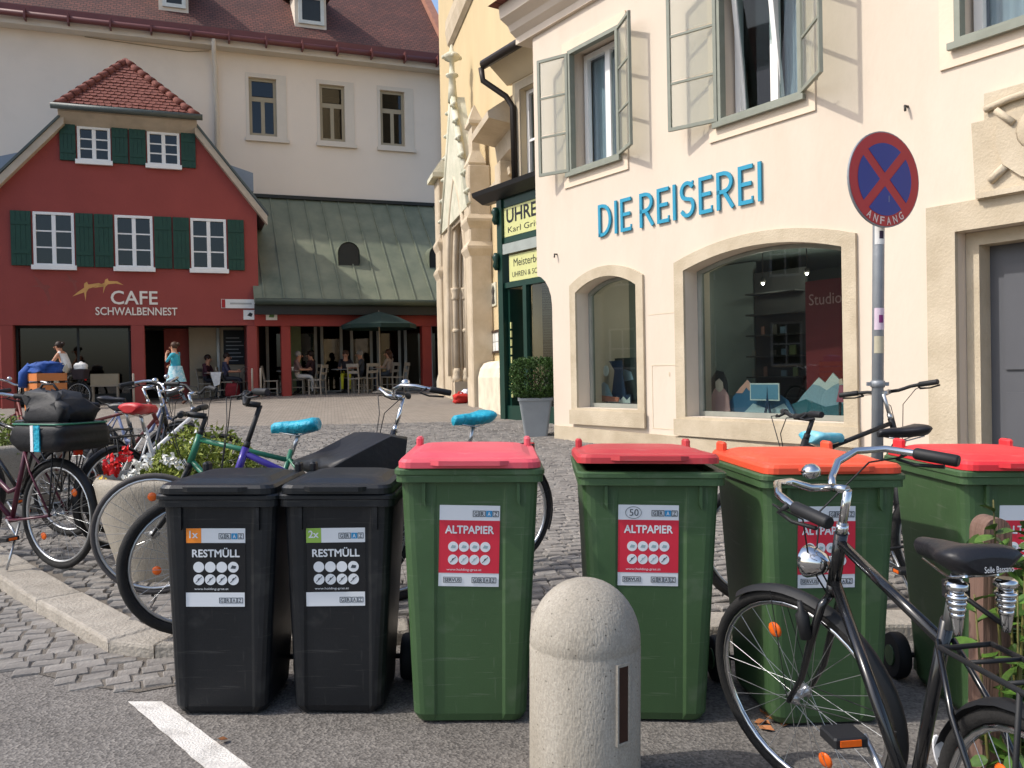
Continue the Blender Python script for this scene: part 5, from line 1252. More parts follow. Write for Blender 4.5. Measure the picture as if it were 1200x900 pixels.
face = obj('red_face', MB().prism([(rs*.975*math.cos(a*math.pi/24),rs*.975*math.sin(a*math.pi/24)) for a in range(48)], -.0105,-.0085), m_sred, plate)
rb_ = rs*.755
for q in range(4):
    # blue quarters left between the crossed red bars
    a0 = q*90+10.5; a1 = q*90+79.5; hb = rs*.10
    mid = R_(q*90+45); apex = (hb*math.sqrt(2)*math.cos(mid), hb*math.sqrt(2)*math.sin(mid))
    off = math.degrees(math.asin(hb/rb_))
    pts = [apex] + [(rb_*math.cos(R_(q*90+off+(90-2*off)*k/10)), rb_*math.sin(R_(q*90+off+(90-2*off)*k/10))) for k in range(11)]
    c45, s45 = math.cos(R_(45)), math.sin(R_(45))
    pts = [(x*c45-y*s45, x*s45+y*c45) for x,y in pts]
    obj('blue_quarter', MB().prism(pts, -.0125,-.0107), m_sblu, plate)
for i, c in enumerate('ANFANG'):
    a = R_(-90 + (i-2.5)*12.5); rr = rs*.86
    mb = text_mesh(c, .048, .036, .0005, .02); mb.xf(Matrix.Translation((rr*math.cos(a), -.0125, rr*math.sin(a))) @ Matrix.Rotation(-(a+math.pi/2),4,'Y') @ Matrix.Translation((0,0,-.024)))
    obj('letter', mb, m_swh, plate)
zb1 = at(1026,450,5.5).z-gp_
obj('clamp', MB().lathe([(.038,-.022),(.044,-.02),(.044,.02),(.038,.022)], 16, (0,0,zb1)).box(-.07,.07,-.008,.008,zb1-.012,zb1+.012), m_pole, sr_)
obj('clamp', MB().lathe([(.038,-.022),(.044,-.02),(.044,.02),(.038,.022)], 16, (0,0,cz_-.12)).box(-.03,.03,-.088,-.03,cz_-.14,cz_-.10), m_pole, sr_)
for (py, hh, c, nm) in ((276,.12,'d6d6d2','sticker'),(374,.14,'cbb8c4','sticker'),(404,.11,'b3ab92','sticker')):
    z = at(1026,py,5.5).z-gp_
    secs = [[(.0375*math.cos(R_(a)),.0375*math.sin(R_(a)),zz) for a in range(-150,-20,13)] for zz in (z-hh/2,z+hh/2)]
    so = obj(nm, MB().loft(secs, False, closed=False), M('sticker_'+c, c, rough=.5), sr_)
    if py != 404:
        secs = [[(.038*math.cos(R_(a)),.038*math.sin(R_(a)),z+zz) for a in (-105,-90,-75,-60)] for zz in (-.025,.025)]
        obj('sticker_mark', MB().loft(secs, False, closed=False), M('mark_dark','32243c') if py == 276 else M('mark_purple','7a2f6a'), so)
# ================================================================ bicycles
m_tyre = M('tyre_rubber', '1d1c1b', rough=.85, var=.25, scale=12, bump=.2, bscale=120)
m_tyreg = M('tyre_grey', '4a4644', rough=.85, var=.2, scale=12)
m_alu = M('aluminium', 'b9bbbc', rough=.3, var=.08, metal=.85); m_chrome = M('chrome', 'c8cacb', rough=.12, var=.03, metal=1.0)
m_spoke = M('spoke_steel', 'a9abac', rough=.3, metal=.8)
m_bkp = M('black_gloss', '121315', rough=.22, var=.1, spec=.5, coat=.3); m_bkm = M('black_matt', '17181a', rough=.6, var=.2, scale=8)
m_orf = M('orange_reflector', 'd8601a', rough=.25, var=.1, scale=30); m_rrf = M('red_reflector','b02018',rough=.25)
m_leath = M('saddle_vinyl', '1b1b1f', rough=.45, var=.12, scale=10, bump=.08, bscale=90)
m_turq = M('saddle_turquoise', '1f9cb5', rough=.45, var=.25, scale=14, bump=.8, bscale=38); m_redc = M('saddle_red','b8262a',rough=.45,var=.15,scale=14,bump=.2,bscale=18)
_WH = {}
def wheel_meshes(r, tw, rimmat, tyremat):
    k = (r, tw, rimmat.name, tyremat.name)
    if k in _WH: return _WH[k]
    def circ(R, n=40): return [(R*math.cos(2*math.pi*i/n), 0, R*math.sin(2*math.pi*i/n)) for i in range(n)]
    ty = MB().tube(circ(r-tw), tw, 8, closed=True).mesh('tyre'); ty.materials.append(tyremat)
    rm = MB().tube(circ(r-2*tw-.006), .012, 6, closed=True, squash=.8).mesh('rim'); rm.materials.append(rimmat)
    sp_ = MB(); Rr = r-2*tw-.012
    for i in range(28):
        a = 2*math.pi*i/28; s_ = 1 if i % 2 else -1; b = a + (.9 if (i//2) % 2 else -.9)
        sp_.tube([(.02*math.cos(b), s_*.028, .02*math.sin(b)), (Rr*math.cos(a), 0, Rr*math.sin(a))], .0013, 3, False)
    sp_ = sp_.mesh('spokes'); sp_.materials.append(m_spoke)
    hb = MB().tube([(0,-.05,0),(0,-.035,0),(0,-.03,0),(0,-.025,0),(0,.025,0),(0,.03,0),(0,.035,0),(0,.05,0)], [.007,.007,.024,.014,.014,.024,.007,.007], 10).mesh('hub'); hb.materials.append(m_alu)
    _WH[k] = (rm, ty, sp_, hb); return _WH[k]
def saddle_mesh(L=.27, puff=0.0):
    secs = []
    for t, hw, zz, th in ((0,.014,-.008,.03),(.06,.024,.0,.042),(.3,.032,.004,.05),(.5,.05,.004,.055),(.68,.088,.010,.06),(.85,.10,.018,.065),(.96,.09,.018,.055),(1,.06,.008,.03)):
        x = .15-L*t; hw += puff*.6; sec = []
        for k in range(12):
            a = 2*math.pi*k/12; sx = math.cos(a); sz = math.sin(a)
            sec.append((x, hw*sx*(1 if sz > -.2 else .85), zz + (th*.35+puff if sz > 0 else th*.75+puff*.5)*sz*(1 if abs(sz) < .9 else .95)))
        secs.append(sec)
    return MB().loft(secs, True, True)
def soft_box(mb, x0,x1,y0,y1,z0,z1, r=.03, seed=0, nz=5, sag=.012):
    rr = random.Random(seed); secs = []
    for k in range(nz+1):
        t = k/nz; ins = r*.6 if k in (0,nz) else 0
        p = rrect(x1-x0-2*ins, y1-y0-2*ins, r, 3, (x0+x1)/2, (y0+y1)/2)
        secs.append([(x+rr.uniform(-sag,sag), y+rr.uniform(-sag,sag), z0+(z1-z0)*t+rr.uniform(-sag,sag)*.6) for x,y in p])
    return mb.loft(secs, True, True)
def bicycle(label, X, Y, head, group=None, steer=0.0, lean=0.0, z=None, wr=.345, tw=.019, frame='diamond', mframe=None, mfork=None, bars='city', seat_h=.95, msaddle=None, cover=None, rack=False, fenders=True, light=False, rimmat=None, tyremat=None, mbar=None, front_box=None, bags=None, reflectors=True, basket=False, springs=False, kick=True, pedal=0.6, mrim=None, seat_dx=0.0, roll=0.0, barz=0.0):
    mframe = mframe or m_bkp; mfork = mfork or mframe; rimmat = rimmat or m_alu; tyremat = tyremat or m_tyre; mbar = mbar or m_chrome
    z0 = gz(X,Y)+.010 if z is None else z
    root = empty('bicycle', (X, Y, z0), 0, label, 'bicycle', group, rot=(lean, roll, head))
    ra = Vector((-.46,0,wr)); fa = Vector((.60,0,wr)); bbk = Vector((0,0,.29))
    ht = Vector((.335,0,.90)); hbm = Vector((.395,0,.735)); ax = (hbm-ht).normalized()
    st = Vector((-.175,0,.80)); 
    S = Matrix.Translation(ht) @ Matrix.Rotation(-steer, 4, ax) @ Matrix.Translation(-ht)
    # frame
    f = MB()
    f.tube([ht, hbm], .019, 10)
    if frame == 'diamond':
        f.tube([ht+ax*.03, st+Vector((.015,0,-.06))], .0145, 10); f.tube([hbm-ax*.02, bbk], .0165, 10)
    elif frame == 'step':
        f.tube([ht+ax*.05, (.22,0,.60), (.02,0,.47), (-.075,0,.50)], .016, 10); f.tube([hbm-ax*.01, (.24,0,.47), bbk], .017, 10)
    elif frame == 'slope':
        f.tube([ht+ax*.03, Vector((-.12,0,.62))], .017, 10); f.tube([hbm-ax*.02, bbk], .021, 10)
    f.tube([bbk, st], .0155, 10)
    for sy in (-1,1):
        f.tube([(-.01,sy*.035,.29),(-.12,sy*.045,.30),(ra.x,sy*.062,ra.z)], .0085, 6)
        f.tube([(st.x+.012,sy*.018,st.z-.05),(-.26,sy*.05,.62),(ra.x,sy*.062,ra.z)], .0075, 6)
    f.tube([(0,-.036,.29),(0,.036,.29)], .022, 10)
    fo = obj('frame', f, mframe, root)
    # fork
    k = MB(); k.tube([hbm-ax*.005, hbm+ax*.03], .02, 10)
    for sy in (-1,1):
        k.tube([hbm+ax*.028+Vector((0,sy*.01,0)), hbm+ax*.05+Vector((0,sy*.048,0)), (.48,sy*.052,.55), (.53,sy*.054,.44), (fa.x,sy*.056,fa.z)], [.013,.013,.012,.010,.008], 8)
    k.xf(S); obj('fork', k, mfork, root)
    # wheels
    rimm, tyr, spk, hub = wheel_meshes(wr, tw, mrim or rimmat, tyremat)
    for Mx in (Matrix.Translation(ra), S @ Matrix.Translation(fa)):
        wo_ = obj('wheel', rimm, None, root); wo_.matrix_basis = Mx @ Matrix.Rotation(rnd.uniform(0,6), 4, 'Y')
        obj('tyre', tyr, None, wo_); obj('spokes', spk, None, wo_); obj('hub', hub, None, wo_)
        if reflectors:
            a = rnd.uniform(0,6)
            for q in (a, a+math.pi): obj('reflector', MB().ball((.21*math.cos(q),0,.21*math.sin(q)), .026,.008,.026,8,6), m_orf, wo_)
    # mudguards
    if fenders:
        def guard(c, a0, a1, Mx, R):
            secs = []
            for i in range(19):
                a = R_(a0+(a1-a0)*i/18); ca, sa = math.cos(a), math.sin(a)
                secs.append([(c.x+(R-.012)*ca, -.026, c.z+(R-.012)*sa),(c.x+R*ca,-.012,c.z+R*sa),(c.x+(R+.003)*ca,0,c.z+(R+.003)*sa),(c.x+R*ca,.012,c.z+R*sa),(c.x+(R-.012)*ca,.026,c.z+(R-.012)*sa)])
            mb = MB().loft(secs, False, True, closed=False)
            am = R_((a0*.25+a1*.75)); 
            for sy in (-1,1): mb.tube([(c.x+(R-.01)*math.cos(am),sy*.026,c.z+(R-.01)*math.sin(am)),(c.x,sy*.06,c.z)], .002, 4, False)
            mb.xf(Mx); obj('mudguard', mb, m_bkm if fenders is True else fenders, root)
        guard(ra, 25, 205, Matrix.Identity(4), wr+.014); guard(fa, 95, 210, S, wr+.014)
        guard(fa, 60, 96, S, wr+.014)
    # bars and stem
    hz = 1.03+barz
    top = ht - ax*(hz-.90)/.94
    sm = MB(); sm.tube([ht-ax*-.01, top], .0125, 10); sm.tube([ht+ax*.005, ht-ax*.03], .017, 10)
    b = MB(); gr = []
    if bars == 'city':
        c = top + Vector((.05,0,.005)); sm.tube([top, c], .013, 8)
        half = [(0,0,0),(.035,.05,.012),(.05,.11,.045),(.035,.18,.06),(-.02,.245,.05),(-.09,.275,.03),(-.20,.295,.005)]
    elif bars == 'flat':
        c = top + Vector((.10,0,.015)); sm.tube([top, c], .017, 8)
        half = [(0,0,0),(0,.06,.0),(-.005,.14,.015),(-.02,.22,.018),(-.035,.31,.018)]
    elif bars == 'riser':
        c = top + Vector((.07,0,.01)); sm.tube([top, c], .015, 8)
        half = [(0,0,0),(0,.05,.0),(-.01,.12,.05),(-.03,.20,.055),(-.06,.30,.05)]
    for sy in (-1,1):
        pts = [c+Vector((p[0],p[1]*sy,p[2])) for p in half]
        b.tube(pts, .011, 8)
        g0 = pts[-2] if bars == 'city' else pts[-2].lerp(pts[-1], -.25); g1 = pts[-1] + (pts[-1]-pts[-2]).normalized()*.008
        gm_ = MB().tube([g0, g0.lerp(g1,.05), g0.lerp(g1,.95), g1], [.015,.0175,.0175,.015], 10); gm_.xf(S); gr.append(gm_)
        # brake lever and cable
        lv = MB(); d0 = g0 + (pts[-2]-pts[-1])*.15; fwdv = Vector((.05,0,-.028))
        lv.tube([d0, d0+fwdv*.8, d0+fwdv+(pts[-1]-pts[-2]).normalized()*.06, d0+fwdv*.7+(pts[-1]-pts[-2]).normalized()*.13], [.010,.007,.005,.006], 6)
        lv.xf(S); gr.append(('lever', lv))
        cb_ = MB().tube([d0+fwdv*.6, d0+Vector((.10,-.05*sy,-.02)), c+Vector((.09,.04*sy,-.09)), hbm+Vector((.06,.015*sy,.06)), hbm+Vector((.02,0.012*sy,-.02))], .0028, 5); cb_.xf(S); gr.append(('cable', cb_))
    b.xf(S); sm.xf(S)
    bo_ = obj('handlebar', b, mbar if bars == 'city' else m_bkm, root); obj('stem', sm, mbar, root)
    for g_ in gr:
        if isinstance(g_, tuple): obj('brake_lever' if g_[0] == 'lever' else 'brake_cable', g_[1], m_bkm if g_[0] == 'cable' or bars != 'city' else m_bkm, bo_)
        else: obj('grip', g_, m_bkm, bo_)
    if bars == 'city':
        bl = MB().ball((c.x-.02, .10, c.z+.075), .027,.027,.022,10,6); bl.xf(S); obj('bell', bl, m_chrome, bo_)
    # saddle
    sd = Vector((-.215+seat_dx,0,seat_h))
    obj('seat_post', MB().tube([st-Vector((0,0,.02)), sd-Vector((0,0,.045))], .013, 8), m_alu, root)
    so = obj('saddle', saddle_mesh(.27, .012 if cover else 0), cover or msaddle or m_leath, root, sd, None, (1,.88,1) if springs else None)
    obj('saddle_rails', MB().tube([(.10,.022,-.03),(.0,.022,-.05),(-.09,.04,-.025)], .004, 5).tube([(.10,-.022,-.03),(.0,-.022,-.05),(-.09,-.04,-.025)], .004, 5), m_chrome, so)
    if springs:
        for sy in (-1,1):
            ms = MB(); tz = -.035
            ms.lathe([(.018,0),(.026,-.006),(.026,-.016),(.020,-.020)], 12, (-.085,sy*.062,tz))
            for j in range(4): ms.lathe([(.022-.002*j,-.028-.013*j),(.026-.003*j,-.033-.013*j),(.022-.002*j,-.039-.013*j)], 12, (-.085,sy*.062,tz), cap=True)
            ms.lathe([(.017,-.02),(.017,-.06),(.012,-.10),(.009,-.115)], 12, (-.085,sy*.062,tz))
            obj('saddle_spring', ms, m_chrome, so)
        obj('saddle_bracket', MB().tube([(-.085,-.062,-.14),(-.02,-.02,-.10),(.0,0,-.085),(-.02,.02,-.10),(-.085,.062,-.14)], .006, 6).box(-.02,.03,-.02,.02,-.10,-.06), m_bkm, so)
    # drive
    cr_ = MB(); cr_.tube([(0,-.052,.29),(0,-.048,.29)], .09, 24); 
    co_ = obj('chainring', cr_, m_alu, root)
    for sy, a in ((-1,pedal),(1,pedal+math.pi)):
        e = Vector((.17*math.cos(a), sy*.075, .29+.17*math.sin(a)))
        pm = MB().tube([(0,sy*.04,.29),(e.x,sy*.065,e.z)], [.011,.008], 8)
        pa = obj('crank', pm, m_alu, root)
        obj('pedal', MB().cbox(e.x-.045,e.x+.045,min(e.y,e.y+sy*.09),max(e.y,e.y+sy*.09),e.z-.013,e.z+.013,.005), m_bkm, pa)
        for sx in (-1,1): obj('pedal_reflector', MB().box(e.x+sx*.046-.002,e.x+sx*.046+.002,min(e.y+sy*.02,e.y+sy*.075),max(e.y+sy*.02,e.y+sy*.075),e.z-.008,e.z+.008), m_orf, pa)
    chn = MB().tube([(.0,-.05,.375),(-.46,-.05,wr+.035)], .004, 4).tube([(.0,-.05,.205),(-.46,-.05,wr-.035)], .004, 4); obj('chain', chn, m_bkm, root)
    if kick: obj('kickstand', MB().tube([(-.12,.03,.28),(-.16,.12,.10),(-.17,.16,.0)], .008, 6), m_alu, root)
    if rack:
        rk_ = MB(); zr_ = 2*wr+.07
        for sy in (-1,1):
            rk_.tube([(-.24,sy*.06,zr_),(-.62,sy*.06,zr_),(-.64,sy*.05,zr_)], .006, 6); rk_.tube([(-.50,sy*.06,zr_),(ra.x,sy*.068,ra.z)], .006, 6); rk_.tube([(-.62,sy*.06,zr_),(ra.x,sy*.068,ra.z)], .005, 6)
        rk_.tube([(-.24,-.06,zr_),(-.19,0,zr_-.02),(-.24,.06,zr_)], .006, 6); rk_.tube([(-.64,-.05,zr_),(-.64,.05,zr_)], .006, 6)
        for xx in (-.34,-.46,-.56): rk_.tube([(xx,-.06,zr_),(xx,.06,zr_)], .005, 6)
        ro_ = obj('rack', rk_, m_bkm, root); obj('rear_light', MB().cbox(-.665,-.645,-.03,.03,zr_-.03,zr_+.01,.004), m_rrf, ro_)
    if light:
        lm = MB().lathe([(.008,-.07),(.03,-.055),(.045,-.02),(.050,.0),(.046,.004)], 16); lm.xf(Matrix.Translation((.47,0,.80)) @ Matrix.Rotation(R_(90),4,'Y')); lm.tube([(.40,0,.79),(.44,0,.79)], .008, 6); lm.xf(S)
        lo_ = obj('headlight', lm, m_chrome, root)
        ln_ = MB().lathe([(.044,0),(.03,.008),(.004,.012)], 16); ln_.xf(S @ Matrix.Translation((.475,0,.80)) @ Matrix.Rotation(R_(90),4,'Y')); obj('lens', ln_, M('lamp_lens','cfd3d3',rough=.1), lo_)
    if front_box:
        fb = MB()
        prof = [(-.02,.0),(.40,.0),(.44,.05),(.30,.10),(.06,.20),(-.05,.17)]
        secs = []
        for j, yy in enumerate((-.26,-.22,-.08,.08,.22,.26)):
            s_ = .9 if j in (0,5) else 1.0
            secs.append([(.42+(x-.18)*s_+.18+rnd.uniform(-.01,.01), yy, .70+(zz-.1)*s_+.1+rnd.uniform(-.012,.012)) for x,zz in prof])
        fb.loft(secs, True, True); obj('covered_box', fb, front_box, root)
    if basket:
        kb_ = MB(); z1 = .98
        for j in range(4): kb_.tube([(x+.52,y,z1-.22+.07*j) for x,y in rrect(.24+.02*j,.30+.02*j,.04,3)], .004, 4, closed=True)
        for j in range(16):
            a = rrect(.24,.30,.04,3)[j]; a2 = rrect(.30,.36,.04,3)[j]; kb_.tube([(a[0]+.52,a[1],z1-.22),(a2[0]+.52,a2[1],z1)], .003, 4, False)
        kb_.xf(S); obj('basket', kb_, m_bkm, root)
    return root, S
# the black city bicycle in the foreground
hdg = math.atan2(.9967, -.081)
fbk, Sf = bicycle('black city bicycle with chrome bars and sprung saddle by the bollard', .975, 2.10, hdg, steer=R_(30), lean=R_(-1), z=road_z(.97)-.0, frame='diamond', bars='city', springs=True, light=True, rack=True, seat_h=.955, reflectors=True, pedal=-2.25, mrim=m_chrome, tw=.018, roll=0)
lbm = MB().tube([(.0,0,-.05),(0,0,-.045),(0,0,.045),(0,0,.05)], [.010,.013,.013,.010], 12, squash=1)
stk = obj('lock_badge', MB().loft([[(x*s_*.016,y_,z_*s_*.05) for x,z_ in [(math.cos(a*.4488),math.sin(a*.4488)) for a in range(14)]] for s_,y_ in ((1,0),(1,-.004),(.95,-.005))]), M('badge_white','dedede',rough=.4), fbk, (-.13,.0,.47), (0,R_(-14),R_(-90)))
text('lettering','ABUS',.015,m_black,stk,.004,-.0058,-.026,.052,ext=.0003,rot=(0,R_(-90),0))
obj('lock', MB().tube([(-.33,.10,.40),(-.33,-.10,.40)], [.021,.021], 12).tube([(-.33,.12,.40),(-.33,.10,.40)], .023, 12), m_bkm, fbk)
for j in range(4): obj('lock_dial', MB().tube([(-.33,.015+.012*j,.40),(-.33,.024+.012*j,.40)], .0235, 12), m_alu, fbk)
dyn = MB().lathe([(.006,-.05),(.018,-.045),(.020,.03),(.010,.04),(.008,.07)], 10); dyn.xf(Sf @ Matrix.Translation((.47,.07,.63))); obj('dynamo', dyn, m_bkm, fbk)
fs_ = [c for c in fbk.children if c.name.startswith('saddle') and not c.name.startswith('saddle_')][0]
text('lettering','Selle Bassano',.013,M('badge_white','dedede'),fs_,-.131,-.012,-.010,.072,ext=.0005,rot=(0,0,R_(-90)))

# bicycles standing on the square
G1 = 'bicycles parked on the square'
def hd(v): return math.atan2(v[1], v[0])
m_grn = M('frame_green','2a6b52',rough=.35,var=.05); m_wht = M('frame_white','d4d3cf',rough=.3,var=.04); m_pur = M('frame_purple','3c2f86',rough=.3,var=.06); m_pink = M('frame_pink','4d1a2c',rough=.35); m_bro = M('frame_rust','6a2f2a',rough=.5)
def bb_from_front(fr, h): return (fr[0]-h[0]*.6, fr[1]-h[1]*.6)
def bb_from_rear(re_, h): return (re_[0]+h[0]*.46, re_[1]+h[1]*.46)
h = Vector((-1,-.04)).normalized(); p = bb_from_front((-2.03,4.80), h)
bicycle('green framed bicycle with bright turquoise saddle cover behind the black bins', p[0], p[1], hd(h), G1, steer=R_(6), frame='diamond', mframe=m_grn, mfork=m_bkm, bars='flat', cover=m_turq, seat_h=.93, tw=.015, tyremat=m_tyreg, fenders=False, mbar=m_bkm, barz=-.03)
h = Vector((-.86,-.50)).normalized(); p = bb_from_front((-1.575,4.16), h)
bicycle('purple framed bicycle with fat black tyre beside the kerb', p[0], p[1], hd(h), G1, steer=R_(-6), frame='slope', mframe=m_pur, mfork=m_pur, bars='riser', seat_h=.74, fenders=False, tw=.026, mbar=m_bkm, barz=.08)
h = Vector((.33,.94)).normalized(); p = bb_from_rear((-2.72,5.82), h)
bicycle('white framed bicycle with red saddle cover beyond the concrete planter', p[0], p[1], hd(h), G1, steer=R_(-14), frame='slope', mframe=m_wht, mfork=m_alu, bars='riser', cover=m_redc, seat_h=.94, rack=True, tw=.018, fenders=True)
h = Vector((-.90,.43)).normalized(); p = bb_from_rear((-2.90,5.42), h)
bp_, _ = bicycle('dark wine bicycle with a black bag stack on its rear rack', p[0], p[1], hd(h), G1, steer=R_(20), frame='step', mframe=m_pink, bars='city', seat_h=.93, rack=True, tw=.020)
hpan = hd(h)
hfar = Vector((-.75,.66)).normalized(); pf = bb_from_rear((-5.0,9.15), hfar)
bf_, _ = bicycle('dark bicycle with chrome swept handlebar and tall orange crate', pf[0], pf[1], hd(hfar), G1, steer=R_(-10), frame='step', mframe=m_bro, bars='city', seat_h=.92, rack=True)
bicycle('plain black bicycle standing behind the bag laden bicycle', -3.75, 6.49, hd((-.87,.30)), G1, steer=R_(15), frame='diamond', bars='flat', seat_h=.93, rack=True, tw=.021)
bicycle('black bicycle with chrome swept bars close behind the white bicycle', -2.96, 6.80, hd((.1,.99)), G1, steer=R_(-25), frame='step', bars='city', seat_h=.92, rack=True)
bicycle('old rust red bicycle at the far end of the parked row', -3.6, 7.6, hd((.9,.3)), G1, steer=R_(10), frame='diamond', mframe=m_bro, bars='flat', seat_h=.90)
bicycle('blue grey bicycle with white grips standing beyond the red saddle', -3.75, 8.4, hd((.93,-.2)), G1, steer=R_(-12), frame='step', mframe=M('frame_bluegrey','6d7796',rough=.4), bars='city', seat_h=.90)
h = Vector((-.80,-.60)).normalized()
bicycle('black town bicycle with covered front box and blue green saddle cover', -.41, 5.08, hd(h), G1, steer=R_(-8), frame='step', bars='city', cover=m_turq, seat_h=.945, front_box=M('tarp_black','15161a',rough=.5,var=.2,scale=6,bump=.2,bscale=15), rack=True, barz=.06)
bicycle('black mountain bicycle with flat bar beside the orange lidded bin', 1.93, 4.66, hd((-.93,-.04)), G1, steer=R_(-3), frame='slope', mframe=m_bkm, bars='flat', seat_h=.93, tw=.026, fenders=False, mbar=m_bkm, barz=-.02)
m_tw = M('saddle_white_turq','8fc4cf',rough=.4,scale=6,col2='1fa3bd')
bicycle('dark bicycle with white and turquoise saddle cover beside the sign pole', 2.12, 5.36, hd((.62,.25)), G1, steer=R_(24), frame='diamond', mframe=m_bkm, bars='flat', cover=m_tw, seat_h=.80, tw=.022, mbar=m_alu, barz=.03)
# loads: lift-off things
def on_bike(bike, loc):
    bpy.context.view_layer.update(); return bike.matrix_world @ Vector(loc)
m_bag = M('bag_black','15161a',rough=.6,var=.2,scale=8,bump=.15,bscale=30)
r = empty('pannier_bag', on_bike(bp_, (-.48,0,.765)), hpan, 'flat black bag with turquoise strap lying on the rack', 'bag')
obj('bag', soft_box(MB(), -.26,.22,-.19,.19,0,.17, .05, 5), m_bag, r)
obj('piping', MB().tube([(x,y,.165) for x,y in rrect(.46,.36,.05,3,-.02,0)], .006, 5, closed=True), m_grn, r)
for sy in (-1,1):
    obj('strap', MB().box(-.10,-.05,sy*.203-.004,sy*.203+.004,.0,.16), m_turq, r); obj('strap', MB().box(-.045,-.02,sy*.204-.004,sy*.204+.004,.0,.16), M('badge_white','dedede'), r)
r = empty('crumpled_bag', on_bike(bp_, (-.50,0,.925)), hpan, 'crumpled tall black bag on top of the flat bag', 'bag')
obj('bag', MB().loft([[(x*s_+dx+rnd.uniform(-.025,.025), y*s_+rnd.uniform(-.025,.025), z_+rnd.uniform(-.015,.015)) for x,y in rrect(.40,.27,.07,4)] for s_,dx,z_ in ((.85,0,0),(.98,0,.04),(1.0,-.01,.08),(.92,.02,.12),(.82,.04,.16),(.7,.07,.195),(.45,.1,.215))], True, True), m_bag, r)
obj('handle', MB().tube([(.05,-.04,.19),(.10,-.03,.25),(.16,.0,.25),(.20,.03,.17)], .008, 6), m_bag, r)
hc = hd(hfar); c_ = on_bike(bf_, (-.46,0,.765))
r = empty('carry_crate', c_, hc, 'tall orange slatted crate strapped on a bicycle rack', 'crate')
m_cr = M('crate_orange','c87840',rough=.7)
for k in range(4):
    zz = .105*k; obj('slat', MB().box(-.18,.18,-.15,-.135,zz,zz+.08).box(-.18,.18,.135,.15,zz,zz+.08).box(-.18,-.165,-.134,.134,zz,zz+.08).box(.165,.18,-.134,.134,zz,zz+.08), m_cr, r)
for sx in (-1,1):
    for sy in (-1,1): obj('corner_post', MB().box(sx*.155-.012,sx*.155+.012,sy*.125-.012,sy*.125+.012,-.005,.41), M('strap_dark','352019'), r)
obj('floor', MB().box(-.165,.165,-.134,.134,-.005,.01), m_cr, r)
r = empty('jacket', c_+Vector((0,0,.37)), hc, 'blue jacket bundled on top of the orange crate', 'jacket')
m_jk = M('jacket_blue','274a8c',rough=.8,var=.3,scale=9,bump=.4,bscale=12)
obj('bundle', soft_box(MB(), -.16,.16,-.14,.14,0,.15,.11,31,6,.03), m_jk, r); obj('sleeve', MB().tube([(.08,.10,.10),(.12,.17,.02),(.10,.19,-.12)], [.06,.055,.045], 8), m_jk, r)
# ================================================================ plants
def leaves(mb, centers, size, rr, fold=.25, up=.3, asp=.5):
    for c in centers:
        d = Vector((rr.gauss(0,1), rr.gauss(0,1), rr.gauss(0,1)+up)).normalized(); s_ = size*rr.uniform(.7,1.3)
        t = d.cross(Vector((rr.gauss(0,1),rr.gauss(0,1),rr.gauss(0,1)))).normalized(); n = d.cross(t)
        c = Vector(c); a = c-t*s_*.5; b = c+t*s_*.5
        mb.add([a, c+n*s_*asp*.5+d*s_*fold*.4, b, c-n*s_*asp*.5+d*s_*fold*.4, c-d*s_*.02], [(0,4,1),(4,2,1),(0,3,4),(4,3,2)])
    return mb
def foliage(name, c1, c2, rough=.6): return M(name, c1, rough=rough, scale=16, col2=c2, spec=.3)
rr = random.Random(5)
# clipped box shrub in grey pot
pp = at(628, 512, 12.9); pz = gz(pp.x, 12.9)
r = empty('plant_pot', (pp.x, 12.9, pz), 0, 'tall grey tapered pot outside the green shop front', 'pot')
sq = lambda h,z: [(x,y,z) for x,y in rrect(2*h,2*h,.03,2)]
obj('pot', MB().loft([sq(.17,0),sq(.245,.54),sq(.262,.54),sq(.262,.58),sq(.235,.58),sq(.23,.5)]), M('pot_grey','8d9192',rough=.6,var=.08), r)
r2 = empty('box_shrub', (pp.x, 12.9, pz+.52), 0, 'clipped dark green box shrub in the tall grey pot', 'shrub')
cs = []
for k in range(5200):
    a, b_, c = rr.uniform(-1,1), rr.uniform(-1,1), rr.uniform(-1,1); e = (abs(a)**4+abs(b_)**4+abs(c)**4)**.25
    s_ = rr.uniform(.72,1.04)+.05*math.sin(5*a+3*c)*math.cos(4*b_)
    cs.append((a/e*s_*.365, b_/e*s_*.365, .36+c/e*s_*.30))
obj('crown', leaves(MB(), cs, .045, rr), foliage('box_leaf','1c3310','3f5c22'), r2)
obj('stem', MB().tube([(0,0,-.05),(.01,0,.2),(-.01,.01,.5)], [.02,.018,.008], 6).tube([(0,0,.1),(.12,.05,.4)], .01, 5).tube([(0,0,.1),(-.12,-.06,.42)], .01, 5), M('bark','4a3a2a',rough=.9), r2)
# round concrete planter with flowers
cp = Vector((-2.10, 5.40, 0)); cp.z = gz(cp.x, cp.y)
r = empty('concrete_planter', cp, 0, 'round pale concrete planter full of flowers among bicycles', 'planter')
obj('bowl', MB().lathe([(.36,-.02),(.38,.02),(.46,.30),(.50,.52),(.51,.57),(.49,.60),(.45,.60),(.42,.55),(.41,.50),(.0001,.50)], 40, cap=False), concrete('planter_concrete','968e81','aca496'), r)
obj('soil', MB().lathe([(.0001,.525),(.42,.52),(.42,.50)], 20, cap=False), M('soil','2f261d',rough=.95), r)
r2 = empty('flowering_plants', cp+Vector((0,0,.5)), 0, 'bushy yellow green plants overflowing the round concrete planter', 'plant')
cs = []
for k in range(2600):
    a = rr.uniform(0,6.283); q = rr.uniform(0,1)**.5; hgt = .36*(1-q*q)+.05
    cs.append((.42*q*math.cos(a)+.10, .40*q*math.sin(a)+.05, .0+.9*hgt*rr.uniform(.25,1.05)+.05*math.sin(3*a)))
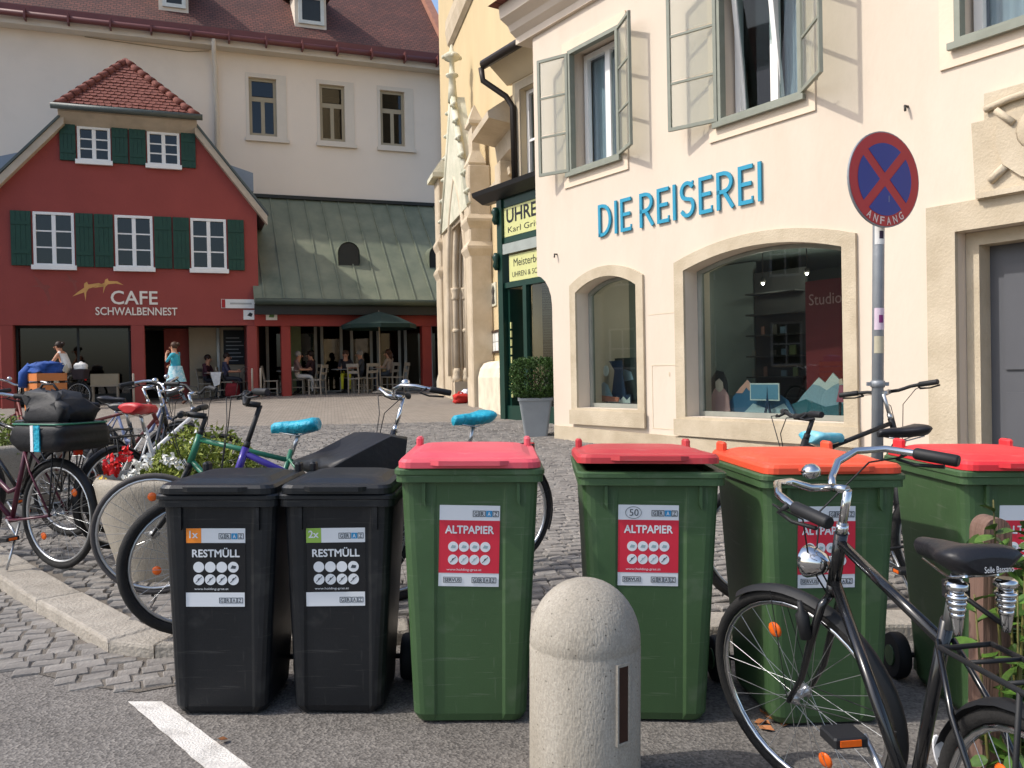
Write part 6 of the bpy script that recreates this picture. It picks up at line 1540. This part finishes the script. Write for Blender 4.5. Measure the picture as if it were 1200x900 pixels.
obj('foliage', leaves(MB(), cs, .045, rr, up=.6), foliage('planter_leaf','5a6a26','93993f'), r2)
st_ = MB()
for k in range(26): a = rr.uniform(0,6.283); q = rr.uniform(0,.35); st_.tube([(q*.5*math.cos(a),q*.5*math.sin(a),0),(q*math.cos(a)+.1,q*math.sin(a)+.04,.30)], .004, 4, False)
o = obj('stems', st_, foliage('planter_stem','4a5a22','6a7a33'), r2); o['kind'] = 'stuff'
def blossom(c, R, mat, par, n=26):
    mb = MB(); cc = []
    for k in range(n):
        d = Vector((rr.gauss(0,1),rr.gauss(0,1),rr.gauss(0,1))).normalized()*R*rr.uniform(.6,1); cc.append((c[0]+d.x,c[1]+d.y,c[2]+d.z))
    obj('blossom', leaves(mb, cc, R*.9, rr, asp=.8), mat, par)
m_fr = foliage('petal_red','c0161c','d92a2a',.5); m_fw = foliage('petal_white','dcdad0','ecebe4',.5); m_fy = foliage('petal_yellow','c9a52a','dcc24a',.5)
for (x,y,zz,R,mt) in ((-.28,-.36,.20,.05,m_fr),(-.22,-.30,.245,.045,m_fr),(-.31,-.28,.15,.045,m_fr),(-.12,-.40,.18,.042,m_fw),(-.05,-.42,.21,.042,m_fw),(.08,-.42,.22,.042,m_fw),(-.15,-.42,.12,.036,m_fw),(-.36,-.30,.09,.03,m_fy),(.14,-.38,.19,.04,m_fw)):
    blossom((x,y,zz), R, mt, r2)
# second planter at the far left
cp = Vector((-4.45, 7.5, 0)); cp.z = gz(cp.x, cp.y)
r = empty('concrete_planter', cp, 0, 'concrete planter with low green plants at the far end of bicycles', 'planter')
obj('bowl', MB().lathe([(.36,-.02),(.38,.02),(.46,.30),(.50,.52),(.51,.57),(.49,.60),(.45,.60),(.42,.55),(.41,.50),(.0001,.50)], 40, cap=False), MATS['planter_concrete'], r)
r2 = empty('green_plants', cp+Vector((0,0,.5)), 0, 'low spreading green plants in the far concrete planter', 'plant')
cs = []
for k in range(1500):
    a = rr.uniform(0,6.283); q = rr.uniform(0,1)**.5; cs.append((.5*q*math.cos(a), .5*q*math.sin(a), .02+(.28*(1-q*q)+.05)*rr.uniform(.2,1)))
obj('foliage', leaves(MB(), cs, .05, rr, up=.6), foliage('planter_leaf2','4a5a26','7f8a3c'), r2)
# shrub and fence at the right edge
fz_ = road_z(1.35)
r = empty('wooden_fence', (1.335, 2.42, fz_), 0, 'weathered brown wooden fence post with rounded top and rail', 'fence', rot=(0,.02,0))
m_wood = M('weathered_wood','62493d',rough=.85,scale=5,col2='7f665a',stretch=(7,7,.35),bump=.4,bscale=9,stain=.4,stain_col='4a342a')
m_wood2 = M('weathered_rail','75584a',rough=.85,scale=5,col2='93776a',stretch=(.5,7,7),bump=.4,bscale=9)
prf = [(-.04,0),(.04,0),(.04,.905)] + [(.04*math.cos(R_(a)), .905+.045*math.sin(R_(a))) for a in range(15,170,15)] + [(-.04,.905)]
obj('post', MB().prism(prf, -.035,.04), m_wood, r)
obj('rail', MB().loft([[(.05,.052,z0_),(.05,.10,z0_),(.05,.10,z0_+.12),(.05,.052,z0_+.12)] if k == 0 else [(1.6,-.5,z0_-.05),(1.6,-.45,z0_-.05),(1.6,-.45,z0_+.07),(1.6,-.5,z0_+.07)] for k, z0_ in enumerate((.62,.62))]), m_wood2, r)
obj('rail', MB().loft([[(.05,.052,.22),(.05,.10,.22),(.05,.10,.34),(.05,.052,.34)],[(1.6,-.5,.17),(1.6,-.45,.17),(1.6,-.45,.29),(1.6,-.5,.29)]]), m_wood2, r)
sb_ = empty('leafy_shrub', (1.44, 2.34, road_z(1.6)), 0, 'bright green leafy shrub growing behind the wooden fence', 'shrub')
lm_ = MB(); n = 7; L = .085
top = [(L*t, .026*math.sin(math.pi*min(1,t*1.02))**.8*(1.15-.5*t)) for t in [k/n for k in range(n+1)]]
vv = [(x,0,-.25*x*x/L) for x,_ in top]+[(x,wd,.006-.25*x*x/L) for x,wd in top]+[(x,-wd,.006-.25*x*x/L) for x,wd in top]
fs = []
for k in range(n): fs += [(k,k+1,n+2+k,n+1+k),(2*n+2+k,2*n+3+k,k+1,k)]
lm_.add(vv, fs, True); lme = lm_.mesh('leaf'); lme.materials.append(M('shrub_leaf','2f4a1c',rough=.45,scale=20,col2='5a7a30',spec=.4,objvar=.35))
stm = MB()
for k in range(24):
    a = rr.uniform(0,6.283); q = rr.uniform(.0,.15); bx_, by_ = q*math.cos(a), q*math.sin(a)*.4; hgt = rr.uniform(.35,1.02)
    tipx, tipy = bx_*1.2+rr.uniform(-.05,.05), by_*1.6+rr.uniform(-.06,.06)
    P = [Vector((bx_+(tipx-bx_)*t, by_+(tipy-by_)*t, hgt*t)) for t in (0,.35,.7,1)]
    stm.tube(P, [.006,.005,.004,.002], 5)
    for j in range(int(17*hgt)):
        t = rr.uniform(.22,1.02); i = min(2, int(t*3)); pt = P[i].lerp(P[i+1], min(1.02, t*3-i))
        o = link(D.objects.new('leaf', lme)); o.parent = sb_; o.location = pt; s_ = rr.uniform(.6,1.15); o.scale = (s_,s_,s_)
        o.rotation_euler = (rr.uniform(-.7,.7), rr.uniform(-.7,.6), rr.uniform(0,6.283))
obj('stems', stm, foliage('shrub_stem','54502a','6c6a38'), sb_)

# ================================================================ people
m_skin = M('skin','c08a6c',rough=.6,var=.04); m_hair = M('hair_dark','2a1a12',rough=.6,var=.2,scale=30); m_hairb = M('hair_brown','4a3020',rough=.6,var=.2,scale=30); m_hairw = M('hair_grey','9a948c',rough=.7,var=.15,scale=30)
def cloth(n, c): return M('cloth_'+n, c, rough=.85, var=.12, scale=9, bump=.2, bscale=25)
def person(name, J, mats, loc, ang, label, hair=m_hair, hairstyle='short', skirt=None, group=None, shoes=None):
    """J: joint positions (x forward, y left, z up); mats: dict seg->material"""
    segs = [('pelvis','belly','torso'),('belly','chest','torso'),('chest','neck','torso'),('neck','head','head'),('head','crown','head')]
    for s_ in 'LR':
        segs += [('chest','sh'+s_,'torso'),('sh'+s_,'el'+s_,'upper'),('el'+s_,'wr'+s_,'fore'),('wr'+s_,'ha'+s_,'hand'),('pelvis','hi'+s_,'hips'),('hi'+s_,'kn'+s_,'thigh'),('kn'+s_,'an'+s_,'shin'),('an'+s_,'to'+s_,'foot')]
    rad = {'pelvis':(.15,.115),'belly':(.135,.10),'chest':(.155,.11),'neck':(.05,.05),'head':(.08,.095),'crown':(.066,.078)}
    for s_ in 'LR': rad.update({'sh'+s_:(.055,.055),'el'+s_:(.042,.042),'wr'+s_:(.028,.028),'ha'+s_:(.036,.020),'hi'+s_:(.09,.09),'kn'+s_:(.058,.058),'an'+s_:(.038,.038),'to'+s_:(.036,.028)})
    names = list(rad); idx = {n:i for i,n in enumerate(names)}
    me = D.meshes.new('body'); me.from_pydata([J[n] for n in names], [(idx[a],idx[b]) for a,b,_ in segs], [])
    ob = link(D.objects.new('body', me)); 
    ob.modifiers.new('skin','SKIN'); me.skin_vertices if me.skin_vertices else None
    sv = me.skin_vertices[0].data
    for n in names: sv[idx[n]].radius = rad[n]; sv[idx[n]].use_root = (n == 'pelvis')
    sub = ob.modifiers.new('sub','SUBSURF'); sub.levels = 1; sub.render_levels = 1
    ev = D.meshes.new_from_object(ob.evaluated_get(bpy.context.evaluated_depsgraph_get()))
    D.objects.remove(ob); D.meshes.remove(me)
    mb = MB(); order = []
    def mi(mt):
        if mt not in order: order.append(mt)
        return order.index(mt)
    seglist = [(Vector(J[a]), Vector(J[b]), k) for a,b,k in segs]
    vs = [v.co.copy() for v in ev.vertices]
    mb.v = [tuple(v) for v in vs]
    for p in ev.polygons:
        c = p.center; best = None
        for A,B,k in seglist:
            d = B-A; t = max(0,min(1,(c-A).dot(d)/max(1e-9,d.dot(d)))); q = (c-(A+d*t)).length - (.03 if k == 'head' else 0)
            if best is None or q < best[0]: best = (q,k)
        mb.f.append(tuple(p.vertices)); mb.mi.append(mi(mats.get(best[1], m_skin))); mb.sm.append(True)
    D.meshes.remove(ev)
    # fingers and thumb
    mb.cur = mi(mats.get('hand', m_skin))
    for s_ in 'LR':
        wv = Vector(J['ha'+s_])-Vector(J['wr'+s_]); wv.normalize(); side = wv.cross(Vector((0,1,0))); side = side.normalized() if side.length > .1 else Vector((1,0,0)); dn = wv.cross(side)
        for k, (o_, ln_) in enumerate(((-.026,.06),(-.009,.072),(.009,.068),(.026,.052))):
            b0 = Vector(J['ha'+s_])+side*o_; mb.tube([b0, b0+wv*ln_*.5+dn*.006, b0+wv*ln_*.85+dn*.026], [.0085,.0078,.006], 5)
        b0 = Vector(J['wr'+s_])*.5+Vector(J['ha'+s_])*.5+side*.03; mb.tube([b0, b0+side*.022+wv*.025, b0+side*.026+wv*.052+dn*.01], [.010,.009,.007], 5)
    # nose and ears
    mb.cur = mi(m_skin); hx = Vector(J['head']); fx = Vector(J.get('face',(1,0,0))).normalized(); lx = Vector((0,0,1)).cross(fx).normalized()
    mb.tube([hx+fx*.085+Vector((0,0,.035)), hx+fx*.118+Vector((0,0,-.002)), hx+fx*.09+Vector((0,0,-.018))], [.008,.014,.006], 6)
    for s_ in (-1,1): mb.ball(hx+lx*s_*.085+Vector((0,0,.01)), .018,.018,.03,6,5)
    meb = mb.mesh('body')
    for mt in order: meb.materials.append(mt)
    root = empty(name, loc, ang, label, 'person', group)
    obj('body', meb, None, root)
    hb = MB(); c = Vector(J['crown'])*.6+hx*.4 - fx*.022
    hb.ball(c+Vector((0,0,.02)), .100,.095,.102,12,9)
    if hairstyle == 'bun': hb.ball(c-fx*.10+Vector((0,0,.05)), .05,.05,.05,8,6)
    if hairstyle == 'long': hb.tube([c-fx*.04, c-fx*.09+Vector((0,0,-.1)), c-fx*.08+Vector((0,0,-.22))], [.085,.08,.04], 8)
    if hairstyle == 'tail': hb.tube([c-fx*.08, c-fx*.13+Vector((0,0,-.06)), c-fx*.12+Vector((0,0,-.18))], [.04,.035,.012], 8)
    obj('hair', hb, hair, root)
    eyes = MB()
    for s_ in (-1,1): eyes.ball(hx+fx*.088+lx*s_*.033+Vector((0,0,.028)), .011,.011,.008,6,5)
    obj('eyes', eyes, m_black, root)
    mo = MB().ball(hx+fx*.086+Vector((0,0,-.045)), .012,.026,.008,8,5); obj('mouth', mo, M('lips','8a4438',rough=.5), root)
    if skirt:
        (z1, z0, r1, r0, mt) = skirt; px_, py_ = J['pelvis'][0], J['pelvis'][1]; secs = []
        for k in range(5):
            t = k/4; rr_ = r1+(r0-r1)*t
            secs.append([(px_+(rr_*(1+.08*t*math.sin(5*a_*.2618)))*math.cos(a_*.2618)*1.0-.02*t, py_+rr_*.85*math.sin(a_*.2618), z1+(z0-z1)*t) for a_ in range(24)])
        obj('skirt', MB().loft(secs, False, True), mt, root)
    return root
def stand(**kw):
    J = dict(pelvis=(0,0,.92),belly=(0,0,1.06),chest=(.01,0,1.27),neck=(.02,0,1.42),head=(.05,0,1.52),crown=(.035,0,1.60))
    for s_, sg in (('L',1),('R',-1)): J.update({'sh'+s_:(.0,sg*.165,1.36),'el'+s_:(-.02,sg*.22,1.10),'wr'+s_:(.06,sg*.22,.87),'ha'+s_:(.08,sg*.22,.80),'hi'+s_:(0,sg*.09,.86),'kn'+s_:(.03,sg*.10,.48),'an'+s_:(0,sg*.10,.08),'to'+s_:(.15,sg*.11,.035)})
    J.update(kw); return J
def sit(sh=.46, **kw):
    J = dict(pelvis=(0,0,sh+.10),belly=(-.02,0,sh+.24),chest=(-.01,0,sh+.45),neck=(.02,0,sh+.60),head=(.06,0,sh+.70),crown=(.05,0,sh+.78))
    for s_, sg in (('L',1),('R',-1)): J.update({'sh'+s_:(.0,sg*.165,sh+.54),'el'+s_:(.10,sg*.22,sh+.30),'wr'+s_:(.32,sg*.14,sh+.29),'ha'+s_:(.39,sg*.12,sh+.30),'hi'+s_:(.03,sg*.09,sh+.09),'kn'+s_:(.42,sg*.11,sh+.08),'an'+s_:(.42,sg*.11,.08),'to'+s_:(.56,sg*.12,.035)})
    J.update(kw); return J
# woman walking past in turquoise
wp = at(207, 474, 22.6); wz = gz(wp.x, 22.6)
c_t = cloth('turquoise','3fa9bd'); c_s = M('cloth_print','4fb3c4',rough=.85,scale=14,col2='d9e4e4'); c_l = cloth('legging','6d7a82')
Jw = stand(knL=(.16,.09,.49), anL=(.20,.09,.09), toL=(.35,.10,.05), knR=(.02,-.09,.47), anR=(-.22,-.09,.12), toR=(-.10,-.10,.04), elL=(.13,.24,1.14), wrL=(.20,.10,1.36), haL=(.19,.05,1.43), elR=(.06,-.23,1.12), wrR=(.20,-.16,1.0), haR=(.26,-.14,1.02))
person('person', Jw, {'torso':c_t,'upper':c_t,'hips':c_s,'thigh':c_l,'shin':c_l,'foot':cloth('shoe','6b4a3a'),'fore':m_skin,'hand':m_skin,'head':m_skin}, (wp.x,22.6,wz+.006), math.pi-.1, 'woman in turquoise top and printed skirt walking, hand at mouth', hair=m_hairb, hairstyle='bun', skirt=(1.04,.62,.165,.26,c_s))
# woman in white riding a bicycle past the cafe
cpx = at(72, 470, 22.0); cz2 = gz(cpx.x, 22.0)
bicycle('dark town bicycle ridden by the woman in white', cpx.x, 22.0, math.pi-.05, None, frame='step', bars='city', seat_h=.90, rack=True, kick=False, z=cz2, pedal=1.2, basket=True)
c_w = cloth('white','d9d7d2'); c_b = cloth('beige','b9b2a0')
a1, a2 = 1.2, 1.2+math.pi
pR = Vector((.17*math.cos(a1),-.11,.29+.17*math.sin(a1))); pL = Vector((.17*math.cos(a2),.11,.29+.17*math.sin(a2)))
Jc = dict(pelvis=(-.20,0,1.03),belly=(-.17,0,1.16),chest=(-.07,0,1.36),neck=(.0,0,1.49),head=(.05,0,1.59),crown=(.04,0,1.67))
for s_, sg, pd in (('L',1,pL),('R',-1,pR)):
    Jc.update({'sh'+s_:(-.05,sg*.16,1.43),'el'+s_:(.05,sg*.25,1.22),'wr'+s_:(.19,sg*.285,1.12),'ha'+s_:(.235,sg*.285,1.105),'hi'+s_:(-.17,sg*.09,1.0),'an'+s_:(pd.x-.05,sg*.11,pd.z+.075),'to'+s_:(pd.x+.09,sg*.115,pd.z+.045)})
Jc['knL'] = (.20,.12,.62); Jc['knR'] = (.26,-.12,.80)
person('person', Jc, {'torso':c_w,'upper':m_skin,'fore':m_skin,'hips':c_b,'thigh':c_b,'shin':c_b,'foot':cloth('shoe2','8a8580'),'hand':m_skin,'head':m_skin}, (cpx.x,22.0,cz2), math.pi-.05, 'woman in white tank top riding a bicycle past the cafe', hair=m_hair, hairstyle='bun')
bq = Vector((cpx.x+.50, 22.02, cz2+.765)); r = empty('rear_basket', bq, 0, 'dark basket on the rack behind the woman in white', 'basket')
obj('tub', MB().loft([[(x,y,0) for x,y in rrect(.30,.26,.05,3)],[(x,y,.26) for x,y in rrect(.38,.32,.05,3)],[(x,y,.26) for x,y in rrect(.34,.28,.05,3)],[(x,y,.02) for x,y in rrect(.27,.23,.05,3)]]), cloth('basketdark','2b2226'), r)
r = empty('white_bag', bq+Vector((0,0,.20)), 0, 'rounded white bag sitting in the dark rear basket', 'bag'); obj('bag', soft_box(MB(), -.15,.17,-.11,.11,0,.22,.08,44,5,.018), cloth('white','d9d7d2'), r); obj('knot', MB().ball((.02,0,.22),.05,.05,.04,8,6), cloth('white','d9d7d2'), r)

# ================================================================ cafe furniture and guests
m_cw = M('cafe_wood','7d7466',rough=.7,scale=6,col2='93897a',stretch=(1,1,6)); m_ctop = M('table_top','8d8a84',rough=.4,var=.05)
def chair(loc, ang, label, group, mat=None):
    mat = mat or m_cw; r = empty('chair', loc, ang, label, 'chair', group)
    obj('seat', MB().cbox(-.20,.21,-.20,.20,.43,.465,.01), mat, r)
    for sx,sy in ((.18,.17),(.18,-.17)): obj('leg', MB().box(sx-.018,sx+.018,sy-.018,sy+.018,0,.431), mat, r)
    for sy in (-1,1): obj('leg', MB().loft([[(-.22,sy*.17-.018,0),(-.185,sy*.17-.018,0),(-.185,sy*.17+.018,0),(-.22,sy*.17+.018,0)],[(-.20,sy*.17-.018,.45),(-.165,sy*.17-.018,.45),(-.165,sy*.17+.018,.45),(-.20,sy*.17+.018,.45)],[(-.27,sy*.17-.018,.88),(-.235,sy*.17-.018,.88),(-.235,sy*.17+.018,.88),(-.27,sy*.17+.018,.88)]]), mat, r)
    obj('top_rail', MB().box(-.275,-.235,-.20,.20,.80,.90), mat, r); obj('back_slat', MB().box(-.235,-.21,-.151,.151,.60,.68), mat, r)
    for sy in (-1,1): obj('stretcher', MB().box(-.19,.161,sy*.17-.010,sy*.17+.010,.20,.23), mat, r)
    return r
def arc_chair(loc, ang, label, group):
    mt = M('bent_metal','5d564e',rough=.5,metal=.5); r = empty('chair', loc, ang, label, 'chair', group)
    obj('seat', MB().lathe([(.19,.44),(.205,.45),(.205,.46),(.0001,.465)], 18), mt, r)
    obj('backrest', MB().tube([(-.17,-.19,.44),(-.21,-.20,.65)]+[(-.22,.2*math.cos(R_(180-a)),.70+.2*math.sin(R_(a))) for a in range(0,181,20)]+[(-.21,.20,.65),(-.17,.19,.44)], .012, 6), mt, r)
    obj('back_loop', MB().tube([(-.175,-.10,.45),(-.215,-.10,.65)]+[(-.222,.1*math.cos(R_(180-a)),.68+.1*math.sin(R_(a))) for a in range(0,181,30)]+[(-.215,.10,.65),(-.175,.10,.45)], .008, 6), mt, r)
    for sx in (-1,1):
        for sy in (-1,1): obj('leg', MB().tube([(sx*.13,sy*.13,.45),(sx*.20,sy*.19,0)], .011, 6), mt, r)
    return r
def table(loc, label, group):
    r = empty('table', loc, 0, label, 'table', group)
    obj('table_top', MB().lathe([(.34,.71),(.35,.72),(.35,.735),(.0001,.74)], 24), m_ctop, r); obj('leg', MB().lathe([(.03,.02),(.025,.1),(.025,.71)], 10), m_bkm, r); obj('base', MB().lathe([(.22,0),(.22,.012),(.05,.03)], 16), m_bkm, r)
    return r
def gp(px, py, Yd):
    p = at(px, py, Yd); return Vector((p.x, Yd, gz(p.x, Yd)))
TB = [(338,25.9,'cafe table holding white cups beside the red post'),(402,26.6,'cafe table beneath the middle of the green umbrella'),(447,27.0,'cafe table at the church end of the terrace')]
for px, Yd, lb in TB:
    table(gp(px,460,Yd), lb, 'cafe tables under the copper roof')
for k, dx in enumerate((-.08,.05,.14)):
    t = gp(338,460,25.9); r = empty('cup', t+Vector((dx,-.10+.05*k,.738)), 0, ('white cup on the cafe table nearest the house','white milk jug on the cafe table nearest the house','white sugar pot on the cafe table nearest the house')[k], 'cup')
    obj('bowl', MB().lathe([(.025,0),(.04,.05+.03*k),(.035,.05+.03*k),(.02,.01)], 12), m_white, r); obj('handle', MB().tube([(.035,0,.05),(.062,0,.04),(.034,0,.02)], .006, 5), m_white, r)
CH = [(318,25.5,.2,'empty chair left of the red post'),(372,25.6,2.9,'empty wooden chair turned to the table with white cups'),(418,26.0,1.3,'wooden chair pulled up before the middle terrace table'),(433,26.2,2.2,'wooden chair with its back to the square under the umbrella'),(469,26.6,2.9,'wooden chair nearest the church portal')]
for px,Yd,a,lb in CH: chair(gp(px,460,Yd), a, lb, 'cafe chairs on the terrace')
arc_chair(gp(283,462,24.9)+Vector((0,.25,0)), -1.6, 'bent metal chair with round back under the menu board', 'cafe chairs on the terrace')
guests = [(265,25.3,.2,('navy','3b3a4e'),('dark','2b2c33'),m_hair,'guest in dark blue seated at the table with white napkin',False),
 (243,25.6,-.1,('wine','4a2630'),('dark','2b2c33'),m_hair,'guest in wine red seated deep in the cafe passage',False),
 (349,26.05,.1,('pinkish','8b6f68'),('whitetr','c9c4bc'),m_hairw,'grey haired guest with white trousers at a cafe table',True),
 (366,26.6,3.0,('maroon','3c2528'),('dark','2b2c33'),m_hair,'guest in maroon facing the grey haired guest',False),
 (406,26.9,-1.4,('black','2a262a'),('yellow','b5b02a'),m_hairb,'guest with bright yellow trousers at the middle table',False),
 (424,27.3,3.3,('grey','4a4a4e'),('dark','2b2c33'),m_hairw,'grey clothed guest behind the middle terrace table',False),
 (457,26.9,2.8,('paleshirt','9b8a7c'),('jeans','3a4048'),m_hairb,'guest in pale shirt at the terrace table near the church',False)]
for px,Yd,a,tp,bt,hr_,lb,crossed in guests:
    g0 = gp(px,460,Yd); ca = chair(g0, a, 'chair under the '+lb.split(' at ')[0].split(' seated')[0].split(' facing')[0].split(' behind')[0].split(' in the')[0], 'cafe chairs on the terrace')
    kw = dict(anR=(.55,-.05,.18),toR=(.68,-.02,.12)) if crossed else {}
    person('person', sit(**kw), {'torso':cloth(*tp),'upper':cloth(*tp),'fore':m_skin,'hand':m_skin,'head':m_skin,'hips':cloth(*bt),'thigh':cloth(*bt),'shin':cloth(*bt),'foot':cloth('shoe3','3a3634')}, g0, a, lb, hair=hr_, hairstyle='long' if 'pale' in lb or 'yellow' in lb else 'short', group='guests seated at the cafe')
table(gp(254,462,25.35), 'small cafe table in the passage with white napkin', 'cafe tables under the copper roof')
r = empty('napkin', gp(254,462,25.35)+Vector((.12,-.2,.742)), 0, 'white cloth hanging over the passage table edge', 'napkin')
obj('cloth', MB().loft([[(-.18,.2,0),(.16,.2,0),(.16,.2,.006),(-.18,.2,.006)],[(-.16,-.17,0),(.16,-.17,0),(.16,-.17,.006),(-.16,-.17,.006)],[(-.15,-.19,-.06),(.15,-.19,-.05),(.15,-.184,-.05),(-.15,-.184,-.06)],[(-.05,-.20,-.42),(.11,-.20,-.36),(.11,-.194,-.36),(-.05,-.194,-.42)]]), c_w, r)
# parasol on the terrace
up_ = gp(446,462,25.75); ztop2 = at(442,365,25.75).z-up_.z; zed = at(442,381,25.75).z-up_.z
r = empty('parasol', up_, 0, 'dark green square parasol open over the terrace tables', 'parasol')
obj('pole', MB().lathe([(.022,0),(.022,ztop2-.02),(.005,ztop2+.04)], 10), M('cafe_wood','7d7466'), r); obj('base', MB().lathe([(.25,0),(.25,.05),(.05,.09)], 16), MATS['planter_concrete'], r)
cn = MB(); n = 8
Rr = 1.12; rim_ = [(Rr*(1.08 if k%2 else 1)*math.cos(k*math.pi/4+.2), Rr*(1.08 if k%2 else 1)*math.sin(k*math.pi/4+.2), zed) for k in range(n)]
mid_ = [(x*.5,y*.5,zed+(ztop2-zed)*.62) for x,y,_ in rim_]
cn.add(rim_+mid_+[(0,0,ztop2)]+[(x,y,z-.12) for x,y,z in rim_], [(k,(k+1)%n,n+(k+1)%n,n+k) for k in range(n)]+[(n+k,n+(k+1)%n,2*n) for k in range(n)]+[(2*n+1+k,2*n+1+(k+1)%n,(k+1)%n,k) for k in range(n)])
obj('canopy', cn, cloth('parasolgreen','0d2621'), r)
for k in range(n): obj('rib', MB().tube([(0,0,ztop2-.03),(rim_[k][0]*.97,rim_[k][1]*.97,zed-.02)], .008, 5), m_cw, r)
# steel post pairs on the square before the cafe
for px,py,Yd,lb in ((296,463,24.3,'slim pale post left of the red corner pillar'),(306,463,24.3,'slim pale post right of the red corner pillar'),(157,470,22.9,'slim pale post before the red middle pillar')):
    g0 = gp(px,py,Yd); r = empty('slim_post', g0, 0, lb, 'post', 'slim posts before the cafe'); obj('shaft', MB().lathe([(.03,0),(.028,.84),(.022,.86),(.002,.865)], 8), M('post_pale','a89e90',rough=.7), r)
# bags left by the church door
g0 = gp(541,468,20.6); r = empty('carrier_bag', g0, .3, 'red plastic carrier bag lying by the church portal', 'bag'); obj('bag', soft_box(MB(), -.20,.16,-.13,.13,0,.22,.08,61,5,.03), cloth('bagred','c03028'), r); obj('handle', MB().tube([(-.1,0,.2),(-.06,.02,.27),(.02,.02,.26),(.06,0,.2)], .02, 6), cloth('bagred','c03028'), r)
r = empty('carrier_bag', g0+Vector((.12,.25,0)), 1.0, 'blue and white carrier bag behind the red bag', 'bag'); obj('bag', soft_box(MB(), -.15,.17,-.11,.11,0,.33,.07,62,5,.03), cloth('bagwhite','cfd2d8'), r); obj('blue_side', soft_box(MB(), .05,.19,-.12,.12,.04,.34,.05,63,4,.02), cloth('bagblue','223a7a'), r)
# red bag under the menu board
g0 = gp(270,462,25.0); r = empty('red_bag', g0+Vector((0,.2,0)), .2, 'dark red bag on the ground beside the bent metal chair', 'bag'); obj('bag', soft_box(MB(), -.2,.2,-.1,.1,0,.42,.07,64,5,.02), cloth('bagwine','7a1f24'), r); obj('handle', MB().tube([(-.08,0,.4),(0,0,.5),(.08,0,.4)], .012, 6), cloth('bagwine','7a1f24'), r)
# sandwich board and shelves beneath the cafe window
g0 = gp(124,470,23.6); r = empty('display_stand', g0, .36, 'wooden display stand with pale box below the cafe window', 'stand')
obj('box', MB().box(-.35,.35,-.2,.2,.55,.85), M('box_pale','8f8570',rough=.8), r); obj('shelf', MB().box(-.36,.36,-.21,.21,.50,.549), m_cw, r)
for sx in (-1,1):
    for sy in (-1,1): obj('leg', MB().box(sx*.31-.02,sx*.31+.02,sy*.17-.02,sy*.17+.02,0,.501), m_cw, r)

# dry leaves on the asphalt by the bins
dl = MB(); dl.add([(0,0,.004),(.02,.016,.012),(.05,.012,.006),(.065,0,.014),(.05,-.014,.005),(.02,-.016,.012),(.03,0,.001)], [(0,6,1),(1,6,2),(2,6,3),(3,6,4),(4,6,5),(5,6,0)]); dlm = dl.mesh('leaf'); dlm.materials.append(M('dry_leaf','7a4a2c',rough=.8,scale=30,col2='a06a40',objvar=.3))
for (px,py) in ((903,850),(912,846),(908,858),(898,846),(916,853),(268,868),(905,841)):
    p = on_road(px,py); o = link(D.objects.new('dry_leaf', dlm)); o.location = (p.x,p.y,p.z+.002); o.rotation_euler = (rr.uniform(-.3,.3),rr.uniform(-.3,.3),rr.uniform(0,6.28)); s_ = rr.uniform(.7,1.2); o.scale = (s_,s_,s_)
    tag(o, 'curled dry brown leaf at the foot of the orange lidded bin' if px > 500 else 'single dry brown leaf beside the white painted line', 'leaf', 'dry leaves on the asphalt')
